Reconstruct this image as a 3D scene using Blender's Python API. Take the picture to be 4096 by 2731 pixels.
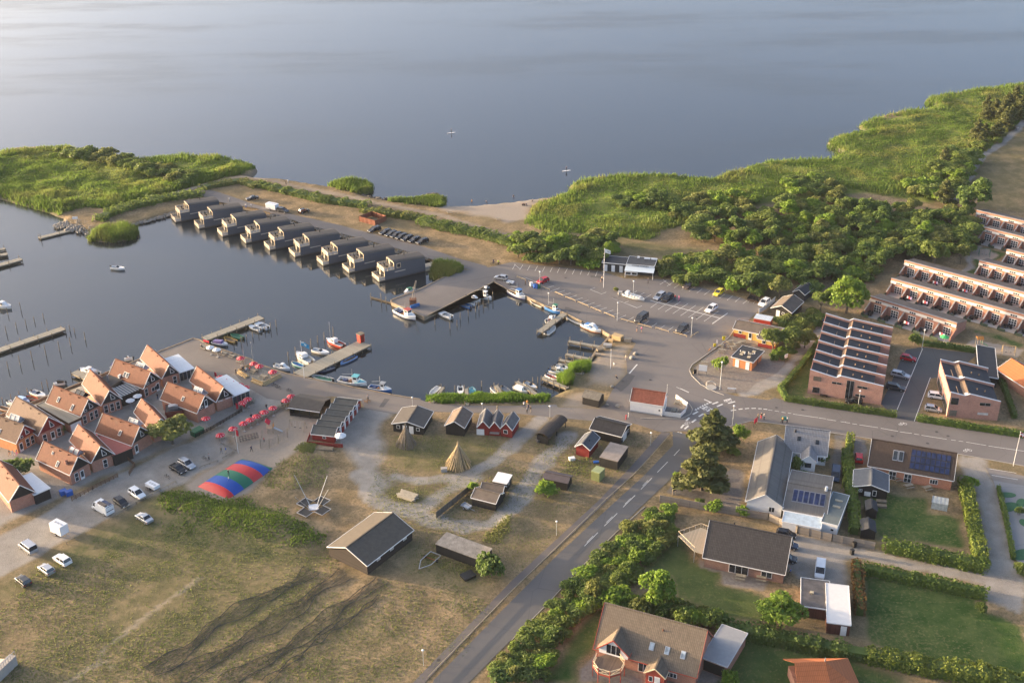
import bpy, bmesh, math, random
import numpy as np
from mathutils import Vector, Matrix
from mathutils.geometry import tessellate_polygon
for o in list(bpy.data.objects): bpy.data.objects.remove(o)
SC = bpy.context.scene
COL = SC.collection
R = math.radians
rnd = random.Random(7)
# ---------------------------------------------------------------- camera
CAM_H, PITCH, ROLL, FPX = 138.0, R(27.3), R(0.5),2700.0
cd = bpy.data.cameras.new('camera'); cam = bpy.data.objects.new('camera', cd); COL.objects.link(cam)
cd.sensor_width = 36; cd.lens = FPX / 2352 * 36; cd.clip_start = 1; cd.clip_end = 20000
cam.matrix_world = Matrix.Translation((0,0, CAM_H)) @ Matrix.Rotation(R(90) - PITCH, 4, 'X') @ Matrix.Rotation(-ROLL, 4, 'Z')
SC.camera = cam
# ---------------------------------------------------------------- sky, sun, exposure
SUN_EL, SUN_AZ = R(5.8), R(162.5)
SUN = Vector((math.cos(SUN_AZ) * math.cos(SUN_EL), math.sin(SUN_AZ) * math.cos(SUN_EL), math.sin(SUN_EL)))
w = bpy.data.worlds.new('World'); SC.world = w; w.use_nodes = True
nt = w.node_tree; nt.nodes.clear()
sky = nt.nodes.new('ShaderNodeTexSky'); sky.sky_type = 'NISHITA'; sky.sun_disc = False
sky.sun_elevation = SUN_EL; sky.sun_rotation = R(90) - SUN_AZ
sky.altitude = 0; sky.air_density = 0.45; sky.dust_density = 5.0; sky.ozone_density = 0.6
bg = nt.nodes.new('ShaderNodeBackground'); bg.inputs[1].default_value = 0.13
wo = nt.nodes.new('ShaderNodeOutputWorld')
nt.links.new(sky.outputs[0], bg.inputs[0]); nt.links.new(bg.outputs[0], wo.inputs[0])
ld = bpy.data.lights.new('sun', 'SUN'); ld.energy = 2.3; ld.angle = R(0.6); ld.color = (1.0,0.72,0.44)
sun = bpy.data.objects.new('sun', ld); COL.objects.link(sun)
sun.rotation_euler = SUN.to_track_quat('Z', 'Y').to_euler(); sun.location = (0,0,300)
vs = SC.view_settings; vs.view_transform = 'Standard'; vs.look = 'None'; vs.gamma = 1; vs.use_curve_mapping = False
vs.exposure = 2.72
HAZE = 0.00004
# ---------------------------------------------------------------- survey: points read off the photograph -> ground
VIEW = {'W': (0,0,2352 / 4096), 'A': (0,500,2.2402), 'B': (0,1200,2.2402), 'C': (0,1900,1.8867), 'D': (1024,1900,1.8867),
  'E': (1024,1350,2.2969), 'F': (1024,700,2.2402), 'K': (2048,700,2.2402), 'L': (2048,1350,2.2969),
  'M': (2048,1900,1.8867), 'N': (3072,1900,1.8867), 'O': (3072,1250,2.2402), 'P': (3072,700,2.2402),
  'Q': (3072,250,2.2969), 'R': (620,1260,4), 'S': (1120,1300,4), 'T': (1480,1080,4), 'X': (1960,1100,4),
  'Y': (1700,1400,4), 'Z': (2720,1180,4)}
_f = FPX * 4096 / 2352
def ray(v, x, y):
 x0, y0, s = VIEW[v]; X = x0 + x / s - 2048; Y = y0 + y / s - 1365.5
 c, sn = math.cos(ROLL), math.sin(ROLL); X, Y = c * X - sn * Y, sn * X + c * Y
 return Vector((X / _f, math.cos(PITCH) - Y / _f * math.sin(PITCH),-math.sin(PITCH) - Y / _f * math.cos(PITCH)))
def g(v, x, y, z=0.0):
 d = ray(v, x, y); t = (z - CAM_H) / d.z
 return Vector((d.x * t, d.y * t, z))
def hgt(P, v, x, y):
 d = ray(v, x, y); t = (P.x * d.x + P.y * d.y) / (d.x * d.x + d.y * d.y)
 return CAM_H + d.z * t
WATER_Z = -0.9
# ---------------------------------------------------------------- mesh helpers
class MB:
 def __init__(s): s.V = []; s.F = []; s.M = []
 def add(s, vs, fs, m=0, mx=None):
  n = len(s.V)
  s.V += [tuple(mx @ Vector(v)) for v in vs] if mx is not None else [tuple(v) for v in vs]
  s.F += [tuple(i + n for i in f) for f in fs]; s.M += [m] * len(fs); return s
 def box(s, x0, x1, y0, y1, z0, z1, m=0, mx=None):
  return s.add([(x0, y0, z0),(x1, y0, z0),(x1, y1, z0),(x0, y1, z0),(x0, y0, z1),(x1, y0, z1),(x1, y1, z1),(x0, y1, z1)],
                     [(0,3,2,1),(4,5,6,7),(0,1,5,4),(1,2,6,5),(2,3,7,6),(3,0,4,7)], m, mx)
 def prism(s, poly, z0, z1, m=0, mx=None):
  n = len(poly)
  vs = [(p[0], p[1], z0) for p in poly] + [(p[0], p[1], z1) for p in poly]
  return s.add(vs, [tuple(reversed(range(n))), tuple(range(n, 2 * n))] + [(i, (i + 1) % n, n + (i + 1) % n, n + i) for i in range(n)], m, mx)
 def slab(s, quad, th, m=0):
  q = [Vector(p) for p in quad]; nrm = (q[1] - q[0]).cross(q[2] - q[1]).normalized(); n = len(q)
  if nrm.z < 0: q.reverse(); nrm = -nrm
  vs = [p - nrm * th for p in q] + q
  return s.add(vs, [tuple(reversed(range(n))), tuple(range(n, 2 * n))] + [(i, (i + 1) % n, n + (i + 1) % n, n + i) for i in range(n)], m)
 def tube(s, p, q, r, n=6, r2=None, m=0, cap=True):
  p, q = Vector(p), Vector(q); d = (q - p)
  if d.length < 1e-6: return s
  d.normalize(); a = Vector((0,0,1)) if abs(d.z) < .9 else Vector((1,0,0))
  u = d.cross(a).normalized(); w_ = d.cross(u); r2 = r if r2 is None else r2
  vs = [p + (u * math.cos(t) + w_ * math.sin(t)) * r for t in [2 * math.pi * i / n for i in range(n)]]
  vs += [q + (u * math.cos(t) + w_ * math.sin(t)) * r2 for t in [2 * math.pi * i / n for i in range(n)]]
  fs = [(i, (i + 1) % n, n + (i + 1) % n, n + i) for i in range(n)]
  if cap: fs += [tuple(reversed(range(n))), tuple(range(n, 2 * n))]
  return s.add(vs, fs, m)
 def beam(s, p, q, wd, ht, m=0):
  p, q = Vector(p), Vector(q); d = (q - p); L = d.length; d.normalize()
  u = Vector((-d.y, d.x, 0)); u = u.normalized() if u.length > 1e-6 else Vector((1,0,0)); n = d.cross(u)
  vs = [b + u * i * wd / 2 + n * j * ht / 2 for b in (p, q) for i, j in ((-1,-1),(1,-1),(1,1),(-1,1))]
  return s.add(vs, [(0,3,2,1),(4,5,6,7),(0,1,5,4),(1,2,6,5),(2,3,7,6),(3,0,4,7)], m)
 def lathe(s, prof, n=10, m=0, c=(0,0,0)):
  k = len(s.V); c = Vector(c)
  for r, z in prof:
   for i in range(n):
    t = 2 * math.pi * i / n; s.V.append((c.x + r * math.cos(t), c.y + r * math.sin(t), c.z + z))
  for j in range(len(prof) - 1):
   for i in range(n):
    s.F.append((k + j * n + i, k + j * n + (i + 1) % n, k + (j + 1) * n + (i + 1) % n, k + (j + 1) * n + i)); s.M.append(m)
  s.F.append(tuple(k + (len(prof) - 1) * n + i for i in range(n))); s.M.append(m); return s
 def loft(s, rings, m=0, closed=True, caps=True):
  k = len(s.V); n = len(rings[0])
  for rg in rings: s.V += [tuple(p) for p in rg]
  for j in range(len(rings) - 1):
   for i in range(n if closed else n - 1):
    s.F.append((k + j * n + i, k + j * n + (i + 1) % n, k + (j + 1) * n + (i + 1) % n, k + (j + 1) * n + i)); s.M.append(m)
  if caps:
   s.F.append(tuple(reversed(range(k, k + n)))); s.M.append(m)
   e = k + (len(rings) - 1) * n; s.F.append(tuple(range(e, e + n))); s.M.append(m)
  return s
 def mesh(s, name, mats, smooth=False):
  me = bpy.data.meshes.new(name); me.from_pydata(s.V, [], s.F)
  for m in (mats if isinstance(mats, (list, tuple)) else [mats]): me.materials.append(m)
  if any(s.M): me.polygons.foreach_set('material_index', s.M)
  if smooth: me.polygons.foreach_set('use_smooth', [True] * len(me.polygons))
  me.update(); return me
 def build(s, name, mats, parent=None, smooth=False, loc=None, rz=0):
  o = bpy.data.objects.new(name, s.mesh(name, mats, smooth)); COL.objects.link(o)
  if parent: o.parent = parent
  if loc is not None: o.location = loc
  if rz: o.rotation_euler = (0,0, rz)
  return o
def tag(o, label, cat, group=None):
 o['label'] = label; o['category'] = cat
 if group: o['group'] = group
 return o
def thing(name, label, cat, loc=(0,0,0), rz=0, group=None):
 o = bpy.data.objects.new(name, None); COL.objects.link(o); o.empty_display_size = .3
 o.location = loc; o.rotation_euler = (0,0, rz); return tag(o, label, cat, group)
def struct(o): o['kind'] = 'structure'; return o
def place(me, name, parent=None, loc=(0,0,0), rz=0, sc=None):
 o = bpy.data.objects.new(name, me); COL.objects.link(o); o.location = loc; o.rotation_euler = (0,0, rz)
 if parent: o.parent = parent
 if sc is not None: o.scale = sc if isinstance(sc, (tuple, list)) else (sc, sc, sc)
 return o
def dup(root, loc, rz=0, label=None, group=None, sc=1.0):
 r = root.copy(); COL.objects.link(r); r.location = loc; r.rotation_euler = (0,0, rz); r.scale = (sc, sc, sc)
 if label: r['label'] = label
 if group: r['group'] = group
 for ch in root.children:
  c = ch.copy(); COL.objects.link(c); c.parent = r
  for gc in ch.children:
   d = gc.copy(); COL.objects.link(d); d.parent = c
 return r
def rect3(p0, p1, p2):
 p0, p1, p2 = [Vector((p.x, p.y, 0)) for p in (p0, p1, p2)]
 u = (p1 - p0); L = u.length; u.normalize(); n = Vector((-u.y, u.x, 0)); dp = (p2 - p0).dot(n)
 if abs((p2 - p1).length) < abs((p2 - p0).length): dp = (p2 - p1).dot(n)
 return (p0 + p1) / 2 + n * dp / 2, math.atan2(u.y, u.x), L, dp
# ---------------------------------------------------------------- materials
def newmat(name):
 m = bpy.data.materials.new(name); m.use_nodes = True; n = m.node_tree; b = n.nodes['Principled BSDF']; return m, n, b
def N(n, t, **k):
 x = n.nodes.new(t)
 for a, v in k.items():
  if a.startswith('i_'): x.inputs[a[2:].replace('_', ' ')].default_value = v
  else: setattr(x, a, v)
 return x
def mathn(n, op, a, b=None, c=None, clamp=False):
 x = n.nodes.new('ShaderNodeMath'); x.operation = op; x.use_clamp = clamp
 for i, q in enumerate((a, b, c)):
  if q is None: continue
  if isinstance(q, (int, float)): x.inputs[i].default_value = q
  else: n.links.new(q, x.inputs[i])
 return x.outputs[0]
def mixc(n, f, a, b, bt='MIX'):
 x = n.nodes.new('ShaderNodeMix'); x.data_type = 'RGBA'; x.blend_type = bt
 for i, q in ((0, f),(6, a),(7, b)):
  if isinstance(q, (int, float)): x.inputs[i].default_value = q
  elif isinstance(q, tuple): x.inputs[i].default_value = (*q[:3], 1)
  else: n.links.new(q, x.inputs[i])
 return x.outputs[2]
def noise(n, vec, scale, detail=3, rough=.55):
 x = N(n, 'ShaderNodeTexNoise'); x.inputs['Scale'].default_value = scale; x.inputs['Detail'].default_value = detail; x.inputs['Roughness'].default_value = rough
 if vec is not None: n.links.new(vec, x.inputs['Vector'])
 return x.outputs['Fac']
def ramp(n, fac, lo, hi):
 return mathn(n, 'MULTIPLY', mathn(n, 'SUBTRACT', fac, lo),1.0 / (hi - lo), clamp=True)
def ocoord(n, kind='Object'): return N(n, 'ShaderNodeTexCoord').outputs[kind]
def posn(n): return N(n, 'ShaderNodeNewGeometry').outputs['Position']
def bump(n, b, h, strength=.3, dist=.05):
 x = N(n, 'ShaderNodeBump'); x.inputs['Strength'].default_value = strength; x.inputs['Distance'].default_value = dist
 n.links.new(h, x.inputs['Height']); n.links.new(x.outputs[0], b.inputs['Normal'])
def scl(c, k): return tuple(min(1, max(0, x * k)) for x in c)
MATS = {}
def pm(name, col, rough=.65, var=.22, scale=1.2, metal=0.0, spec=.35, fine=12.0, bmp=0.0, tint=None):
 if name in MATS: return MATS[name]
 m, n, b = newmat(name); p = posn(n)
 f1 = noise(n, p, scale, 4,.6); f2 = noise(n, p, fine, 2)
 f = mathn(n, 'ADD', mathn(n, 'MULTIPLY', f1,.65), mathn(n, 'MULTIPLY', f2,.35))
 c = mixc(n, ramp(n, f, .32,.68), scl(col, 1 - var), tint or scl(col, 1 + var))
 n.links.new(c, b.inputs['Base Color']); b.inputs['Roughness'].default_value = rough
 b.inputs['Metallic'].default_value = metal; b.inputs['Specular IOR Level'].default_value = spec
 if bmp: bump(n, b, f2, bmp, .03)
 MATS[name] = m; return m
def glassm(name='window_glass', col=(.02,.025,.03), rough=.06):
 if name in MATS: return MATS[name]
 m, n, b = newmat(name); f = noise(n, posn(n),.9,1)
 n.links.new(mixc(n, ramp(n, f, .35,.65), col, scl(col, 2.2)), b.inputs['Base Color']); b.inputs['Roughness'].default_value = rough
 b.inputs['Specular IOR Level'].default_value = .6; MATS[name] = m; return m
def boards(name, col, pitch=.18, var=.3, rough=.7, axis='H', bstr=.5):
 if name in MATS: return MATS[name]
 m, n, b = newmat(name); o = ocoord(n); sp = N(n, 'ShaderNodeSeparateXYZ'); n.links.new(o, sp.inputs[0])
 t = mathn(n, 'ADD', sp.outputs[0], sp.outputs[1]) if axis == 'H' else sp.outputs[{'Z': 2, 'X': 0, 'Y': 1}[axis]]
 t = mathn(n, 'MULTIPLY', t, 1 / pitch); fl = mathn(n, 'FLOOR', t); fr = mathn(n, 'FRACT', t)
 wn = N(n, 'ShaderNodeTexWhiteNoise'); wn.noise_dimensions = '1D'; n.links.new(fl, wn.inputs['W'])
 gap = mathn(n, 'GREATER_THAN', mathn(n, 'ABSOLUTE', mathn(n, 'SUBTRACT', fr, .5)),.44)
 f2 = noise(n, posn(n),2.5,4,.65)
 f = mathn(n, 'ADD', mathn(n, 'MULTIPLY', wn.outputs[0], .5), mathn(n, 'MULTIPLY', f2,.5))
 c = mixc(n, f, scl(col, 1 - var), scl(col, 1 + var)); c = mixc(n, mathn(n, 'MULTIPLY', gap, .5), c, scl(col, .25))
 n.links.new(c, b.inputs['Base Color']); b.inputs['Roughness'].default_value = rough; b.inputs['Specular IOR Level'].default_value = .3
 bump(n, b, mathn(n, 'SUBTRACT', 1.0, gap), bstr, .02); MATS[name] = m; return m
def tiles(name, col, px=.3, pz=.33, var=.25, rough=.75, wave=.35, patch=None, ridge='X'):
 if name in MATS: return MATS[name]
 m, n, b = newmat(name); o = ocoord(n); sp = N(n, 'ShaderNodeSeparateXYZ'); n.links.new(o, sp.inputs[0])
 tx = mathn(n, 'MULTIPLY', sp.outputs[0 if ridge == 'X' else 1], 1 / px); tz = mathn(n, 'MULTIPLY', sp.outputs[2], 1 / pz)
 fx, fz = mathn(n, 'FRACT', tx), mathn(n, 'FRACT', tz)
 cb = N(n, 'ShaderNodeCombineXYZ'); n.links.new(mathn(n, 'FLOOR', tx), cb.inputs[0]); n.links.new(mathn(n, 'FLOOR', tz), cb.inputs[1])
 wn = N(n, 'ShaderNodeTexWhiteNoise'); wn.noise_dimensions = '2D'; n.links.new(cb.outputs[0], wn.inputs['Vector'])
 f2 = noise(n, posn(n),.8,4,.65)
 f = mathn(n, 'ADD', mathn(n, 'MULTIPLY', wn.outputs[0], .5), mathn(n, 'MULTIPLY', f2,.5))
 c = mixc(n, f, scl(col, 1 - var), scl(col, 1 + var))
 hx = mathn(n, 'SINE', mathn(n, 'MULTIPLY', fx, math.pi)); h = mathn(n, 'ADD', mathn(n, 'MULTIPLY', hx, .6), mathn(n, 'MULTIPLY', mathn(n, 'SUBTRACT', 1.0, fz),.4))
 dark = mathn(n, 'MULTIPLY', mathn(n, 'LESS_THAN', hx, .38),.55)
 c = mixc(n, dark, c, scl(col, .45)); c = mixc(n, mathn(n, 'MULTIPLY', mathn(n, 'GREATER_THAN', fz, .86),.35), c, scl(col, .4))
 if patch: c = mixc(n, mathn(n, 'MULTIPLY', ramp(n, noise(n, posn(n),.5,5,.7),.55,.68),.5), c, patch)
 n.links.new(c, b.inputs['Base Color']); b.inputs['Roughness'].default_value = rough; b.inputs['Specular IOR Level'].default_value = .25
 bump(n, b, h, wave, .06); MATS[name] = m; return m
def bricks(name, col, mortar, sc=1.0):
 if name in MATS: return MATS[name]
 m, n, b = newmat(name); o = ocoord(n); sp = N(n, 'ShaderNodeSeparateXYZ'); n.links.new(o, sp.inputs[0])
 cb = N(n, 'ShaderNodeCombineXYZ'); n.links.new(mathn(n, 'ADD', sp.outputs[0], sp.outputs[1]), cb.inputs[0]); n.links.new(sp.outputs[2], cb.inputs[1])
 t = N(n, 'ShaderNodeTexBrick'); n.links.new(cb.outputs[0], t.inputs['Vector']); t.inputs['Scale'].default_value = 1
 t.inputs['Brick Width'].default_value = .24 * sc; t.inputs['Row Height'].default_value = .075 * sc; t.inputs['Mortar Size'].default_value = .008 * sc
 for k, q in ((1, scl(col, .72)),(2, scl(col, 1.28)),(3, mortar)): t.inputs[k].default_value = (*q, 1)
 f2 = noise(n, posn(n),.7,4,.6); c = mixc(n, .3, t.outputs[0], mixc(n, ramp(n, f2,.3,.7), scl(col, .6), scl(col, 1.35)))
 n.links.new(c, b.inputs['Base Color']); b.inputs['Roughness'].default_value = .85; b.inputs['Specular IOR Level'].default_value = .2
 MATS[name] = m; return m
def leafm(name, c1, c2, c3=None, trans=.3, sc=.35, big=0):
 if name in MATS: return MATS[name]
 m, n, b = newmat(name); p = posn(n); oi = N(n, 'ShaderNodeObjectInfo')
 f = mathn(n, 'ADD', mathn(n, 'MULTIPLY', noise(n, p, sc, 3,.6),.8), mathn(n, 'MULTIPLY', noise(n, p, 3.5,2),.35))
 c = mixc(n, ramp(n, f, .38,.78), c1, c2)
 if c3: c = mixc(n, mathn(n, 'MULTIPLY', ramp(n, noise(n, p, .9,4,.6),.58,.7),.8), c, c3)
 if big: c = mixc(n, mathn(n, 'MULTIPLY', ramp(n, noise(n, p, big, 4,.65),.5,.6),.75), c, c3); c = mixc(n, mathn(n, 'MULTIPLY', ramp(n, noise(n, p, big * 1.7,3,.6),.55,.66),.6), c, scl(c1,.7))
 c = mixc(n, mathn(n, 'MULTIPLY', oi.outputs['Random'], .4), c, mixc(n, .5, c1,(.15,.13,.04)))
 n.links.new(c, b.inputs['Base Color']); b.inputs['Roughness'].default_value = .6; b.inputs['Specular IOR Level'].default_value = .2
 tr = N(n, 'ShaderNodeBsdfTranslucent'); n.links.new(mixc(n, .5, c, scl(c2,1.6)), tr.inputs[0])
 mx = N(n, 'ShaderNodeMixShader'); mx.inputs[0].default_value = trans
 n.links.new(b.outputs[0], mx.inputs[1]); n.links.new(tr.outputs[0], mx.inputs[2])
 n.links.new(mx.outputs[0], n.nodes['Material Output'].inputs[0]); MATS[name] = m; return m
GLASS = glassm(); WHITE = pm('white_paint', (.72,.71,.69),.5,.06); GREYMETAL = pm('galvanised_metal', (.42,.43,.44),.4,.12, metal=.6)
BLACK = pm('black_paint', (.018,.018,.018),.5,.3); RUBBER = pm('black_rubber', (.015,.015,.015),.8,.2)
BLACKB = boards('black_boards', (.022,.02,.019),.16); REDB = boards('red_boards', (.24,.028,.022),.14,.18)
TIMBER = boards('grey_timber', (.30,.27,.21),.2,.25, axis='X'); TIMBERY = boards('pale_timber', (.46,.33,.17),.16,.18, axis='Z')
POSTM = pm('weathered_post', (.17,.14,.10),.85,.35,2); BRICK = bricks('red_brick', (.36,.16,.105),(.33,.28,.24))
PINKBRICK = bricks('pale_red_brick', (.42,.22,.16),(.4,.35,.3)); GREYROOF = pm('felt_roof', (.075,.078,.085),.8,.2,.8, bmp=.1)
CONC = pm('concrete', (.33,.32,.30),.85,.15,.6); DARKGLASS = glassm('dark_glass', (.012,.014,.018),.04)
# ================================================================ SETTING: land, water, roads
def pts(v, *xy): return [g(v, x, y) for x, y in xy]
COAST = (pts('W', (-200,1900),(-200,1180)) + pts('B', (0,1030),(1290,515),(1730,345))
  + pts('R', (720,400),(830,470),(1040,540),(1300,630),(1540,710),(1650,780),(1850,850),(2110,940))
  + pts('S', (110,780),(420,840),(700,900),(940,940),(1180,1000),(1430,1040),(1780,1115),(2240,1190))
  + pts('Y', (0,790),(150,720),(400,690),(700,700),(850,640),(1100,700),(1380,680),(1700,740),(1850,700),(2000,720),(2150,640),(2260,600),(2150,470))
  + pts('X', (1240,1540),(1300,1430),(1530,1390),(1620,1340),(1700,1200),(1800,1110),(1930,965),(1780,870),(1480,745),(1230,625),(1150,590),(880,490),(560,330),(300,240),(60,110))
  + pts('T', (1985,190),(900,740),(870,755),(350,520),(340,480),(760,330),(1200,110),(1160,130))
  + pts('F', (1600,915),(1575,870),(1560,800),(1560,745),(1300,690),(1060,620),(800,545),(560,475),(330,405),(110,345))
  + pts('A', (2294,757),(2170,735),(1960,690),(1860,660),(1690,735),(1580,770),(1200,885),(1130,890),(1200,920),(1235,960),(1180,1005),(1000,1035),(850,1020),(795,985),(890,935),(760,945),(700,910),(590,890),(555,855),(570,820),(520,805),(440,770),(300,730),(0,645))
  + pts('W', (-150,490),(-150,300)) + pts('A', (-100,270),(0,240),(150,190),(400,180),(640,190),(660,230),(700,240),(1000,280),(1180,308),(1300,310),(1450,290),(1600,272),(1850,275),(2050,290),(2200,320),(2280,350),(2285,400),(2250,440),(2180,445))
  + pts('F', (0,30),(310,42),(560,75),(640,90),(700,70),(850,45),(1000,60),(1050,100),(1040,140),(930,160),(1000,185),(1170,215),(1400,212),(1520,190),(1600,185),(1690,200),(1695,260),(1800,265),(1940,265),(2294,232))
  + pts('K', (200,205),(420,180),(540,130),(510,90),(560,50),(750,15)) + pts('W', (1430,402),(1560,405),(1640,412),(1665,398),(1720,385))
  + pts('Q', (0,905),(330,890),(470,885),(600,870),(760,830),(700,815),(560,745),(545,720),(620,675),(760,645),(900,635),(940,620),(850,595),(830,570),(950,510),(1080,470),(1280,430),(1470,420),(1560,395),(1530,370),(1440,340),(1470,315),(1560,290),(1750,270),(1900,240),(2240,210),(2352,180))
  + pts('W', (2700,100),(2700,1900)))
def sdist(P, poly):
 a = np.array([(p[0], p[1]) for p in poly]); b = np.roll(a, -1,0)
 best = np.full(len(P),1e9); ins = np.zeros(len(P), bool)
 for (x1, y1),(x2, y2) in zip(a, b):
  dx, dy = x2 - x1, y2 - y1; L = dx * dx + dy * dy + 1e-12
  t = np.clip(((P[:, 0] - x1) * dx + (P[:, 1] - y1) * dy) / L, 0,1)
  best = np.minimum(best, np.hypot(P[:, 0] - x1 - t * dx, P[:, 1] - y1 - t * dy))
  if dy != 0: ins ^= ((y1 > P[:, 1]) != (y2 > P[:, 1])) & (P[:, 0] < dx * (P[:, 1] - y1) / dy + x1)
 return np.where(ins, best, -best)
def ldist(P, line):
 best = np.full(len(P),1e9)
 for p, q in zip(line[:-1], line[1:]):
  dx, dy = q[0] - p[0], q[1] - p[1]; t = np.clip(((P[:, 0] - p[0]) * dx + (P[:, 1] - p[1]) * dy) / (dx * dx + dy * dy + 1e-12),0,1)
  best = np.minimum(best, np.hypot(P[:, 0] - p[0] - t * dx, P[:, 1] - p[1] - t * dy))
 return best
_ng = np.random.RandomState(5)
_NL = [(_ng.rand(2) * 6.28, _ng.randn(2)) for _ in range(24)]
def vnoise(P, sc, k=0):
 s = 0
 for i in range(6):
  ph, d = _NL[(i + 5 * k) % 24]; d = d / np.hypot(*d) * (1 + .45 * i)
  s = s + np.sin((P[:, 0] * d[0] + P[:, 1] * d[1]) / sc + ph[0] + 1.7 * np.sin((P[:, 0] * d[1] - P[:, 1] * d[0]) / sc * .6 + ph[1])) / (1 + .35 * i)
 return s / 2.6
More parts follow.
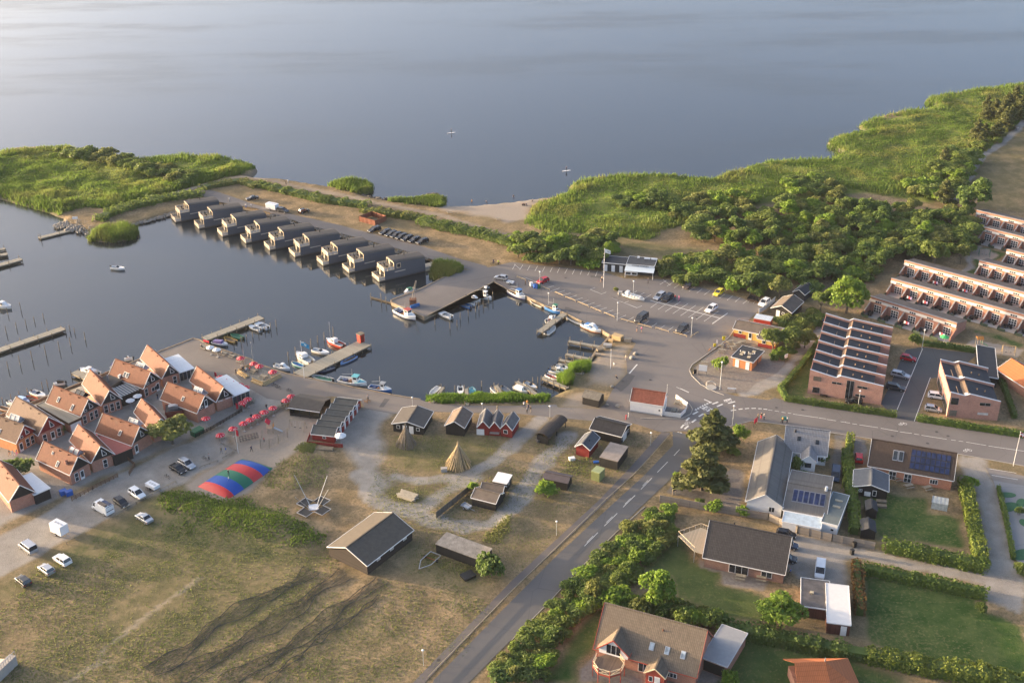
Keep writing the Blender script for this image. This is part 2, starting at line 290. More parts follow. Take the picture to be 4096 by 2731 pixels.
# soft ground covers: (kind, weight, edge softness, outline)
G_, LAWN, SAND, GRAV, PAVE, MARSH, SOIL, TRACK = range(8)
COVER = [
  (G_, .8,6, pts('W', (-100,1420),(0,1330),(160,1245),(330,1160),(420,1115),(560,1165),(740,1255),(640,1330),(420,1250),(200,1300),(0,1395))),
  (G_, .55,8, pts('W', (250,1290),(560,1230),(760,1290),(640,1420),(430,1500),(200,1480))),
  (G_, .35,8, pts('W', (0,1440),(240,1400),(420,1568),(0,1600))),
  (G_, .85,2.5, pts('W', (370,1130),(560,1150),(720,1210),(745,1245),(690,1260),(560,1215),(400,1190))),
  (G_, .7,3, pts('E', (1250,900),(1720,900),(2300,930),(2240,1030),(2000,1200),(1800,1250),(1300,1200),(1170,1060))),
  (G_, .65,2.5, pts('W', (890,1115),(1000,1120),(985,1145),(930,1165),(880,1150))),
  (G_, .5,4, pts('W', (940,1240),(1150,1330),(1100,1370),(900,1320))),
  (G_, .6,3, pts('L', (0,1130),(120,1100),(60,1300),(0,1330))),(G_, .6,3, pts('L', (250,1400),(560,1330),(760,1300),(640,1400),(300,1490))),
  (G_, .7,3, pts('L', (560,330),(740,260),(760,330),(560,480),(300,600),(0,620),(0,580),(330,560))),
  (SAND, 1,2.2, pts('W', (520,985),(600,965),(660,940),(735,955),(705,1030),(660,1050),(610,1100),(520,1152),(455,1135),(430,1115),(480,1075),(540,1040))),
  (GRAV, 1,2.0, pts('W', (-150,1320),(0,1230),(120,1165),(260,1095),(400,1028),(500,985),(560,965),(640,925),(660,940),(600,968),(520,990),(545,1035),(470,1080),(420,1112),(330,1152),(160,1240),(0,1325),(-150,1410))),
  (GRAV, .9,2.5, pts('W', (-200,1200),(0,960),(440,775),(520,815),(640,880),(660,925),(560,965),(480,990),(360,1040),(100,1160),(-200,1330))),
  (GRAV, .9,3, pts('W', (805,935),(905,940),(880,1010),(870,1070),(900,1110),(870,1140),(830,1090),(805,1040),(770,1010))),
  (SAND, .85,4, pts('K', (-700,260),(0,225),(220,205),(330,200),(200,260),(110,340),(130,400),(-60,440),(-200,370),(-500,330))),
  (SAND, .7,3, pts('L', (720,230),(1000,40),(1150,60),(1040,200),(1050,330),(960,420),(700,460),(560,560),(420,640),(800,655),(860,560),(640,470))),
  (PAVE, 1,.8, pts('Z', (220,1160),(420,980),(640,830),(800,680),(1080,450),(1300,400),(1480,480),(1450,900),(1500,1010),(1700,1090),(1500,1300),(1260,1380),(1060,1568),(620,1568),(420,1460),(230,1330))),
  (GRAV, .9,1.2, pts('Z', (2120,480),(2352,480),(2352,590),(2090,760),(1950,960),(1800,1180),(1600,1460),(1300,1560),(1000,1640),(900,1568),(1300,1300),(1500,1280),(1700,1090),(1900,820))),
  (GRAV, .85,1.2, pts('P', (390,1568),(440,1440),(560,1300),(620,1230),(600,1330),(520,1430),(440,1568))),
  (LAWN, 1,1.2, pts('O', (480,250),(560,240),(500,420),(330,690),(330,760),(170,770),(120,690))),
  (LAWN, .9,1.5, pts('N', (700,120),(920,130),(1210,170),(1220,280),(1350,300),(1430,330),(1480,550),(880,470),(800,560),(800,450))),
  (LAWN, 1,1.5, pts('N', (735,760),(1630,930),(1560,960),(1640,1040),(1800,1100),(1932,1160),(1990,1560),(1500,1430),(900,1330),(760,1270),(720,1000))),
  (LAWN, .75,2, pts('M', (1260,420),(1380,620),(1560,740),(1570,820),(1932,890),(1932,1100),(1600,1060),(1250,950),(1180,800),(1000,690),(1180,480))),
  (LAWN, .85,2, pts('M', (640,1000),(700,960),(650,1280),(540,1400),(490,1568),(240,1568),(400,1250))),
  (LAWN, .8,2, pts('N', (-400,1180),(200,1260),(900,1480),(1200,1568),(600,1700),(-400,1700))),
  (GRAV, .85,1.2, pts('N', (160,420),(240,450),(640,540),(860,590),(1100,640),(1640,720),(1650,600),(1560,100),(1480,0),(1700,0),(1860,640),(1932,800),(1932,1060),(1640,940),(1620,820),(1000,700),(720,640),(600,640),(600,900),(250,780),(150,700))),
  (PAVE, .8,1, pts('M', (1380,600),(1440,640),(1932,720),(1932,890),(1570,820),(1560,740),(1400,700))),
  (PAVE, .8,1, pts('M', (560,1400),(640,1330),(1350,1500),(1400,1400),(1600,1450),(1560,1568),(490,1568),(510,1470))),
  (PAVE, .85,1, pts('M', (1450,110),(1640,-60),(1760,-30),(1740,190),(1700,270),(1500,240),(1400,200),(1180,130),(1220,60))),
  (G_, .35,3, pts('M', (1130,180),(1230,40),(1500,60),(1500,200),(1330,210))),
  (LAWN, .9,1.5, pts('P', (1450,810),(1720,880),(1840,820),(1830,700),(1960,660),(2130,700),(2000,800),(1830,900),(1660,880),(1360,800))),
  (LAWN, .9,1.5, pts('O', (1830,150),(2010,190),(1960,215),(1830,170))),(LAWN, .9,1.5, pts('O', (2040,200),(2300,290),(2294,330),(2000,220))),
  (LAWN, .6,2, pts('O', (1270,170),(1520,240),(1640,330),(1860,360),(1840,330),(1380,260),(1260,230))),
  (SAND, 1,1, pts('P', (1800,680),(1960,660),(2080,715),(1960,780),(1810,740))),(SAND, 1,1, pts('O', (1710,300),(1870,240),(2290,340),(2230,400),(1880,340),(1760,320))),
  (PAVE, .75,1, pts('O', (600,1090),(900,1130),(900,1370),(770,1380),(690,1120),(640,1500),(560,1500))),
  (GRAV, .8,1, pts('O', (1700,1270),(1960,1310),(2010,1568),(1750,1568),(1720,1400))),
  (G_, .5,5, pts('Q', (1740,1200),(1900,960),(2100,750),(2352,560),(2500,900),(2352,1380),(1960,1320),(2060,1250))),
  (G_, .75,4, pts('K', (280,520),(1200,600),(1850,690),(2294,740),(2294,800),(1380,830),(1290,740),(900,690),(950,600))),
]
TRK = [(GRAV, .9,3.0, pts('W', (905,1095),(960,1105),(1060,1097),(1130,1062),(1200,995),(1245,960))),
  (GRAV, .85,3.4, pts('D', (1650,20),(1420,130),(1260,250),(1100,260))),
  (GRAV, .9,4.0, pts('D', (780,0),(860,150),(1000,240),(1180,290),(1400,370),(1600,390),(1800,360),(1932,260)) + pts('L', (60,1493),(200,1260),(330,1100),(440,1000),(520,900))),
  (GRAV, .85,3.0, pts('L', (0,1030),(130,880),(200,820),(280,740))),
  (TRACK, .6,1.2, pts('C', (500,1568),(780,1390),(790,1310),(1080,1080),(1500,780))),(TRACK, .5,1.2, pts('C', (780,1390),(860,1460))),
  (TRACK, .9,2.2, pts('A', (870,850),(960,780),(1100,710),(1320,665),(1500,630),(1700,575),(1900,520),(2100,475),(2294,480))),
  (GRAV, .95,2.6, pts('Q', (1700,1250),(1790,1160),(1900,960),(1980,850),(2150,750),(2270,640),(2352,540),(2450,440))),
  (GRAV, .8,1.8, pts('P', (1700,890),(1820,830),(1790,720),(1900,640))),
  (SAND, .6,3, pts('F', (0,40),(400,110),(800,190),(1300,290),(1700,370),(2294,560))),
]
# land height: shore slope, dunes, marsh hummocks
MOUNDS = [('W', 400,1150,5,.8),('W', 455,1172,6,1.0),('W', 520,1195,6,1.1),('W', 590,1205,7,1.3),('W', 650,1220,7,1.3),('W', 710,1243,6,.9),('W', 700,1075,7,.9),('W', 665,1120,5,.6),('W', 1175,1205,5,.8),('W', 620,400,14,1.2),('E', 450,1020,6,.7)]
MARSHP = [pts('A', (-300,250),(0,240),(640,195),(1180,310),(1600,275),(2050,290),(2285,380),(2180,440),(1900,500),(1700,560),(1320,655),(960,740),(720,740),(540,800),(0,640),(-300,600)),
  pts('K', (180,290),(420,185),(560,60),(900,0)) + pts('Q', (0,910),(600,880),(560,740),(830,590),(1480,420),(1440,340),(2352,190),(2352,520),(1900,940),(1740,1200),(1500,1300),(900,1200),(0,1300)) + pts('K', (1900,350),(1350,500),(1200,590),(800,540),(300,510),(110,430))]
xs = np.arange(-245,275,1.25); ys = []; y_ = 138.0
while y_ < 640: ys.append(y_); y_ += .95 + max(0,(y_ - 230)) * .0032
ys = np.array(ys); GX, GY = np.meshgrid(xs, ys); PG = np.stack([GX.ravel(), GY.ravel()], 1)
def land_z(P, sd=None):
 sd = sdist(P, COAST) if sd is None else sd
 z = np.clip((sd - 1.2) * .75,-2.4,0)
 for v, x, y, r, h in MOUNDS:
  c = g(v, x, y); d = np.hypot(P[:, 0] - c.x, P[:, 1] - c.y) / r; z = z + h * np.exp(-d * d * 2.2)
 mz = np.maximum(sdist(P, MARSHP[0]), sdist(P, MARSHP[1])); mk = np.clip(mz / 5,0,1)
 return z + mk * (.55 + .5 * vnoise(P, 7,1) + .35 * vnoise(P, 3,2))
SD = sdist(PG, COAST); GZ = land_z(PG, SD)
NC, NR = len(xs), len(ys); keep = (SD > -4).reshape(NR, NC)
hfov = .5; inview = (np.abs(GX) < 30 + GY * hfov)
cell = (keep[:-1, :-1] | keep[1:, 1:]) & (inview[:-1, :-1] | inview[1:, 1:])
jj, ii = np.nonzero(cell); idx = jj * NC + ii
quads = np.stack([idx, idx + 1, idx + NC + 1, idx + NC], 1); used = np.unique(quads); remap = np.full(NC * NR, -1); remap[used] = np.arange(len(used))
PU = PG[used]; quads = remap[quads]
WT = np.zeros((len(PU),8))
for k, wt, soft, poly in COVER:
 d = sdist(PU, poly) + .5 * soft * vnoise(PU, 1.5 + soft, k); WT[:, k] = np.maximum(WT[:, k], wt * np.clip(d / soft + .5,0,1))
for k, wt, wd, line in TRK:
 d = wd / 2 - ldist(PU, line) + .18 * wd * vnoise(PU, 2.5, k); WT[:, k] = np.maximum(WT[:, k], wt * np.clip(d / (wd * .35) + .5,0,1))
for mp in MARSHP: WT[:, MARSH] = np.maximum(WT[:, MARSH], np.clip(sdist(PU, mp) / 4 + .4,0,1))
WT[:, SOIL] = np.clip((1.0 - SD[used]) / 1.2,0,1) * .8
me = bpy.data.meshes.new('ground')
me.from_pydata(np.column_stack([PU, GZ[used]]).tolist(), [], quads.tolist())
for nm, c0 in (('cover_a', 0),('cover_b', 4)):
 at = me.color_attributes.new(nm, 'FLOAT_COLOR', 'POINT'); at.data.foreach_set('color', WT[:, c0:c0 + 4].astype(np.float32).ravel())
me.polygons.foreach_set('use_smooth', [True] * len(me.polygons))
gm, n, b = newmat('ground_cover'); p = posn(n)
big = noise(n, p, .035,4,.6); mid = noise(n, p, .22,5,.65); fin = noise(n, p, 1.6,4,.7); vf = noise(n, p, 6,2,.6)
ca, cb = N(n, 'ShaderNodeVertexColor'), N(n, 'ShaderNodeVertexColor'); ca.layer_name = 'cover_a'; cb.layer_name = 'cover_b'
sa, sb = N(n, 'ShaderNodeSeparateColor'), N(n, 'ShaderNodeSeparateColor'); n.links.new(ca.outputs[0], sa.inputs[0]); n.links.new(cb.outputs[0], sb.inputs[0])
chan = [sa.outputs[0], sa.outputs[1], sa.outputs[2], ca.outputs[1], sb.outputs[0], sb.outputs[1], sb.outputs[2], cb.outputs[1]]
def edge(x, amt=.5, wd=.25):
 q = mathn(n, 'ADD', x, mathn(n, 'MULTIPLY', mathn(n, 'SUBTRACT', mathn(n, 'ADD', mathn(n, 'MULTIPLY', mid, .5), mathn(n, 'MULTIPLY', fin, .5)),.5), amt * 2))
 return ramp(n, q, .5 - wd, .5 + wd)
dry = mixc(n, ramp(n, mid, .4,.62),(.17,.125,.07),(.33,.235,.135)); dry = mixc(n, mathn(n, 'MULTIPLY', ramp(n, fin, .48,.6),.7), dry, (.105,.092,.046))
dry = mixc(n, mathn(n, 'MULTIPLY', ramp(n, big, .45,.62),.4), dry, (.15,.13,.07)); dry = mixc(n, mathn(n, 'MULTIPLY', ramp(n, vf, .52,.66),.5), dry, (.38,.29,.18))
grn = mixc(n, ramp(n, fin, .42,.6),(.05,.072,.022),(.135,.13,.055)); grn = mixc(n, mathn(n, 'MULTIPLY', ramp(n, mid, .45,.6),.75), grn, (.21,.165,.09)); grn = mixc(n, mathn(n, 'MULTIPLY', ramp(n, vf, .52,.68),.4), grn, (.26,.2,.11))
lwn = mixc(n, ramp(n, mid, .38,.62),(.035,.075,.016),(.085,.115,.035)); lwn = mixc(n, mathn(n, 'MULTIPLY', ramp(n, mathn(n, 'MULTIPLY', fin, mathn(n, 'ADD', big, .5)),.52,.66),.65), lwn, (.19,.165,.075))
snd = mixc(n, fin, (.25,.21,.17),(.37,.315,.255)); grv = mixc(n, ramp(n, mid, .3,.7),(.20,.18,.155),(.34,.31,.27)); grv = mixc(n, mathn(n, 'MULTIPLY', ramp(n, vf, .45,.7),.5), grv, (.43,.40,.36))
pav = mixc(n, ramp(n, fin, .3,.7),(.17,.145,.125),(.27,.235,.20))
msh = mixc(n, ramp(n, mid, .34,.66),(.075,.11,.02),(.17,.20,.045)); msh = mixc(n, mathn(n, 'MULTIPLY', ramp(n, fin, .5,.7),.6), msh, (.27,.22,.07)); msh = mixc(n, mathn(n, 'MULTIPLY', ramp(n, big, .5,.66),.5), msh, (.05,.065,.018))
soi = mixc(n, fin, (.10,.085,.065),(.2,.175,.14)); trk = mixc(n, fin, (.3,.24,.17),(.42,.35,.26))
c = dry
for k, cc, am, wd in ((G_, grn, .55,.4),(MARSH, msh, .2,.3),(LAWN, lwn, .35,.3),(SAND, snd, .35,.3),(GRAV, grv, .4,.3),(PAVE, pav, .05,.2),(TRACK, trk, .3,.35),(SOIL, soi, .3,.35)):
 c = mixc(n, edge(chan[k], am, wd), c, cc)
n.links.new(c, b.inputs['Base Color']); b.inputs['Roughness'].default_value = .95; b.inputs['Specular IOR Level'].default_value = .1
bump(n, b, mathn(n, 'ADD', mathn(n, 'MULTIPLY', fin, .7), mathn(n, 'MULTIPLY', vf, .6)),.6,.3)
me.materials.append(gm); me.update(); GROUND = bpy.data.objects.new('ground', me); COL.objects.link(GROUND); struct(GROUND)
# water: one sheet to beyond the far shore
wm, n, b = newmat('fjord_water'); p = posn(n)
mp = N(n, 'ShaderNodeMapping'); mp.inputs['Rotation'].default_value = (0,0, R(-28)); mp.inputs['Scale'].default_value = (.35,1,1); n.links.new(p, mp.inputs[0])
h1 = noise(n, mp.outputs[0], .9,3,.5); h2 = noise(n, p, .12,2)
mp2 = N(n, 'ShaderNodeMapping'); mp2.inputs['Rotation'].default_value = (0,0, R(-12)); mp2.inputs['Scale'].default_value = (.25,1,1); n.links.new(p, mp2.inputs[0])
slick = noise(n, mp2.outputs[0], .016,6,.65)
sl = ramp(n, slick, .44,.58)
b.inputs['Base Color'].default_value = (.015,.019,.02,1); b.inputs['IOR'].default_value = 1.62
n.links.new(mathn(n, 'ADD', .05, mathn(n, 'MULTIPLY', sl, .17)), b.inputs['Roughness'])
bp = N(n, 'ShaderNodeBump'); n.links.new(mathn(n, 'ADD', h1, mathn(n, 'MULTIPLY', h2,1.5)), bp.inputs['Height']); bp.inputs['Distance'].default_value = .05
n.links.new(mathn(n, 'ADD', .05, mathn(n, 'MULTIPLY', sl, .34)), bp.inputs['Strength']); n.links.new(bp.outputs[0], b.inputs['Normal'])
mb = MB(); mb.add([(-2500,-400, WATER_Z),(2500,-400, WATER_Z),(2500,3500, WATER_Z),(-2500,3500, WATER_Z)], [(0,1,2,3)])
struct(mb.build('water', wm))
# land behind the viewer and to the right, outside the survey grid
mb = MB(); mb.add([(x, y, -.06) for x, y in ((-400,-300),(400,-300),(400,139),(-400,139))], [(0,1,2,3)])
struct(mb.build('field', pm('far_field', (.14,.14,.06),.95,.3,.05)))
# ---------------------------------------------------------------- hard surfaces
def asph(name, c1, c2, warm=(.16,.135,.115)):
 m, n, b = newmat(name); p = posn(n)
 f1 = noise(n, p, .06,5,.6); f2 = noise(n, p, .7,5,.7); f3 = noise(n, p, 9,2)
 c = mixc(n, ramp(n, f1,.36,.64), c1, c2); c = mixc(n, mathn(n, 'MULTIPLY', ramp(n, f2,.45,.7),.4), c, warm); c = mixc(n, mathn(n, 'MULTIPLY', f3,.35), c, scl(c1,.6))
 v = N(n, 'ShaderNodeTexVoronoi', feature='DISTANCE_TO_EDGE'); v.inputs['Scale'].default_value = .09; n.links.new(mixc(n, .12, p, N(n, 'ShaderNodeTexNoise', i_Scale=.35).outputs[1]), v.inputs['Vector'])
 crack = mathn(n, 'MULTIPLY', mathn(n, 'LESS_THAN', v.outputs['Distance'], .004),.3); c = mixc(n, crack, c, scl(c1,.45))
 n.links.new(c, b.inputs['Base Color']); b.inputs['Roughness'].default_value = .85; b.inputs['Specular IOR Level'].default_value = .25
 bump(n, b, f3,.25,.02); return m
ASPH = asph('asphalt', (.15,.137,.13),(.20,.182,.17),(.2,.17,.148)); ASPHD = asph('dark_asphalt', (.105,.103,.104),(.14,.136,.134),(.125,.12,.115)); QUAYM = asph('quay_concrete', (.17,.15,.135),(.235,.21,.185),(.21,.17,.145))
def sheet(name, poly, z, mat, skirt=0.0, parent=None):
 P = [Vector((p[0], p[1], 0)) for p in poly]
 if sum(a.x * b_.y - b_.x * a.y for a, b_ in zip(P, P[1:] + P[:1])) < 0: P.reverse()
 tri = tessellate_polygon([P]); k = len(P)
 V = [(p.x, p.y, z) for p in P]; F = []
 for t in tri:
  a, b_, c_ = [P[i] for i in t]; F.append(tuple(t) if (b_ - a).cross(c_ - a).z > 0 else tuple(reversed(t)))
 if skirt:
  V += [(p.x, p.y, z - skirt) for p in P]; F += [(i, i + k, (i + 1) % k + k, (i + 1) % k) for i in range(k)]
 mb = MB(); mb.add(V, F); o = mb.build(name, mat, parent)
 return struct(o) if parent is None else o
ROAD = sheet('road', pts('D', (1300,1640),(1345,1540)) + pts('M', (20,925),(345,600),(660,310),(1000,0)) + pts('L', (1217,1263),(1480,990),(1475,860),(1650,900),(1830,860),(1700,1030),(1497,1263)) + pts('M', (960,250),(780,430),(480,730),(270,960),(0,1235),(-360,1600)),.05, ASPHD)
PATHW = sheet('cycle_path', pts('D', (1150,1600),(1932,795)) + pts('L', (800,1493),(1080,1200),(1370,875),(1455,875),(1170,1200),(880,1493)) + pts('D', (1932,872),(1240,1600)),.06, asph('cycle_path_asphalt', (.125,.112,.108),(.165,.145,.135)))
STREET = sheet('street', pts('L', (1830,860),(2050,800),(2200,765)) + pts('O', (0,985),(120,1000),(560,1075),(900,1125),(1700,1265),(2294,1372),(2700,1440),(2700,1190),(2294,1122),(1310,975),(1145,945),(160,790),(60,765)) + pts('L', (2352,575),(2050,535),(1880,490),(1700,400),(1560,560),(1480,760),(1475,860)),.04, ASPH)
LOT = sheet('car_park', pts('L', (1475,862),(1380,872),(1100,782),(860,600),(940,450),(1060,330),(1050,200),(1140,50))
  + pts('X', (2120,1010),(1930,965),(1780,870),(1480,745),(1230,625),(1150,590),(880,490),(560,330),(300,240),(60,110)) + pts('T', (1985,190),(900,740),(870,755),(350,520),(340,480),(760,330),(1200,110),(1480,0))
  + pts('F', (1950,850),(2080,830)) + pts('K', (0,780),(80,790),(740,858),(830,872),(1010,930),(1290,932),(1400,940),(1700,1010),(2050,1100),(2200,1150)) + pts('Z', (1300,60),(1500,95),(1230,275),(1170,330),(1080,420),(860,560),(790,670),(640,800),(400,970),(200,1110),(150,1190),(190,1290),(330,1430),(520,1530)) + pts('L', (1700,400),(1880,490),(1560,560),(1480,760)),.03, ASPH, 2.2)
ACCESS = sheet('access_road', pts('F', (2100,850),(2060,815),(1800,745),(1500,640),(1000,515),(700,438),(300,348),(0,268)) + pts('A', (1950,600),(1810,575),(1770,585),(1830,645),(1960,690)) + pts('F', (0,300),(300,395),(520,465),(1000,585),(1320,675),(1600,765),(1860,835),(1960,860)),.02, ASPH)
PROM = sheet('promenade', pts('L', (1400,868),(1100,785),(700,762),(300,725),(0,692)) + pts('E', (1980,690),(1620,680),(1260,700),(1000,650),(950,560),(700,540),(440,560),(300,590),(100,560),(-100,440),(-200,330))
  + pts('R', (900,1000),(500,800),(0,680),(-400,900),(-700,1050),(-700,900),(0,615),(620,378),(720,402),(830,470),(1040,540),(1300,630),(1540,710),(1650,780),(1850,850),(2110,940)) + pts('S', (110,780),(420,840),(700,900),(940,940),(1180,1000),(1430,1040),(1780,1115),(2240,1190)) + pts('Y', (0,820),(110,846),(300,872),(660,885),(900,885),(1400,890),(1700,878),(2100,870)) + pts('L', (420,640),(800,656),(870,600),(1100,700)),.025, QUAYM, 2.2)
COURT = sheet('parking_court', pts('O', (1380,310),(1880,370),(1660,560),(1460,590),(1320,975),(1150,945),(1010,815),(1100,640),(1180,440),(1240,330)),.03, asph('court_asphalt', (.075,.078,.083),(.1,.102,.105),(.09,.09,.092)))
sheet('minigolf_court', pts('N', (1700,40),(1990,90),(2100,700),(1960,700),(1870,640),(1790,320)),.03, asph('light_court', (.24,.235,.23),(.3,.29,.28),(.26,.25,.24)))
sheet('plaza', pts('N', (1640,-60),(1990,20),(1990,90),(1700,42)),.02, asph('plaza_paving', (.2,.185,.175),(.25,.23,.21)))
# painted markings: each line is its own piece on the surface it is painted on
PAINT = pm('road_paint', (.62,.60,.56),.7,.2,2.5)
_mk = {}
def mark(parent, p, q, wd=.12, z=.008):
 base = {'car_park': .03, 'road': .05, 'street': .04, 'cycle_path': .06, 'parking_court': .03, 'plaza': .02}[parent.name] + z
 d = (q - p); L = d.length; u = d / L; nn = Vector((-u.y, u.x, 0)) * wd / 2; p = Vector((p.x, p.y, base)); q = Vector((q.x, q.y, base))
 MB().add([p - nn, q - nn, q + nn, p + nn], [(0,1,2,3)]).build('painted_line', PAINT, parent)
def marks(parent, v, segs, wd=.12, z=.008):
 for x1, y1, x2, y2 in segs: mark(parent, g(v, x1, y1), g(v, x2, y2), wd, z)
marks(LOT, 'X', [(890,215,1025,172),(970,262,1112,210),(1062,292,1200,248),(1155,328,1292,288),(1250,368,1388,325),(1345,408,1482,365),(1440,445,1575,402),(1535,485,1672,442),(1635,525,1770,482),(1730,565,1868,522),(1815,615,1972,562),(1925,650,2070,605),(2022,712,2178,642),(2170,752,2298,672),(815,165,935,138),
  (505,55,555,40),(555,40,730,108),(700,120,730,108),(1600,232,1685,200),(1600,232,1785,305),(1785,305,1860,275),(1950,370,2025,342),(1950,370,2352,528),(2150,445,2222,420)], .11)
marks(LOT, 'K', [(5,845,30,800),(70,848,97,806),(138,855,162,812),(205,862,230,816),(272,866,296,822),(340,872,362,830),(405,878,428,832),(473,884,497,840),(540,890,562,846),(610,894,628,852),(678,900,696,860),(748,908,765,862),(20,800,75,845),
  (1325,982,1385,945),(1390,998,1447,958),(1453,1012,1508,976),(1522,1028,1575,992),(1585,1043,1640,1004),(1655,1058,1705,1022),(1720,1075,1772,1038),(1790,1092,1840,1052),(1858,1105,1908,1068),(1928,1122,1976,1085),(1998,1138,2045,1100),(2068,1155,2118,1115),(1355,940,1420,990),
  (1080,1062,1120,1040),(1130,1085,1185,1055),(1185,1108,1250,1070),(1240,1190,1350,1115),(1307,1207,1440,1118),(1374,1225,1510,1135),(1440,1243,1578,1152),(1510,1262,1647,1168),(1580,1278,1715,1185),(1650,1296,1780,1205),(1720,1312,1852,1220),
  (1180,1340,1228,1308),(1248,1362,1300,1328),(1320,1380,1372,1346),(1390,1398,1446,1362),(1540,1430,1592,1398)], .11)
marks(LOT, 'K', [(1240,1125,1860,1282),(1795,1333,1932,1238)], .26)
marks(LOT, 'K', [(895,1103,1120,1190),(1120,1190,1165,1172),(895,1103,945,1085),(1005,1145,1048,1130)], .11)
marks(LOT, 'L', [(1078,330,1150,247)], .32); marks(LOT, 'L', [(1510,455,1840,598)], .13); marks(LOT, 'L', [(1545,468,1625,505),(1765,568,1835,598)], .3,.012)
marks(ROAD, 'M', [(973,107,1055,22),(838,242,929,152),(697,384,794,288),(547,535,648,433)], .12)
marks(ROAD, 'M', [(985,82,1025,40),(853,218,896,175),(713,356,758,312),(565,507,612,458)], .1,.012)
marks(ROAD, 'L', [(1335,1238,1430,1142),(1487,1085,1540,1028),(1630,935,1660,905)], .12)
marks(STREET, 'L', [(1552,832,1578,800),(1585,840,1622,812),(1600,765,1630,736),(1652,780,1690,752),(1662,705,1708,680),(1716,726,1758,700),(1745,655,1795,632),(1790,678,1840,655),(1840,612,1893,592),(1883,634,1935,612),(1945,580,2012,562),(1985,604,2050,588),(1508,900,1530,868),(1520,902,1555,872)], .42)
marks(STREET, 'L', [(2010,672,2060,664),(2082,660,2118,654),(2140,654,2178,650),(2200,651,2240,650),(2262,653,2295,654),(2310,657,2345,660)], .3)
for i in range(7):
 p = g('L', 1688 + i * 21,664 - i * 11); z = .052
 MB().add([(p.x - .3, p.y - .2, z),(p.x + .3, p.y - .3, z),(p.x + .1, p.y + .6, z)], [(0,1,2)]).build('give_way_triangle', PAINT, STREET)
marks(STREET, 'O', [(0,872,40,877),(60,881,100,887),(120,892,158,898),(178,900,208,904),(225,910,450,942),(455,944,520,953),(525,957,610,970),(650,978,698,982),(695,985,735,990),(755,996,798,1002),(818,1006,985,1031),(1010,1036,1165,1064),(1180,1069,1290,1083),(1310,1088,1355,1094),(1375,1099,1600,1135),(1640,1140,1682,1146),(1708,1150,1750,1156),(1775,1160,1955,1190),(1975,1195,2294,1242)], .14)
marks(COURT, 'O', [(1140,910,1385,325),(1310,975,1455,582)], .14)
marks(bpy.data.objects['plaza'], 'O', [(1985,1398,2225,1437),(2005,1456,2240,1496),(2022,1515,2250,1555)], .14)
def bike_mark(parent, v, x, y, z, s=1.0, rz=0):
 c = g(v, x, y); mb = MB(); cs, sn = math.cos(rz), math.sin(rz)
 def T(a, b_): return Vector((c.x + (a * cs - b_ * sn) * s, c.y + (a * sn + b_ * cs) * s, z))
 for cx in (-.5,.5):
  for i in range(10):
   t0, t1 = 2 * math.pi * i / 10,2 * math.pi * (i + 1) / 10
   mb.add([T(cx + .3 * math.cos(t0),.3 * math.sin(t0)), T(cx + .3 * math.cos(t1),.3 * math.sin(t1)), T(cx + .4 * math.cos(t1),.4 * math.sin(t1)), T(cx + .4 * math.cos(t0),.4 * math.sin(t0))], [(0,1,2,3)])
 for a, b_ in (((-.5,0),(-.15,.55)),((-.15,.55),(.4,.5)),((-.5,0),(.05,0)),((.05,0),(.4,.5)),((.5,0),(.35,.65)),((-.2,.65),(-.05,.65))):
  d = Vector((b_[0] - a[0], b_[1] - a[1], 0)).normalized(); nn = (-d.y * .05, d.x * .05)
  mb.add([T(a[0] - nn[0], a[1] - nn[1]), T(b_[0] - nn[0], b_[1] - nn[1]), T(b_[0] + nn[0], b_[1] + nn[1]), T(a[0] + nn[0], a[1] + nn[1])], [(0,1,2,3)])
 mb.build('painted_bicycle', PAINT, parent)
for v, x, y, rz in (('L', 1612,793,1),('L', 1790,655,.6),('L', 1985,582,.3),('O', 1208,1000,.2),('O', 1788,1237,.2)): bike_mark(STREET, v, x, y, .055,1.1, rz)
PATCHM = asph('patched_asphalt', (.10,.095,.092),(.125,.117,.112)); MAN = pm('iron_cover', (.05,.045,.042),.6)
for v, q in (('L', ((940,450),(1060,330),(1130,350),(1080,430),(1000,500))),('K', ((700,900),(800,905),(810,925),(705,918))),('K', ((480,1180),(620,1225),(600,1250),(470,1205))),('E', ((1180,560),(1230,565),(1170,640),(1130,640))),('L', ((860,860),(1000,800),(1020,815),(880,880)))):
 sheet('asphalt_patch', pts(v, *q),.034, PATCHM, 0, LOT)
for v, x, y, pr in (('O', 75,853, STREET),('O', 310,873, STREET),('O', 1510,1070, STREET),('O', 1612,1107, STREET),('O', 1428,1172, STREET),('O', 1113,1108, STREET),('K', 1655,1275, LOT),('K', 480,922, LOT),('L', 1018,402, LOT),('L', 1270,390, LOT),('D', 1378,1395, PATHW)):
 c = g(v, x, y); z = .07; MB().add([(c.x + .35 * math.cos(a), c.y + .35 * math.sin(a), z) for a in [6.283 * i / 10 for i in range(10)]], [tuple(range(10))]).build('manhole_cover', MAN, pr)
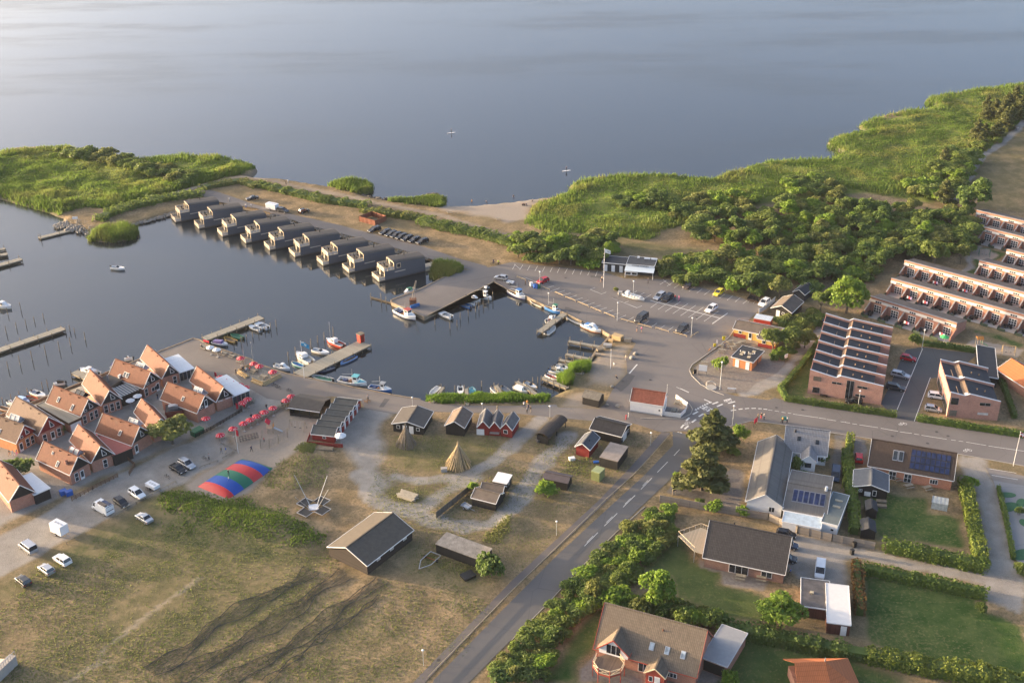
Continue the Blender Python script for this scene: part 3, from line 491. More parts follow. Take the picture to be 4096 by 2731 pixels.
# quay edge beams and kerbs
def strip(name, line, wd, z0, z1, mat, parent=None, side=0):
 mb = MB()
 for p, q in zip(line[:-1], line[1:]):
  d = (q - p).normalized(); nn = Vector((-d.y, d.x, 0)); a, b_ = nn * (wd / 2 + side), nn * (-wd / 2 + side)
  P4 = [p + b_ - d * wd * .2, q + b_ + d * wd * .2, q + a + d * wd * .2, p + a - d * wd * .2]
  mb.add([(v_.x, v_.y, z) for z in (z0, z1) for v_ in P4], [(0,3,2,1),(4,5,6,7),(0,1,5,4),(1,2,6,5),(2,3,7,6),(3,0,4,7)])
 o = mb.build(name, mat, parent); return o if parent else struct(o)
QB = pm('quay_beam', (.24,.19,.13),.9,.3,1.5)
strip('quay_edge', pts('B', (-100,1070),(1290,515),(1730,345)) + pts('R', (720,400),(830,470),(1040,540),(1300,630),(1540,710),(1650,780),(1850,850),(2110,940)) + pts('S', (110,780),(420,840),(700,900),(940,940),(1180,1000),(1430,1040),(1780,1115),(2240,1190)),.35,-1.2,.16, QB)
strip('quay_edge', pts('X', (1930,965),(1780,870),(1480,745),(1230,625),(1150,590),(880,490),(560,330),(300,240),(60,110)) + pts('T', (900,740),(870,755),(350,520),(340,480),(760,330),(1200,110)),.35,-1.2,.17, QB)
strip('quay_edge', pts('X', (1530,1395),(1620,1340),(1700,1200),(1800,1110),(1930,965)),.5,-1.2,.14, QB)
KERB = pm('kerb_stone', (.36,.33,.29),.85,.15)
strip('kerb', pts('Z', (1080,420),(860,560),(790,670),(640,800),(400,970),(200,1110),(150,1190),(190,1290),(330,1430),(520,1530),(700,1600)),.2,-.05,.12, KERB)
strip('kerb', pts('L', (1180,742),(1400,748),(1560,745),(1640,705),(1660,660),(1630,610),(1600,590)),.18,-.05,.13, KERB)
strip('kerb', pts('L', (1830,862),(2050,802),(2200,767)) + pts('O', (0,987),(120,1002),(560,1077),(900,1127),(1700,1267),(2294,1374)),.16,-.05,.12, KERB)
strip('kerb', pts('M', (1000,240),(780,437),(480,737),(270,967),(0,1242)),.14,-.05,.1, KERB)
# thin evening haze over the fjord
hm = bpy.data.materials.new('evening_haze'); hm.use_nodes = True; hn = hm.node_tree; hn.nodes.remove(hn.nodes['Principled BSDF'])
hv = hn.nodes.new('ShaderNodeVolumePrincipled'); hv.inputs['Color'].default_value = (.74,.81,.95,1); hv.inputs['Density'].default_value = HAZE; hv.inputs['Anisotropy'].default_value = .1
hn.links.new(hv.outputs[0], hn.nodes['Material Output'].inputs['Volume'])
o = MB().box(-2600,2600,-500,3600,-4,150).build('haze', hm); o['kind'] = 'stuff'; o['label'] = 'thin pale evening haze over land and water'
# ================================================================ BUILDINGS
def TM(c, rz): return Matrix.Translation((c[0], c[1], c[2] if len(c) > 2 else 0)) @ Matrix.Rotation(rz, 4, 'Z')
class Bld:
 def __init__(s, t, c, rz, L, W, he, hr=None, oh=.3, ov=.3):
  c = Vector((c[0], c[1], 0)); s.t = t
  if 'rz' not in t: t.location = c; t.rotation_euler = (0,0, rz); t['rz'] = rz
  s.M = TM(t.location, t['rz']).inverted() @ TM(c, rz)
  s.L, s.W, s.he, s.hr, s.oh, s.ov = L, W, he, hr or he, oh, ov; s.l, s.w = L / 2 - ov, W / 2 - oh; s.asym = 0
 def part(s, mb, name, mat, parent=None, smooth=False):
  o = mb.build(name, mat, parent or s.t, smooth)
  if parent is None: o.matrix_local = s.M
  return o
 def gable(s, wall, roof, gm=None, barge=WHITE, th=.14, z0=0, gz=None, ridge_cap=None, asym=0.0):
  l, w, he, hr = s.l, s.w, s.he, s.hr; s.asym = asym; sl = (hr - he) / (s.W / 2); hw = he - .02; zt = hr - .06
  mb = MB(); mb.box(-l, l, -w, w, z0, hw); s.part(mb, 'wall', wall)
  for e in (-1,1):
   mb = MB(); x0, x1 = (l - .12, l) if e > 0 else (-l, -l + .12)
   mb.add([(x, y, z) for x in (x0, x1) for y, z in ((-w, hw),(w, hw),(asym, zt - .08))], [(0,2,1),(3,4,5),(0,1,4,3),(1,2,5,4),(2,0,3,5)])
   s.part(mb, 'gable_wall', gm or wall)
  L2, W2 = s.L / 2, s.W / 2; mb = MB()
  for e in (-1,1):
   mb.slab([(-L2, e * W2, he),(L2, e * W2, he),(L2, asym, hr),(-L2, asym, hr)], th)
  ro = s.part(mb, 'roof', roof)
  mb = MB(); mb.beam((-L2, asym, hr + .05),(L2, asym, hr + .05),.26,.14); s.part(mb, 'ridge_cap', ridge_cap or roof, ro)
  if barge:
   for e in (-1,1):
    mb = MB()
    for q in (-1,1): mb.beam((e * (L2 + .03), q * (W2 + .02), he - .06),(e * (L2 + .03), asym, hr - .02),.07,.18)
    s.part(mb, 'bargeboard', barge)
   for q in (-1,1): mb = MB(); mb.beam((-L2, q * (W2 + .05), he - .07),(L2, q * (W2 + .05), he - .07),.1,.13); s.part(mb, 'gutter', barge)
  s.roof = ro; return s
 def flat(s, wall, roof, th=.18, edge=None, tilt=0.0, z0=0):
  l, w, he = s.l, s.w, s.he; mb = MB(); mb.add([(x, y, z0 if k == 0 else he + tilt * y / s.W - .02) for k in (0,1) for x, y in ((-l, -w),(l, -w),(l, w),(-l, w))], [(0,3,2,1),(4,5,6,7),(0,1,5,4),(1,2,6,5),(2,3,7,6),(3,0,4,7)]); s.part(mb, 'wall', wall)
  L2, W2 = s.L / 2, s.W / 2; mb = MB(); mb.slab([(-L2,-W2, he + th - tilt / 2),(L2,-W2, he + th - tilt / 2),(L2, W2, he + th + tilt / 2),(-L2, W2, he + th + tilt / 2)], th); s.roof = s.part(mb, 'roof', roof)
  if edge:
   mb = MB()
   for (a, b_) in (((-1,-1),(1,-1)),((1,-1),(1,1)),((1,1),(-1,1)),((-1,1),(-1,-1))):
    mb.beam((a[0] * L2, a[1] * W2, he + th * .6 + a[1] * tilt / 2),(b_[0] * L2, b_[1] * W2, he + th * .6 + b_[1] * tilt / 2),.1, th + .06)
   s.part(mb, 'roof_edge', edge)
  return s
 def _mx(s, side):
  return {'S': Matrix.Translation((0,-s.w, 0)), 'N': Matrix.Translation((0, s.w, 0)) @ Matrix.Rotation(math.pi, 4, 'Z'),
    'E': Matrix.Translation((s.l, 0,0)) @ Matrix.Rotation(math.pi / 2,4, 'Z'), 'W': Matrix.Translation((-s.l, 0,0)) @ Matrix.Rotation(-math.pi / 2,4, 'Z')}[side]
 def win(s, side, u, z, w, h, n=1, rows=1, frame=WHITE, glass=GLASS, d=.05, fw=.09, name='window'):
  mx = s._mx(side); mb = MB(); mb.box(u - w / 2, u + w / 2,-d, .05, z, z + h, 0, mx); f = s.part(mb, name, frame)
  pw, ph = (w - fw * (n + 1)) / n, (h - fw * (rows + 1)) / rows
  for i in range(n):
   for j in range(rows):
    mb = MB(); x0 = u - w / 2 + fw + i * (pw + fw); z0 = z + fw + j * (ph + fw); mb.box(x0, x0 + pw, -d - .015,0, z0, z0 + ph, 0, mx); mb.build('pane', glass, f)
  return f
 def winpoly(s, side, poly, frame=WHITE, glass=GLASS, d=.05):
  mx = s._mx(side); c = Vector((sum(p[0] for p in poly) / len(poly), sum(p[1] for p in poly) / len(poly)))
  def pr(mb, P, y0, y1):
   k = len(P); mb.add([(p[0], y, p[1]) for y in (y0, y1) for p in P], [tuple(range(k)), tuple(reversed(range(k, 2 * k)))] + [(i, i + k, (i + 1) % k + k, (i + 1) % k) for i in range(k)], 0, mx)
  mb = MB(); pr(mb, poly, -d, .05); f = s.part(mb, 'window', frame)
  mb = MB(); pr(mb, [(c.x + (p[0] - c.x) * .74, c.y + (p[1] - c.y) * .74) for p in poly], -d - .015,0); mb.build('pane', glass, f); return f
 def door(s, side, u, w=.95, h=2.05, mat=WHITE, z=0.0, glass=None, name='door'):
  mx = s._mx(side); mb = MB(); mb.box(u - w / 2, u + w / 2,-.05,.05, z, z + h, 0, mx); f = s.part(mb, name, mat)
  mb = MB(); mb.box(u + w * .34, u + w * .42,-.12,-.04, z + 1.0, z + 1.06,0, mx); mb.build('handle', GREYMETAL, f)
  if glass: mb = MB(); mb.box(u - w * .36, u + w * .36,-.065,0, z + h * .25, z + h * .92,0, mx); mb.build('pane', glass, f)
  return f
 def onroof(s, side, x, f, w, h, name='skylight', frame=WHITE, glass=GLASS, th=.1, pane=True):
  e = side; a = Vector((0, s.asym, s.hr)); b_ = Vector((0, e * s.W / 2, s.he)); d = b_ - a; ln = d.length; d.normalize(); nn = Vector((0,-d.z * e, d.y * e));
  if nn.z < 0: nn = -nn
  c = a + (b_ - a) * f + Vector((x, 0,0))
  def P(i, j, k): return c + Vector((1,0,0)) * i * w / 2 + d * j * h / 2 + nn * k
  mb = MB(); mb.add([P(i, j, k) for k in (-.02, th) for i, j in ((-1,-1),(1,-1),(1,1),(-1,1))], [(0,3,2,1),(4,5,6,7),(0,1,5,4),(1,2,6,5),(2,3,7,6),(3,0,4,7)]); o = s.part(mb, name, frame)
  if pane: mb = MB(); mb.add([P(i * .8, j * .86, k) for k in (0, th + .012) for i, j in ((-1,-1),(1,-1),(1,1),(-1,1))], [(0,3,2,1),(4,5,6,7),(0,1,5,4),(1,2,6,5),(2,3,7,6),(3,0,4,7)]); mb.build('pane', glass, o)
  return o
 def pipe(s, x, f, side, h=.35, r=.09, mat=None, name='vent_pipe'):
  z = s.hr + (s.he - s.hr) * f; y = side * s.W / 2 * f; mb = MB(); mb.tube((x, y, z - .1),(x, y, z + h), r, 7); return s.part(mb, name, mat or TILE)
def unit_px(v, EL, ER, BL, PK, he, hr=None):
 a, b_, c_ = g(v, *EL, he), g(v, *ER, he), g(v, *BL, he); ctr, az, W, dp = rect3(a, b_, c_); m = (a + b_) / 2
 dp = (c_ - a).dot(Vector((-math.sin(az), math.cos(az),0))); ctr = m + Vector((-math.sin(az), math.cos(az),0)) * dp / 2
 return ctr, az - math.copysign(math.pi / 2, dp), abs(dp), W, hr or hgt(m, v, *PK)
def slope_px(v, E0, E1, he, RP, hr, vr=None, pitch=None):
 if pitch:
  hr = he + 1.0
  while hr < he + 9:
   c_, az_, L_, W_ = slope_px(v, E0, E1, he, RP, hr, vr)
   if (hr - he) / max(.05, W_ / 2) > math.tan(R(pitch)): return c_, az_, L_, W_, hr
   hr += .05
  return c_, az_, L_, W_, hr
 a, b_, r_ = g(v, *E0, he), g(v, *E1, he), g(vr or v, *RP, hr); u = (b_ - a); L = u.length; az = math.atan2(u.y, u.x); n_ = Vector((-math.sin(az), math.cos(az),0))
 hw = (r_ - a).dot(n_); return (a + b_) / 2 + n_ * hw, az, L, 2 * hw
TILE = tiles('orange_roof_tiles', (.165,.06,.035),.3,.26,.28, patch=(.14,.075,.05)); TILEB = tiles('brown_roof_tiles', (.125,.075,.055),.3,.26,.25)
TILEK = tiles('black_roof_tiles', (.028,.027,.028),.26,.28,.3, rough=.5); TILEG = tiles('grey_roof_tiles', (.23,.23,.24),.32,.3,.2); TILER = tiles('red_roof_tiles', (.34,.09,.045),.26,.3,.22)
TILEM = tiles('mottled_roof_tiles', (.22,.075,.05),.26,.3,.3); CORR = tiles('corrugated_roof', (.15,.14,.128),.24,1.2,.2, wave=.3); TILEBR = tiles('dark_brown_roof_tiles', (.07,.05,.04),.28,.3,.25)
SHGREY = pm('roof_shingles', (.13,.125,.125),.85,.3,1.5, bmp=.3); FELT = pm('black_roofing_felt', (.035,.037,.042),.75,.25,.9); FELTB = pm('brown_roofing_felt', (.13,.105,.085),.85,.25,.9)
REDW = boards('dark_red_boards', (.20,.022,.018),.16,.15); ORANGEW = pm('orange_render', (.5,.2,.07),.8,.12)
ROSE = pm('rose_roof_felt', (.33,.10,.085),.8,.15); WHITEROOF = boards('white_sheet_roof', (.62,.66,.70),.55,.08,.35, axis='Y', bstr=.3)
# ---- the red-tiled shop houses on the left quay: pairs of gabled bays
def shop_window(b, u, w=.95): b.win('E', u, .25, w, 2.0,1,2)
def bay(t, v, EL, ER, BL, PK, he=2.75, gm=BLACKB, wall=BRICK, roof=TILE, tri=1, small=True, shop=(), door_u=None, sky=(), pipes=3):
 c, rz, L, W, hr = unit_px(v, EL, ER, BL, PK, he); b = Bld(t, c, rz, L, W, he, hr, .25,.35); b.gable(wall, roof, gm)
 h = hr - he
 if tri: b.winpoly('E', [(.05 * tri, he + .45),(1.05 * tri, he + .45),(1.05 * tri, he + .85),(.05 * tri, he + h * .68)] if tri > 0 else [(-.05, he + h * .66),(-1.05, he + .9),(-1.05, he + .45),(-.05, he + .45)])
 if small: b.win('E', -1.1, he + .2,.75,.6)
 for u in shop: shop_window(b, u)
 if door_u is not None: b.door('E', door_u, .95,2.1, WHITE, glass=GLASS)
 for x, f, sd, w_, h_ in sky: b.onroof(sd, x, f, w_, h_)
 for i in range(pipes): b.pipe(-L / 2 + L * (i + 1) / (pipes + 1),.12,-1,.28,.1, roof)
 return b
def glass_dormer(b, x, y, z, w, d, h, mat=WHITE, glass=None):
 glass = glass or glassm('pale_glass', (.25,.28,.3),.1); mb = MB()
 mb.add([(x - w / 2, y - d / 2, z),(x + w / 2, y - d / 2, z),(x + w / 2, y + d / 2, z),(x - w / 2, y + d / 2, z),(x - w / 2, y, z + h),(x + w / 2, y, z + h)], [(0,1,5,4),(2,3,4,5),(1,2,5),(3,0,4)]); o = b.part(mb, 'glass_lantern', glass); mb = MB()
 for a, c in (((-1,-1,0),(1,-1,0)),((-1,1,0),(1,1,0)),((-1,0,1),(1,0,1)),((-1,-1,0),(-1,0,1)),((-1,1,0),(-1,0,1)),((1,-1,0),(1,0,1)),((1,1,0),(1,0,1)),((0,-1,0),(0,0,1)),((0,1,0),(0,0,1)),((1,-1,0),(1,1,0)),((-1,-1,0),(-1,1,0))):
  mb.beam((x + a[0] * w / 2, y + a[1] * d / 2, z + a[2] * h + .02),(x + c[0] * w / 2, y + c[1] * d / 2, z + c[2] * h + .02),.12,.12)
 mb.build('glazing_bar', mat, o)
t = thing('shop_house', 'twin-gabled tiled shop house beside the white pergola roof on the quay', 'house')
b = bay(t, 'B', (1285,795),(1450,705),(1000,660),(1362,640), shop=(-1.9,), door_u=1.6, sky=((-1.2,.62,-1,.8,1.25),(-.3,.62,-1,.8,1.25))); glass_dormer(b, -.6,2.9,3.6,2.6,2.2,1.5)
b.win('E', .5,.55,1.7,1.1,2)
bay(t, 'B', (1450,705),(1615,652),(1168,550),(1512,580), tri=1, small=False, shop=(.9,))
t = thing('shop_house', 'twin-gabled tiled shop house with a dark lantern between its roofs', 'house')
b = bay(t, 'B', (720,1045),(905,945),(435,905),(805,885), shop=(-1.7,.2,1.5), sky=((-2.6,.6,-1,.7,1.2),(2.4,.72,-1,.7,1.5)))
glass_dormer(b, -.4,2.95,3.5,2.8,2.4,1.2, BLACK, DARKGLASS)
bay(t, 'B', (905,945),(1095,885),(625,785),(975,810), small=False, shop=(-1.4,0,1.4))
t = thing('shop_house', 'twin-gabled tiled house with dark red gables and orange side wall', 'house')
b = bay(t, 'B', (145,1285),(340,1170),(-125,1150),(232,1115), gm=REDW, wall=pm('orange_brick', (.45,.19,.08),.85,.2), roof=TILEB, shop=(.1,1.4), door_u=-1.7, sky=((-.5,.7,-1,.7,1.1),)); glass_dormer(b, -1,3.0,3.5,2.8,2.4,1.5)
bay(t, 'B', (340,1215),(575,1112),(85,1015),(430,1045), gm=REDW, roof=TILEB, small=False, shop=(-1.6,1.8), door_u=.3)
t = thing('shop_house', 'twin-gabled tiled house joined to the rose flat roof', 'house')
b = bay(t, 'B', (1180,1305),(1365,1190),(905,1150),(1262,1130), tri=1, small=False, door_u=-1.6, sky=((1.2,.62,-1,.7,1.2),)); glass_dormer(b, .6,2.95,3.5,2.6,2.2,1.4)
bay(t, 'B', (1365,1190),(1545,1130),(1090,1040),(1437,1060), small=False, shop=(1.0,))
t = thing('shop_house', 'twin-gabled bright orange tiled house with an outside stair by the fenced yard', 'house')
b = bay(t, 'B', (625,1568),(815,1460),(330,1420),(705,1400), tri=0, small=False, shop=(-1.0,), door_u=.4, sky=((1.0,.75,-1,.7,1.2),(-1.6,.35,-1,.5,.6))); glass_dormer(b, .6,3.0,3.5,2.9,2.2,1.2, pm('maroon_frame', (.2,.03,.03),.5))
b.pipe(3.4,.55,-1,1.0,.32, BRICK, 'chimney')
bay(t, 'B', (815,1460),(1030,1380),(530,1290),(890,1310), small=False, shop=(.4,))
t = thing('shop_house', 'twin-gabled grill and ice cream house with a white lettered gable', 'house')
b = bay(t, 'B', (1765,1015),(1935,915),(1455,875),(1845,855), tri=0, shop=(), door_u=None, sky=((.4,.55,-1,.7,1.1),)); glass_dormer(b, 1.0,2.95,3.4,2.6,2.6,1.7)
b.door('E', .3,.9,2.0, WHITE, 2.6, GLASS)
b = bay(t, 'B', (1935,915),(2100,855),(1635,745),(1990,780), small=False)
def text(parent, body, size, mx, mat, name='lettering', ext=.01, align='CENTER'):
 cu = bpy.data.curves.new(name, 'FONT'); cu.body = body; cu.size = size; cu.extrude = ext; cu.align_x = align; cu.offset = .008 * size; tmp = bpy.data.objects.new(name, cu); COL.objects.link(tmp)
 me = bpy.data.meshes.new_from_object(tmp.evaluated_get(bpy.context.evaluated_depsgraph_get())); bpy.data.objects.remove(tmp)
 me.materials.clear(); me.materials.append(mat); o = bpy.data.objects.new(name, me); COL.objects.link(o); o.parent = parent; o.matrix_local = mx; return o
text(t, 'GRILL - ISBAR', .55, b.M @ b._mx('E') @ Matrix.Translation((-.1,-.08,2.35)) @ Matrix.Rotation(R(90),4, 'X'), WHITE)
t = thing('shop_house', 'partly visible tiled house with black gable and outside stair beside a white flat roof', 'house')
b = bay(t, 'C', (66,205),(272,128),(-250,60),(138,76), tri=0, small=False); b.pipe(1,.3,-1,.5)
# flat-roofed links and canopies
def flat_px(name, label, cat, p0, p1, p2, v, z, wall, roof, tilt=0.0, edge=None, group=None, th=.16, oh=.15, walls=True, zb=0):
 a, b_, c_ = g(v, *p0, z), g(v, *p1, z), g(v, *p2, z); ctr, az, L, dp = rect3(a, b_, c_); t = thing(name, label, cat, group=group); b = Bld(t, ctr, az, L, abs(dp), z - th, None, oh, oh)
 if walls: b.flat(wall, roof, th, edge, tilt, zb)
 else:
  L2, W2 = L / 2, abs(dp) / 2; mb = MB(); mb.slab([(-L2,-W2, z - tilt / 2),(L2,-W2, z - tilt / 2),(L2, W2, z + tilt / 2),(-L2, W2, z + tilt / 2)], th); b.roof = b.part(mb, 'roof', roof)
  for sx in (-1,0,1):
   for sy in (-1,1): mb = MB(); mb.box(sx * (L2 - .2) - .07, sx * (L2 - .2) + .07, sy * (W2 - .2) - .07, sy * (W2 - .2) + .07, zb, z - .1); b.part(mb, 'post', wall)
 return b
b = flat_px('pergola', 'white sheet-roofed glass pergola on the open quay', 'pergola', (1600,655),(1745,608),(1430,535), 'B', 2.6, GREYMETAL, WHITEROOF, walls=False)
for i in range(4): mb = MB(); mb.box(-b.l + .1 + i * b.l / 2,-b.l - .1 + (i + 1) * b.l / 2,-b.w - .02,-b.w + .03,.3,2.3); b.part(mb, 'glass_panel', GLASS)
b = flat_px('pergola', 'white sheet-roofed glass pergola beside the grill house', 'pergola', (2080,868),(2240,805),(1870,725), 'B', 2.6, GREYMETAL, WHITEROOF, walls=False)
for i in range(4): mb = MB(); mb.box(-b.l + .1 + i * b.l / 2,-b.l - .1 + (i + 1) * b.l / 2,-b.w - .02,-b.w + .03,.3,2.3); b.part(mb, 'glass_panel', GLASS)
flat_px('link_building', 'low building with a rose felt roof between tiled houses', 'building', (1010,1400),(1190,1325),(830,1240), 'B', 2.6, BLACKB, ROSE, th=.2, edge=BLACK)
b = flat_px('glazed_shop', 'low shop under a dark glass roof between tiled houses', 'building', (1085,870),(1255,800),(985,800), 'B', 2.6, BLACKB, pm('slate_glass_roof', (.10,.13,.15),.25,.15), edge=BLACK)
for i in range(7): mb = MB(); x = -b.L / 2 + b.L * (i + .5) / 7; mb.box(x - .05, x + .05,-b.W / 2, b.W / 2, b.he + .16, b.he + .24); b.part(mb, 'glazing_bar', GREYMETAL)
b = flat_px('roof_terrace', 'flat roof terrace with timber parapet above a white garage door', 'building', (615,1105),(735,1050),(340,935), 'B', 2.7, BRICK, TIMBER, edge=boards('brown_parapet', (.10,.06,.035),.2, axis='Z'), th=.5); b.door('S', 0,2.6,2.1, WHITE, name='garage_door')
b = flat_px('roof_terrace', 'dark flat roof with timber parapet and chimney stack', 'building', (970,790),(1115,700),(875,720), 'B', 3.0, BLACKB, FELT, edge=boards('plank_parapet', (.13,.10,.07),.2, axis='Z'), th=.6)
mb = MB(); mb.tube((0,0,3),(0,0,4.6),.18,8); b.part(mb, 'flue', GREYMETAL)
mb = MB(); mb.box(2.0,2.9,-1.6,-1.1,3.0,3.8); b.part(mb, 'heat_pump', WHITE)
flat_px('link_building', 'black-walled link building with a white flat roof', 'building', (255,150),(380,95),(140,20), 'C', 2.5, BLACKB, pm('white_felt', (.6,.63,.66),.6,.06), edge=WHITE)
b = flat_px('service_shed', 'maroon open-topped service yard with ventilation unit on the grill house side', 'shed', (1480,1010),(1640,990),(1450,945), 'B', 2.2, REDW, FELT, edge=pm('maroon_boards', (.17,.035,.025),.7,.15), th=.7)
mb = MB(); mb.box(-1.2,.9,-.7,.6,2.2,3.0); b.part(mb, 'ventilation_unit', GREYMETAL); mb = MB(); mb.box(-.6,.4,-.9,.2,3.0,3.2); b.part(mb, 'ventilation_duct', GREYMETAL)
# ---- harbour-side sheds
def shed(name, label, v, EL, ER, BL, PK, he, wall, roof, gm=None, barge=WHITE, hr=None, oh=.25, cat='shed', group=None, asym=0, ridge_cap=None):
 c, rz, L, W, h = unit_px(v, EL, ER, BL, PK, he, hr); t = thing(name, label, cat, group=group); return Bld(t, c, rz, L, W, he, h, oh, .25).gable(wall, roof, gm, barge, ridge_cap=ridge_cap)
b = shed('black_cabin', 'wide black cabin with white doors behind the grey pole stack', 'E', (1245,790),(1540,828),(1330,640),(1390,772),2.1, BLACKB, pm('bronze_felt_roof', (.085,.075,.065),.7,.15), hr=3.1)
b.roof.data.materials[0] = pm('bronze_felt_roof', (0,0,0)); b.win('E', -2.3,.9,.8,.85); b.win('E', 2.3,.9,.8,.85); b.door('E', -.75,1.0,1.9); b.door('E', .75,1.0,1.9)
b = shed('black_shed', 'plain black shed with mossy shingle roof between cabin and red boathouse', 'E', (1730,808),(1917,832),(1798,668),(1832,786),2.3, BLACKB, pm('mossy_shingles', (.15,.115,.09),.85,.3,1.2, bmp=.3), hr=3.7)
t = thing('red_boathouse', 'red boathouse with three zigzag gables and white trim', 'shed')
for i, (el, er, bl, pk) in enumerate((((2030,822),(2143,828),(2078,702),(2091,782)),((2143,828),(2242,834),(2188,712),(2190,795)),((2242,834),(2352,852),(2282,720),(2295,802)))):
 c, rz, L, W, h = unit_px('E', el, er, bl, pk, 2.1); b = Bld(t, c, rz, L, W + .06,2.1,3.75,.1,.25).gable(REDB, SHGREY)
 if i == 2: b.win('E', -.2,.85,1.0,.95)
 if i == 0: mb = MB(); mb.box(-1.5,.2,-.12,-.02,.05,1.5,0, b._mx('E')); b.part(mb, 'white_board', WHITE)
 if i == 1: mb = MB(); mb.box(-1.1,1.0,-.55,-.02,.75,1.0,0, b._mx('E')); b.part(mb, 'wash_bench', GREYMETAL)
# six red beach huts in a staggered row
HUT_R = pm('hut_roof_felt', (.062,.068,.07),.8,.2,1.0); huts = []
for i in range(6):
 k = i * .93; dx, dy = 41.5 * i - .3 * i * i, -49.5 * i
 t = thing('beach_hut', ['red beach hut with fenced terrace and white parasol at the end of its row', 'red beach hut next to the fenced terrace hut', 'third red beach hut from the fenced terrace', 'fourth red beach hut from the fenced terrace', 'fifth red beach hut from the fenced terrace', 'red beach hut at the end of its row nearest the quay'][i], 'hut', group='red beach huts in a row')
 s_ = 1 - .012 * i; a = g('E', 500 + dx, 884 + dy, 1.95); b_ = g('E', 500 + dx + 222 * s_, 908 + dy + 0,1.95); r_ = g('E', 522 + dx, 792 + dy, 2.9)
 u = b_ - a; az = math.atan2(u.y, u.x); n_ = Vector((-math.sin(az), math.cos(az),0)); hw = max(1.35,(r_ - a).dot(n_) * .8)
 b = Bld(t, (a + b_) / 2 + n_ * hw, az, u.length, 2 * hw, 1.95,3.0,.15,.25).gable(REDB, HUT_R)
 b.door('E', -.35,.8,1.8, WHITE); b.win('E', .75,1.0,.5,.6)
 if i == 0:
  b.win('S', .3,1.0,.8,.6)
  for q0, q1 in (((470,985),(682,1005)),((682,1008),(800,1010)),((470,985),(500,900))):
   P, Q = g('E', *q0), g('E', *q1); d = Q - P; az2 = math.atan2(d.y, d.x); M2 = TM(t.location, t['rz']).inverted() @ TM(P, az2); nb = max(2, int(d.length / .5))
   for j in range(nb): mb = MB(); mb.box(d.length * j / nb + .01, d.length * (j + 1) / nb - .01,-.03,.03,0,.95); o = mb.build('fence_panel', REDB, t); o.matrix_local = M2
t = thing('open_pavilion', 'black open-sided pavilion with a broad felt roof beside the sandpit', 'pavilion')
c, az, L, W = slope_px('E', (285,650),(580,692),2.2,(355,540),3.3); W = abs(W) * .9; b = Bld(t, c, az, L, W, 2.2,3.3,.3,.3); b.l, b.w = L / 2 - .3, W / 2 - .3
mb = MB()
for e in (-1,1): mb.slab([(-L / 2, e * W / 2,2.2),(L / 2, e * W / 2,2.2),(L / 2,0,3.3),(-L / 2,0,3.3)], .16)
b.part(mb, 'roof', pm('pavilion_felt', (.07,.062,.056),.8,.2))
for i in range(4):
 for e in (-1,1): mb = MB(); x = -b.l + 2 * b.l * i / 3; mb.box(x - .08, x + .08, e * b.w - .08, e * b.w + .08,0,2.2); b.part(mb, 'post', BLACK)
mb = MB(); mb.box(-b.l, b.l, -b.w - .04,-b.w + .04,.15,.75); b.part(mb, 'rail_panel', BLACKB); mb = MB(); mb.box(-b.l, -b.l + .1,-b.w, b.w, 0,2.15); b.part(mb, 'end_wall', BLACKB); mb = MB(); mb.box(-b.l, b.l, b.w - .1, b.w, 0,2.15); b.part(mb, 'back_wall', BLACKB)
mb = MB(); mb.beam((-L / 2,-W / 2 - .04,2.14),(L / 2,-W / 2 - .04,2.14),.06,.16); b.part(mb, 'fascia', WHITE)
# big dark barn
b = shed('barn', 'long dark timber barn with black felt roof above the fishing nets', 'D', (535,540),(838,685),(888,278),(685,548),2.3, boards('brown_black_boards', (.045,.036,.03),.2, axis='Z'), pm('barn_felt', (.095,.08,.062),.7,.2,1.5), hr=4.3, cat='barn')
for u in (-3.3,.5,4.3): b.win('N', u, 1.35,1.0,.5,1,1, WHITE, glassm('pale_window', (.3,.28,.24),.3))
for u in (-3.3,.5,4.3): b.win('S', u, 1.35,1.0,.5,1,1, WHITE, glassm('pale_window', (.3,.28,.24),.3))
flat_px('flat_shed', 'long low black shed with a peeling pale flat roof', 'shed', (1352,512),(1700,640),(1450,433), 'D', 2.3, BLACKB, pm('peeling_roof', (.30,.25,.20),.9,.35,.9, fine=5, tint=(.42,.36,.29)), tilt=.2, oh=.1)
t = thing('twin_shed', 'brown-roofed twin black sheds beside the plank fence', 'shed')
for el, er, bl, pk in (((1810,215),(1880,120),(1620,168),(1835,110)),((1860,140),(1900,85),(1690,110),(1880,75))):
 a, b_, c_ = g('D', *el, 2.0), g('D', *er, 2.0), g('D', *bl, 2.0); ctr, az, L, dp = rect3(c_, a, b_); W = min(abs(dp),4.2); n_ = Vector((-math.sin(az), math.cos(az),0))
 b = Bld(t, (a + c_) / 2 + n_ * W / 2, az, L, W, 2.0,3.0,.2,.2).gable(BLACKB, FELTB)
b = flat_px('white_roof_shed', 'small black shed with a bright white flat roof', 'shed', (2170,1312),(2305,1340),(2245,1240), 'E', 2.1, BLACKB, pm('white_roof', (.75,.74,.72),.6,.05), tilt=.3)
b.win('E', 0,.9,.7,.7)
t = thing('low_shed', 'low black shed with plum-coloured roof beside a round bush', 'shed'); c, az, L, W = slope_px('L', (275,1292),(515,1342),1.9,(318,1200),2.5)
Bld(t, c - Vector((-math.sin(az), math.cos(az),0)) * W * .22, az, L, W * .56,1.9,2.5,.2,.2).gable(BLACKB, pm('plum_felt', (.085,.07,.075),.8,.2), barge=None)
b = flat_px('shipping_container', 'olive green ribbed steel container by the roadside grass', 'container', (727,1222),(805,1248),(785,1175), 'L', 2.2, pm('olive_steel', (.21,.24,.10),.5,.15), pm('olive_roof', (.27,.31,.15),.5,.1), oh=.02, th=.08)
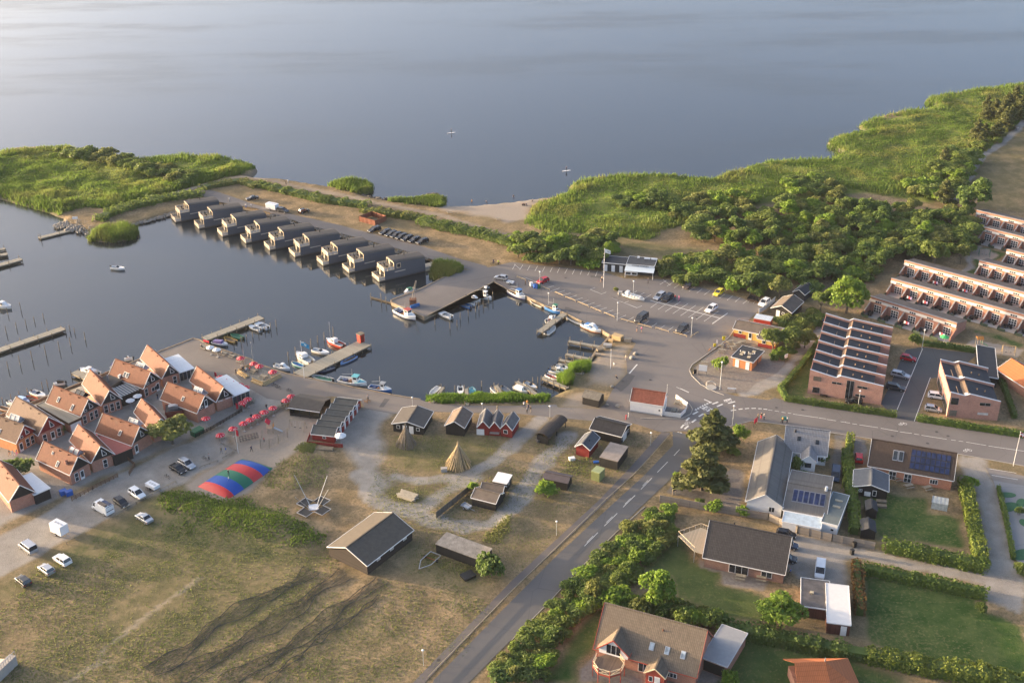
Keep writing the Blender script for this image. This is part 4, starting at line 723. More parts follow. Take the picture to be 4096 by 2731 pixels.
for i in range(9):
 for sd, ln in (('S', b.l),('N', b.l)): mb = MB(); u = -ln + 2 * ln * (i + .5) / 9; mb.box(u - ln / 14, u + ln / 14,-.05,.01,.15,2.0,0, b._mx(sd)); b.part(mb, 'rib', MATS['olive_steel'])
flat_px('roadside_shed', 'black shed with a worn grey flat roof and white patch beside the cycle path', 'shed', (803,1092),(972,1134),(925,965), 'L', 2.4, BLACKB, pm('worn_felt', (.25,.215,.19),.85,.25,.8), tilt=.15, oh=.08)
b = shed('red_hut', 'small red hut with white gable trim among black sheds', 'L', (575,1000),(715,1035),(700,890),(648,982),2.2, REDW, pm('blue_grey_felt', (.075,.08,.09),.75,.2), hr=3.4, cat='hut')
b.pipe(.5,.4,1,.3,.1, BLACK)
t = thing('tiled_cabin', 'black cabin with glossy black tiled roof beside the red hut', 'cabin'); c, az, L, W = slope_px('L', (710,838),(1008,912),2.3,(765,730),3.7)
b = Bld(t, c, az, L, W, 2.3,3.5,.3,.3).gable(BLACKB, TILEK); b.door('E', -.9,.9,1.9); b.door('E', .2,.9,1.9); b.win('E', 1.5,.9,.7,.8); b.win('E', -1.8,.9,.6,.7)
# barrel-roofed shed
t = thing('barrel_shed', 'open black shed with a long rounded tarred roof', 'shed'); a, b1, c1 = g('L', 215,890,1.9), g('L', 335,925,1.9), g('L', 350,708,1.9)
ctr, az, W, dp = rect3(a, b1, c1); n_ = Vector((-math.sin(az), math.cos(az),0)); L = (c1 - a).dot(n_); b = Bld(t, (a + b1) / 2 + n_ * L / 2, az + math.pi / 2, L, W, 1.8, None, .2,.2)
mb = MB(); pr = [(-W / 2 * math.cos(math.pi * i / 8),1.75 + .95 * math.sin(math.pi * i / 8)) for i in range(9)]
mb.loft([[(x, y, z) for y, z in pr] + [(x, y, z - .12) for y, z in reversed(pr)] for x in (-L / 2, L / 2)]); b.part(mb, 'roof', pm('tarred_roof', (.045,.035,.028),.7,.35,1.2))
for x in (-L / 2 + .3,0, L / 2 - .3):
 for e in (-1,1): mb = MB(); mb.box(x - .08, x + .08, e * (W / 2 - .3) - .08, e * (W / 2 - .3) + .08,0,1.8); b.part(mb, 'post', BLACK)
mb = MB(); mb.box(-L / 2 + .2, L / 2 - .2, W / 2 - .35, W / 2 - .25,0,1.8); b.part(mb, 'back_wall', BLACKB); mb = MB(); mb.box(-L / 2 + .2,-L / 2 + .3,-W / 2 + .3, W / 2 - .3,0,1.8); b.part(mb, 'end_wall', BLACKB)
t = thing('tarred_hut', 'small tarred hut with lichen-grey roof on dry grass near the boulders', 'hut'); c, az, L, W = slope_px('L', (640,545),(800,582),1.9,(668,470),2.9)
Bld(t, c - Vector((-math.sin(az), math.cos(az),0)) * W * .1, az, L, W * .8,1.9,2.9,.15,.15).gable(BLACKB, tiles('lichen_tiles', (.17,.155,.13),.25,.3,.35), barge=None)
# white rendered house at the junction
t = thing('white_house', 'white rendered house with mottled red tile roof at the road junction', 'house'); c, az, L, W, hr = slope_px('L', (1082,582),(1392,630),2.7,(1112,463),0, pitch=41)
b = Bld(t, c, az, L, W, 2.7, hr, .15,.1).gable(pm('white_render', (.72,.71,.70),.8,.06), TILEM, barge=WHITE); b.win('S', 3.0,1.1,.55,.55); b.win('E', -.7,1.0,.6,1.1); b.win('E', .9,1.0,.6,1.1)
mb = MB(); mb.box(-b.l - .02, b.l + .02,-b.w - .03,-b.w + .02,0,.3); b.part(mb, 'plinth', pm('grey_plinth', (.35,.37,.4),.8))
mb = MB(); mb.tube((b.l - .25,-b.w - .1,2.6),(b.l - .25,-b.w - .1,.1),.06,6); b.part(mb, 'downpipe', WHITE); mb = MB(); mb.box(b.l - .5, b.l - .1,-.3,.1,3.6,4.6); b.part(mb, 'chimney', BRICK)
# toilet block
VIEW['z'] = (2880,1360,11.2); VIEW['k'] = (2400,980,2352 / 260); VIEW['w'] = (2480,1500,7.84)
b = flat_px('toilet_block', 'brick toilet block with dark flat roof and pale roof lights', 'building', (490,745),(1490,1010),(1075,240), 'z', 2.6, bricks('orange_brick', (.40,.20,.11),(.3,.22,.17)), FELT, edge=pm('roof_trim', (.45,.46,.47),.5), oh=.45)
for u in (-1.35,1.35): b.door('S', u, .95,2.05, pm('pale_door', (.62,.66,.70),.5,.05))
b.door('E', .6,.9,2.05, pm('brown_door', (.12,.07,.05),.6))
for x, y in ((-1.2,-1.1),(-1.2,.2),(.9,-1.5),(.5,.1),(.9,1.8)): mb = MB(); mb.box(x - .38, x + .38, y - .38, y + .38,2.6,2.78); b.part(mb, 'roof_light', pm('roof_light_plastic', (.42,.36,.25),.4))
for x, y in ((-2.0,.2),(-.6,-.6),(-.7,-.1),(0,.5),(1.2,.3),(1.5,.7)): mb = MB(); mb.tube((x, y, 2.6),(x, y, 2.95),.1,8); b.part(mb, 'roof_vent', WHITE)
# harbour kiosk
t = thing('harbour_kiosk', 'dark harbour kiosk with lettered white fascia and pale awning', 'kiosk'); a, b1 = g('k', 900,1150), g('k', 1935,1130)
a, b1, c1 = g('k', 950,700,3.0), g('k', 1975,790,3.0), g('k', 1015,400,3.0); ctr, az, L, dp = rect3(a, b1, c1); dp = min(abs(dp),7.5); n_ = Vector((-math.sin(az), math.cos(az),0))
b = Bld(t, (a + b1) / 2 + n_ * dp / 2, az, L, dp, 2.9, None, .1,.1).flat(boards('charcoal_boards', (.04,.042,.046),.2), pm('kiosk_roof', (.06,.063,.068),.8,.15),.14, WHITE)
mb = MB(); mb.box(-L / 2, L / 2,-dp / 2 - .14,-dp / 2 - .04,2.6,3.2); fb = b.part(mb, 'fascia', pm('fascia_white', (.55,.57,.58),.5,.05))
text(t, 'HAVNE KIOSKEN', .62, b.M @ Matrix.Translation((0,-dp / 2 - .16,2.72)) @ Matrix.Rotation(R(90),4, 'X'), BLACK)
mb = MB(); mb.slab([(-L / 2 - .1,-dp / 2 - 2.6,2.15),(L / 2 + .1,-dp / 2 - 2.6,2.15),(L / 2 + .1,-dp / 2 - .1,2.62),(-L / 2 - .1,-dp / 2 - .1,2.62)], .06); b.part(mb, 'awning', pm('awning_cloth', (.55,.62,.66),.5,.06))
for x in (-L / 2 + .1, L / 2 - .1): mb = MB(); mb.tube((x, -dp / 2 - 2.5,0),(x, -dp / 2 - 2.5,2.12),.06,6); b.part(mb, 'awning_post', WHITE)
for i in range(2): mb = MB(); x = -L / 2 + 1.0 + i * 1.75; mb.box(x - .85, x + .85,-dp / 2 - 2.5,-dp / 2 - 2.42,.9,1.9); f_ = b.part(mb, 'screen', WHITE); mb = MB(); mb.box(x - .7, x + .7,-dp / 2 - 2.52,-dp / 2 - 2.4,1.05,1.75); b.part(mb, 'pane', DARKGLASS)
for u in (-2.5,0.2,2.6): b.win('S', u, .9,1.7,1.1,2)
for x in (L * .06, L * .3): mb = MB(); mb.tube((x, dp * .28,3.35),(x + L * .2, dp * .28,3.35),.32,8); b.part(mb, 'roof_duct', pm('duct_metal', (.62,.66,.7),.35,.05))
mb = MB(); mb.box(-L * .2,-L * .12, dp * .32, dp * .42,3.0,3.5); b.part(mb, 'roof_fan', WHITE)
L2_ = 7.2; n2 = TM(b.M @ Vector((0,0,0)),0); b2 = Bld(t, Vector(((a + b1) / 2 + n_ * dp / 2)) + Vector((math.cos(az), math.sin(az),0)) * (-L / 2 - L2_ / 2 + .05) + n_ * .3, az, L2_, dp - .8,2.5, None, .1,.1).flat(MATS['charcoal_boards'], FELT, .12, WHITE)
for u in (-2.5,-.3,2.0): b2.door('S', u, 1.0,2.0, pm('pale_grey_door', (.6,.64,.68),.5,.05))
# beach-bar buildings by the toilet block
t = thing('beach_bar', 'yellow and red beach bar with black hipped roof and white window frames', 'building'); c, az, L, W = slope_px('Z', (840,540),(1300,632),2.3,(1020,435),3.2)
YEL = boards('yellow_red_boards', (.55,.36,.10),.2,.1); b = Bld(t, c + Vector((math.cos(az), math.sin(az),0)) * 2.2, az, L + 4.4, abs(W) * .95,2.3,3.3,.3,.3).gable(YEL, FELTB)
mb = MB(); mb.box(-b.l - .03,-b.l + 3.2,-b.w - .04,-b.w + .02,0,1.05); b.part(mb, 'red_dado', REDB); b.win('S', -b.l + 1.6,1.15,.9,.8); b.door('S', -b.l + 4.3,.9,2.0, glass=GLASS); b.win('S', -b.l + 6.3,1.0,.9,.85)
b2 = Bld(t, g('Z', 1420,790), az, 5.0,5.0,2.3,3.2,.3,.3).gable(YEL, FELTB); mb = MB(); mb.box(-b2.l - .02, b2.l, -b2.w - .04,-b2.w + .02,0,1.0); b2.part(mb, 'red_dado', REDB); b2.win('S', -.8,1.05,1.0,.95)
b = flat_px('bar_container', 'bright red shipping container bar with a pale metal roof', 'container', (1180,365),(1450,415),(1230,295), 'Z', 2.4, pm('red_steel', (.42,.05,.03),.5,.12), boards('ribbed_metal_roof', (.55,.6,.64),.4,.1,.35, axis='X'), oh=.05)
for i in range(12): mb = MB(); u = -b.l + 2 * b.l * (i + .5) / 12; mb.box(u - b.l / 20, u + b.l / 20,-.05,.01,.1,2.2,0, b._mx('S')); b.part(mb, 'rib', MATS['red_steel'])
b = shed('black_cottage', 'black cottage with white door and brown felt roof behind the red container', 'Z', (1450,205),(1790,290),(1725,45),(1570,182),2.3, BLACKB, FELTB, hr=3.7, cat='cottage'); b.door('E', -.9,1.0,2.0); b.win('E', .5,1.1,.7,.7)
b = shed('dark_summerhouse', 'dark summerhouse hidden under trees with a small blue lean-to', 'P', (220,1045),(330,1075),(330,985),(280,1000),2.2, boards('blue_black_boards', (.035,.04,.05),.2), FELT, hr=3.3, cat='cottage')
# ---------------------------------------------------------------- houseboats
SLATE = boards('slate_cladding', (.085,.094,.112),.35,.1,.6, axis='Z', bstr=.15); CREAM = pm('cream_timber', (.62,.50,.33),.6,.1); DECK = boards('deck_boards', (.50,.42,.31),.15,.12, axis='Y', bstr=.2)
HROOF = pm('houseboat_roof', (.075,.068,.062),.75,.2); HULLM = pm('tarred_hull', (.05,.045,.04),.7,.2); RGLASS = pm('pale_rail_glass', (.40,.385,.35),.15,.08)
def houseboat(label, near, v, extra=False):
 az = R(30.4); W, L = 5.0,14.8; c = g(v, *near, WATER_Z); yd = Vector((-math.sin(az), math.cos(az),0)); c = c + yd * W / 2; c.z = WATER_Z
 t = thing('houseboat', label, 'houseboat', c, az, 'houseboats moored side by side'); h = W / 2
 def P(mb, nm, m, par=None): return mb.build(nm, m, par or t)
 P(MB().box(.0, L, -h, h, -.5,.38), 'hull', HULLM); P(MB().box(-.05,1.85,-h - .05, h + .05,.38,.52), 'front_deck', DECK); P(MB().box(1.8, L, -h, h, .38,2.95), 'lower_storey', SLATE)
 q = [(-h, 0),(h, 0),(h, 1),(h - .9,1.14),(-h + .9,1.14),(-h, 1)]
 P(MB().loft([[(x, y, 2.95 + zf * (zt - 2.95)) for y, zf in q] for x, zt in ((4.9,5.05),(L, 4.45))]), 'upper_storey', SLATE)
 q2 = [(-h - .06,1.0),(-h + .9,1.15),(h - .9,1.15),(h + .06,1.0)]
 P(MB().loft([[(x, y, 2.95 + zf * (zt - 2.95) + .03) for y, zf in q2] + [(x, y, 2.95 + zf * (zt - 2.95) + .13) for y, zf in reversed(q2)] for x, zt in ((4.75,5.06),(L + .06,4.45))]), 'roof', HROOF)
 P(MB().box(1.72,4.9,-h, h, 2.95,3.05), 'roof_terrace', DECK)
 for x, z0, z1 in ((1.8,.52,2.95),(4.9,3.05,5.0)):
  f = P(MB().box(x - .06, x + .02,-h, h, z0, z1), 'front_facade', CREAM)
  for i in range(4): y0 = -h + .22 + i * (W - .4) / 4; MB().box(x - .09, x, y0, y0 + (W - .4) / 4 - .07, z0 + .06, z1 - .16).build('glazed_door', DARKGLASS if i != 2 else glassm('curtain_glass', (.2,.18,.15),.15), f)
 for x0, x1, z0 in ((.0,1.8,.52),(1.8,4.8,3.05)):
  segs = [((x0,-h + .06),(x1,-h + .06)),((x0,-h + .06),(x0, h - .06)),((x0, h - .06),(x1, h - .06))]; mb = MB()
  for (a, b_),(c_, d_) in segs: mb.beam((a, b_, z0 + .95),(c_, d_, z0 + .95),.1,.07)
  P(mb, 'hand_rail', CREAM)
  for (a, b_),(c_, d_) in segs:
   for i in range(3): q0, q1 = i / 3 + .03,(i + 1) / 3 - .03; P(MB().beam((a + (c_ - a) * q0, b_ + (d_ - b_) * q0, z0 + .46),(a + (c_ - a) * q1, b_ + (d_ - b_) * q1, z0 + .46),.03,.78), 'rail_panel', RGLASS)
 P(MB().box(3.0,3.8,-.4,.4,3.5,3.58).box(3.35,3.45,-.05,.05,3.05,3.5), 'terrace_table', POSTM)
 for y in (-.8,.8): P(MB().box(3.2,3.65, y - .2, y + .2,3.05,3.5).box(3.2,3.65, y * 1.2 - .03, y * 1.2 + .03,3.5,3.95), 'terrace_chair', BLACK)
 P(MB().tube((9.6,.6,4.9),(9.6,.6,5.9),.12,7), 'flue', BLACK)
 for e in (-1,1): P(MB().box(5.0,8.4, e * (h + .01) - .02, e * (h + .01) + .02,2.0,2.28), 'window_strip', RGLASS)
 if extra:
  f = P(MB().box(5.7,7.0,-h - .04,-h + .02,3.2,4.6), 'window', CREAM); MB().box(5.85,6.85,-h - .055,-h, 3.35,4.45).build('pane', GLASS, f); P(MB().box(L, L + 3.5,-h, h - 1,-.1,.5), 'rear_deck', DECK)
  for i in range(4): P(MB().box(L + .1 + i * .85, L + .85 + i * .85,-h + .03,-h + .08,.6,1.3), 'rail_panel', RGLASS)
 P(MB().box(L, L + 4.2,.6,1.9,.3,.45), 'gangway', TIMBER); return t
HBP = [('A', 1575,880),('A', 1785,937),('A', 1995,1007),('A', 2205,1067),('F', 125,682),('F', 350,742),('F', 603,820),('F', 835,885),('F', 1105,964)]
for i, (v, x, y) in enumerate(HBP):
 houseboat(['slate-grey houseboat at the end of the row by the stone embankment'] [0] if i == 0 else ('slate-grey houseboat with side window nearest the crane pier' if i == 8 else 'slate-grey houseboat in the row, %s from the stone embankment' % ['', 'second', 'third', 'fourth', 'fifth', 'sixth', 'seventh', 'eighth'][i]),(x, y), v, i == 8)
# ---------------------------------------------------------------- saw-roofed brick rows on the right
def sawrow(label, v, prof, rear, n, zr, court=.87):
 P = [g(v, x, y, z) for (x, y), z in zip(prof, zr)]; A, B_ = P[0], P[-1]; u = Vector((B_.x - A.x, B_.y - A.y, 0)); W = u.length; az = math.atan2(u.y, u.x); ux = u / W
 rp = g(v, *rear, zr[0]); nn = Vector((-ux.y, ux.x, 0)); D = (rp - A).dot(nn);
 t = thing('row_house', label, 'building'); b = Bld(t, A, az, 1,1,1); q = [((p - A).dot(ux)) for p in P]; d = D / n
 prof2 = [(q[i], zr[i]) for i in range(len(q))]
 WCAP = pm('white_coping', (.62,.64,.66),.5,.05)
 for k in range(n + 1):
  y0 = k * d; y1 = y0 + .28 if k < n else y0 + .28
  mb = MB(); pl = [(0,0)] + [(W, 0)] + [(x, z) for x, z in reversed(prof2)]; m_ = len(pl)
  mb.add([(x, y, z) for y in (y0, y1) for x, z in pl], [tuple(range(m_)), tuple(reversed(range(m_, 2 * m_)))] + [(i, i + m_, (i + 1) % m_ + m_, (i + 1) % m_) for i in range(m_)])
  pw = b.part(mb, 'party_wall', BRICKP); mb = MB()
  for (x0, z0),(x1, z1) in zip(prof2[:-1], prof2[1:]): mb.beam((x0,(y0 + y1) / 2, z0 + .06),(x1,(y0 + y1) / 2, z1 + .06),.3,.12)
  mb.build('coping', WCAP, pw)
 xc = W * court
 for k in range(n):
  y0, y1 = k * d + .28,(k + 1) * d; dz = .55
  def zi(x):
   for (x0, z0),(x1, z1) in zip(prof2[:-1], prof2[1:]):
    if x <= x1: return z0 + (z1 - z0) * (x - x0) / (x1 - x0)
   return prof2[-1][1]
  mb = MB(); mb.slab([(0.02, y0, prof2[0][1] - dz),(prof2[1][0], y0, prof2[1][1] - dz),(prof2[1][0], y1, prof2[1][1] - dz),(.02, y1, prof2[0][1] - dz)], .2); b.part(mb, 'left_roof', FELTN)
  x2 = prof2[2][0]; mb = MB(); mb.slab([(x2 - .05, y0, zi(x2) - dz + .1),(xc, y0, zi(xc) - dz),(xc, y1, zi(xc) - dz),(x2 - .05, y1, zi(x2) - dz + .1)], .2); b.part(mb, 'right_roof', FELTN)
  mb = MB(); mb.add([(prof2[1][0], y0, prof2[1][1] - dz),(prof2[1][0], y1, prof2[1][1] - dz),(x2, y1, prof2[2][1] - dz + .1),(x2, y0, prof2[2][1] - dz + .1)], [(3,2,1,0)]); cl = b.part(mb, 'clerestory', pm('brown_panel', (.16,.11,.075),.7))
  ym = (y0 + y1) / 2
  for j in range(2): mb = MB(); xa, xb = prof2[1][0], x2; ya = y0 + .5 + j * .55; mb.add([(xa + (xb - xa) * .15 - .05, ya, prof2[1][1] - dz + .35),(xa + (xb - xa) * .15 - .05, ya + .42, prof2[1][1] - dz + .35),(xa + (xb - xa) * .9 - .05, ya + .42, prof2[2][1] - dz + .08),(xa + (xb - xa) * .9 - .05, ya, prof2[2][1] - dz + .08)], [(3,2,1,0)]); mb.build('roof_window', pm('roof_window_pale', (.5,.52,.52),.3), cl)
  mb = MB(); mb.box(xc - .15, xc, y0, y1,0, zi(xc) - dz - .1); b.part(mb, 'east_wall', BRICKP)
  mb = MB(); mb.box(xc, W, y0, y1,0,.9); b.part(mb, 'yard_wall', BRICKP)
  for fx in (.35,.62): mb = MB(); x = x2 + (xc - x2) * fx; mb.tube((x, ym, zi(x) - dz),(x, ym, zi(x) - dz + .45),.12,7); b.part(mb, 'roof_vent', pm('copper_vent', (.3,.2,.12),.5))
  mb = MB(); x = prof2[1][0] * .62; z = zi(x) - dz; mb.beam((x, y0 + .3, z + .15),(x, y0 + d * .55, z + .15),.1,.12); b.part(mb, 'roof_batten', pm('copper_vent', (0,0,0)))
  mb = MB(); mb.box(.0,.15, y0, y1,0, prof2[0][1] - dz); b.part(mb, 'west_wall', BRICKP)
  mb = MB(); mb.box(-.05,.0, y0 + .6, y1 - .6,.3,2.3); f = b.part(mb, 'window', GREYMETAL); mb = MB(); mb.box(-.07,-.04, y0 + .75, y1 - .75,.4,2.2); mb.build('pane', GLASS, f)
 b.l = b.w = 0; b._o = (W, prof2); return b, W
FELTN = pm('blue_black_felt', (.024,.028,.036),.7,.2,.8); BRICKP = bricks('rose_brick', (.40,.205,.155),(.38,.32,.28))
def frontwin(b, x, z, w, h, frame=GREYMETAL, glass=DARKGLASS, n=1, name='window'):
 mb = MB(); mb.box(x, x + w, -.05,.03, z, z + h); f = b.part(mb, name, frame)
 for i in range(n): mb = MB(); pw = w / n; mb.box(x + i * pw + .05, x + (i + 1) * pw - .05,-.065,0, z + .05, z + h - .05); mb.build('pane', glass, f)
b, W = sawrow('saw-roofed brick row house with six white coped party walls', 'O', [(378,512),(612,578),(655,552),(1037,662)], (685,33),6, [6.3,5.2,5.85,4.9])
k = W / 16.7
frontwin(b, .9 * k, 3.6,1.9,1.3, BRICKP, pm('balcony_shadow', (.10,.085,.07),.8)); frontwin(b, 1.0 * k, .5,1.7,1.5); frontwin(b, 5.2 * k, 3.6,2.2,.55, n=2); frontwin(b, 8.5 * k, 0.1,1.7,5.0, n=2, name='stair_window'); frontwin(b, 10.9 * k, 3.5,2.3,.6, n=2); frontwin(b, 10.7 * k, 1.3,2.3,.6, n=2); b.part(MB().box(2.9 * k, 4.7 * k, -.6,-.15,.4,.5).box(3.0 * k, 3.1 * k, -.6,-.15,0,.4).box(4.5 * k, 4.6 * k, -.6,-.15,0,.4), 'bench', BLACK)  # balcony recess is a flat panel with its shade put into the colour
b, W = sawrow('short saw-roofed brick house with two white coped bays', 'O', [(1640,716),(1765,746),(1810,722),(2088,800)], (1638,430),2, [6.3,5.7,6.2,4.9], .97)
k = W / 10.5; frontwin(b, .25 * k, 3.3,1.7,1.8); frontwin(b, .35 * k, .3,1.7,1.6, BRICKP, pm('recess_grey', (.14,.13,.11),.8)); frontwin(b, 6.3 * k, 3.6,2.3,.75, n=2); frontwin(b, 6.2 * k, 1.2,2.3,.6, n=2, glass=pm('frosted', (.5,.5,.5),.3))
a, b1, c1 = g('O', 1870,300,3.2), g('O', 1918,470,3.2), g('O', 2015,320,3.2); t = thing('bike_shed', 'long dark mono-pitch shed behind the short brick house', 'shed'); a2 = g('O', 2050,590,2.6)
ctr, az, L, dp = rect3(g('O', 2065,588,2.7), g('O', 2035,315,2.7), g('O', 1868,296,2.9)); Bld(t, ctr, az, L, abs(dp),2.6, None, .1,.1).flat(BLACKB, FELTN, .16, pm('white_coping', (0,0,0)),.3)
# ---------------------------------------------------------------- terraced holiday rows
PB = bricks('terrace_brick', (.38,.175,.115),(.33,.27,.22)); PBAND = pm('white_band', (.66,.64,.60),.6,.06); FENCEG = boards('green_fence', (.06,.085,.055),.12,.2)
def terrace(label, top0, top1, units, v='P', zt=4.1, endwall=True, first=.55):
 a, b_ = g(v, *top0, zt), g(v, *top1, zt); u = b_ - a; L = u.length; az = math.atan2(u.y, u.x); t = thing('terrace_row', label, 'building', group='terraced holiday rows')
 D = 6.5; b = Bld(t, (a.x, a.y, 0), az, 1,1,1); UL = L / units
 mb = MB(); mb.add([(x, y, z) for x in (0, L) for y, z in ((.0,0),(D, 0),(D, 2.5),(.3, zt - .35),(.0, zt - .35))], [(4,3,2,1,0),(5,6,7,8,9)] + [(i, (i + 1) % 5,5 + (i + 1) % 5,5 + i) for i in range(5)]); b.part(mb, 'wall', PB)
 mb = MB(); mb.slab([(-.1,.3, zt - .32),(L + .1,.3, zt - .32),(L + .1, D + .2,2.55),(-.1, D + .2,2.55)], .1); b.part(mb, 'roof', FELTB)
 mb = MB(); mb.box(-.02, L + .02,-.03,.32, zt - .55, zt); b.part(mb, 'parapet', PB); mb = MB(); mb.box(-.06, L + .06,-.08,.38, zt, zt + .08); b.part(mb, 'coping', pm('grey_coping', (.28,.27,.26),.7))
 mb = MB(); mb.box(.0, L, -.05,.02, zt - 1.35, zt - .62); b.part(mb, 'white_band', PBAND)
 for i in range(int(units)):
  x = (i + first) * UL
  mb = MB(); mb.box(x - .95, x + .95,-.09,.0, zt - 1.3, zt - .72); f = b.part(mb, 'clerestory_window', WHITE)
  for j in range(3): mb = MB(); x0 = x - .87 + j * .6; mb.box(x0, x0 + .5,-.1,-.02, zt - 1.24, zt - .78); mb.build('pane', GLASS, f)
  mb = MB(); mb.box(x - 1.05, x + 1.05,-.07,.0,.05,2.2); f = b.part(mb, 'french_door', WHITE)
  for j in range(3):
   for q in range(3): mb = MB(); x0 = x - .97 + j * .67; z0 = .15 + q * .68; mb.box(x0, x0 + .55,-.09,-.02, z0, z0 + .56); mb.build('pane', GLASS, f)
  xd = (i + first - .5) * UL; mb = MB(); mb.add([(xx, y, z) for xx in (xd, xd + .25) for y, z in ((-3.0,0),(0,0),(0,2.6),(-3.0,1.2))], [(0,1,2,3),(7,6,5,4),(0,4,5,1),(1,5,6,2),(2,6,7,3),(3,7,4,0)]); dv = b.part(mb, 'divider_wall', PB); mb = MB(); mb.beam((xd + .125,-3.05,1.24),(xd + .125,0,2.64),.34,.07); mb.build('coping', pm('grey_coping', (0,0,0)), dv)
  mb = MB(); mb.box(xd + .3, xd + UL - .02,-4.0,-.02,.02,.06); b.part(mb, 'terrace_slab', CONC)
  mb = MB(); mb.box(xd - .03, xd + .05,-4.6,-3.0,0,.95); b.part(mb, 'fence_panel', FENCEG)
  mb = MB(); mb.box(xd + .3, xd + UL * .45,-4.65,-4.55,0,.8); b.part(mb, 'fence_panel', FENCEG)
  if rnd.random() < .85: mb = MB(); mx = Matrix.Translation((x - 1.0 + rnd.random(),-1.7 - rnd.random() * .8,0)) @ Matrix.Rotation(rnd.random() * 3,4, 'Z'); mb.box(-.7,.7,-.4,.4,.66,.72,0, mx); mb.box(-.06,.06,-.06,.06,0,.66,0, mx); [mb.box(q, q + .45, e - .22, e + .22,.06,.8,0, mx) for q, e in ((-.55,-.75),(.1,-.75),(-.55,.75),(.1,.75))]; b.part(mb, 'terrace_furniture', BLACK)
  r_ = rnd.random()
  if r_ < .25:
   for q in range(3): mb = MB(); mb.box(x - .9 + q * .5, x - .5 + q * .5,-2.5,-2.47,.7,1.45); b.part(mb, 'laundry', pm('laundry_%d' % (q % 3),((.7,.7,.72),(.55,.08,.1),(.35,.3,.5))[q % 3], .8,.1))
 mb = MB(); mb.box(L - .02, L + .25,-3.0, D, 0,.01);
 mb = MB(); mb.add([(xx, y, z) for xx in (L - .02, L + .24) for y, z in ((-3.0,0),(0,0),(0,2.6),(-3.0,1.2))], [(0,1,2,3),(7,6,5,4),(0,4,5,1),(1,5,6,2),(2,6,7,3),(3,7,4,0)]); b.part(mb, 'divider_wall', PB)
 return b
terrace('terraced brick row ending beside the green garden parasol', (915,1085),(1693,1326),5)
terrace('terraced brick row one behind the row with the green parasol', (1105,925),(2440,1290),9)
terrace('terraced brick row with its end wall close to the wood, third from the green parasol', (1225,765),(2440,1090),9)
terrace('terraced brick row beginning beside the small playground swing', (1895,765),(2500,920),5)
terrace('short stretch of terraced brick row above the playground swing', (2140,665),(2560,770),4)
terrace('terraced brick row second from the mown meadow', (1925,465),(2520,612),5)
terrace('terraced brick row bordering the mown meadow', (1870,315),(2500,462),5)
# ---------------------------------------------------------------- private houses, lower right
CORRW = pm('white_wall', (.70,.70,.70),.8,.06)
t = thing('restaurant', 'long white restaurant with grey corrugated wings and a pale tiled front house', 'building')
c, rz, L, W, hr = unit_px('M', (1742,192),(2067,250),(1933,-260),(1915,45),2.6,5.0); p_far = g('L', 2240,948,2.6); p_n = g('M', 1742,192,2.6); L = (p_far - p_n).length; d_ = (p_far - p_n).normalized(); c = (g('M', 1742,192,2.6) + g('M', 2067,250,2.6)) / 2 + d_ * L / 2
rz = math.atan2(-d_.y, -d_.x); W = 7.4; b = Bld(t, c, rz, L, W, 2.6,4.9,.3,.3).gable(CORRW, CORR); b.win('E', 1.5,.9,1.2,1.2,2)
c2, az2, L2, W2 = slope_px('N', (120,262),(430,318),2.4,(180,60),4.0); b = Bld(t, c2, az2, L2 + .6, W2,2.4,4.0,.2,.2).gable(CORRW, CORR); SOLAR = glassm('solar_cells', (.012,.018,.05),.12)
for i in range(6): b.onroof(-1,-L2 * .3 + i * L2 * .135,.42, L2 * .13, W2 * .24, 'solar_panel', pm('solar_frame', (.2,.2,.22),.4), SOLAR, .07)
b.pipe(L2 * .42,.05,-1,.9,.3, CORRW, 'chimney')
a, b1, c1 = g('N', 105,345,2.2), g('N', 400,402,2.2), g('N', 118,265,2.4); ctr, az, L, dp = rect3(a, b1, c1); b = Bld(t, ctr, az, L, abs(dp),2.1, None, .1,.1).flat(CORRW, pm('clear_plastic_roof', (.42,.50,.56),.12,.25,1.5),.1, WHITE, .2)
a, b1, c1 = g('N', 400,350,2.6), g('N', 530,382,2.6), g('N', 442,112,2.6); ctr, az, L, dp = rect3(a, b1, c1); b = Bld(t, ctr, az, L, abs(dp),2.5, None, .1,.1).flat(CORRW, pm('green_grey_felt', (.13,.15,.145),.8,.15),.12, pm('white_coping', (0,0,0)))
for q in (.25,.05): mb = MB(); mb.box(-L * .2, L * .25, abs(dp) * q - .25, abs(dp) * q + .2,2.6,2.8); b.part(mb, 'roof_light', pm('roof_light_plastic', (0,0,0)))
b.win('S', .6,1.0,.7,.6)
c3, az3, L3, W3, h3 = slope_px('O', (240,1252),(532,1290),2.5,(145,1008),0, pitch=43); c3 = c3 + Vector((-math.cos(az3),-math.sin(az3),0)) * 1.2; b = Bld(t, c3, az3, L3 + 2.4, W3,2.5, h3,.3,.25).gable(CORRW, TILEG)
for x, f_ in ((-1.6,.45),(2.2,.5)): b.onroof(-1, x, f_, .7,.95, 'skylight', BLACK)
b.pipe(-2.5,.2,-1,.5,.2, FELT, 'chimney'); b.win('S', 3.2,.9,1.2,1.1,2)
c4, rz4, L4, W4, h4 = unit_px('O', (288,1325),(438,1345),(330,1225),(365,1262),2.5,3.9); b = Bld(t, c4, rz4, max(L4,4.0), W4,2.5,3.9,.25,.25).gable(CORRW, TILEG); b.win('E', 0,.9,1.3,1.1,2, frame=BLACK)
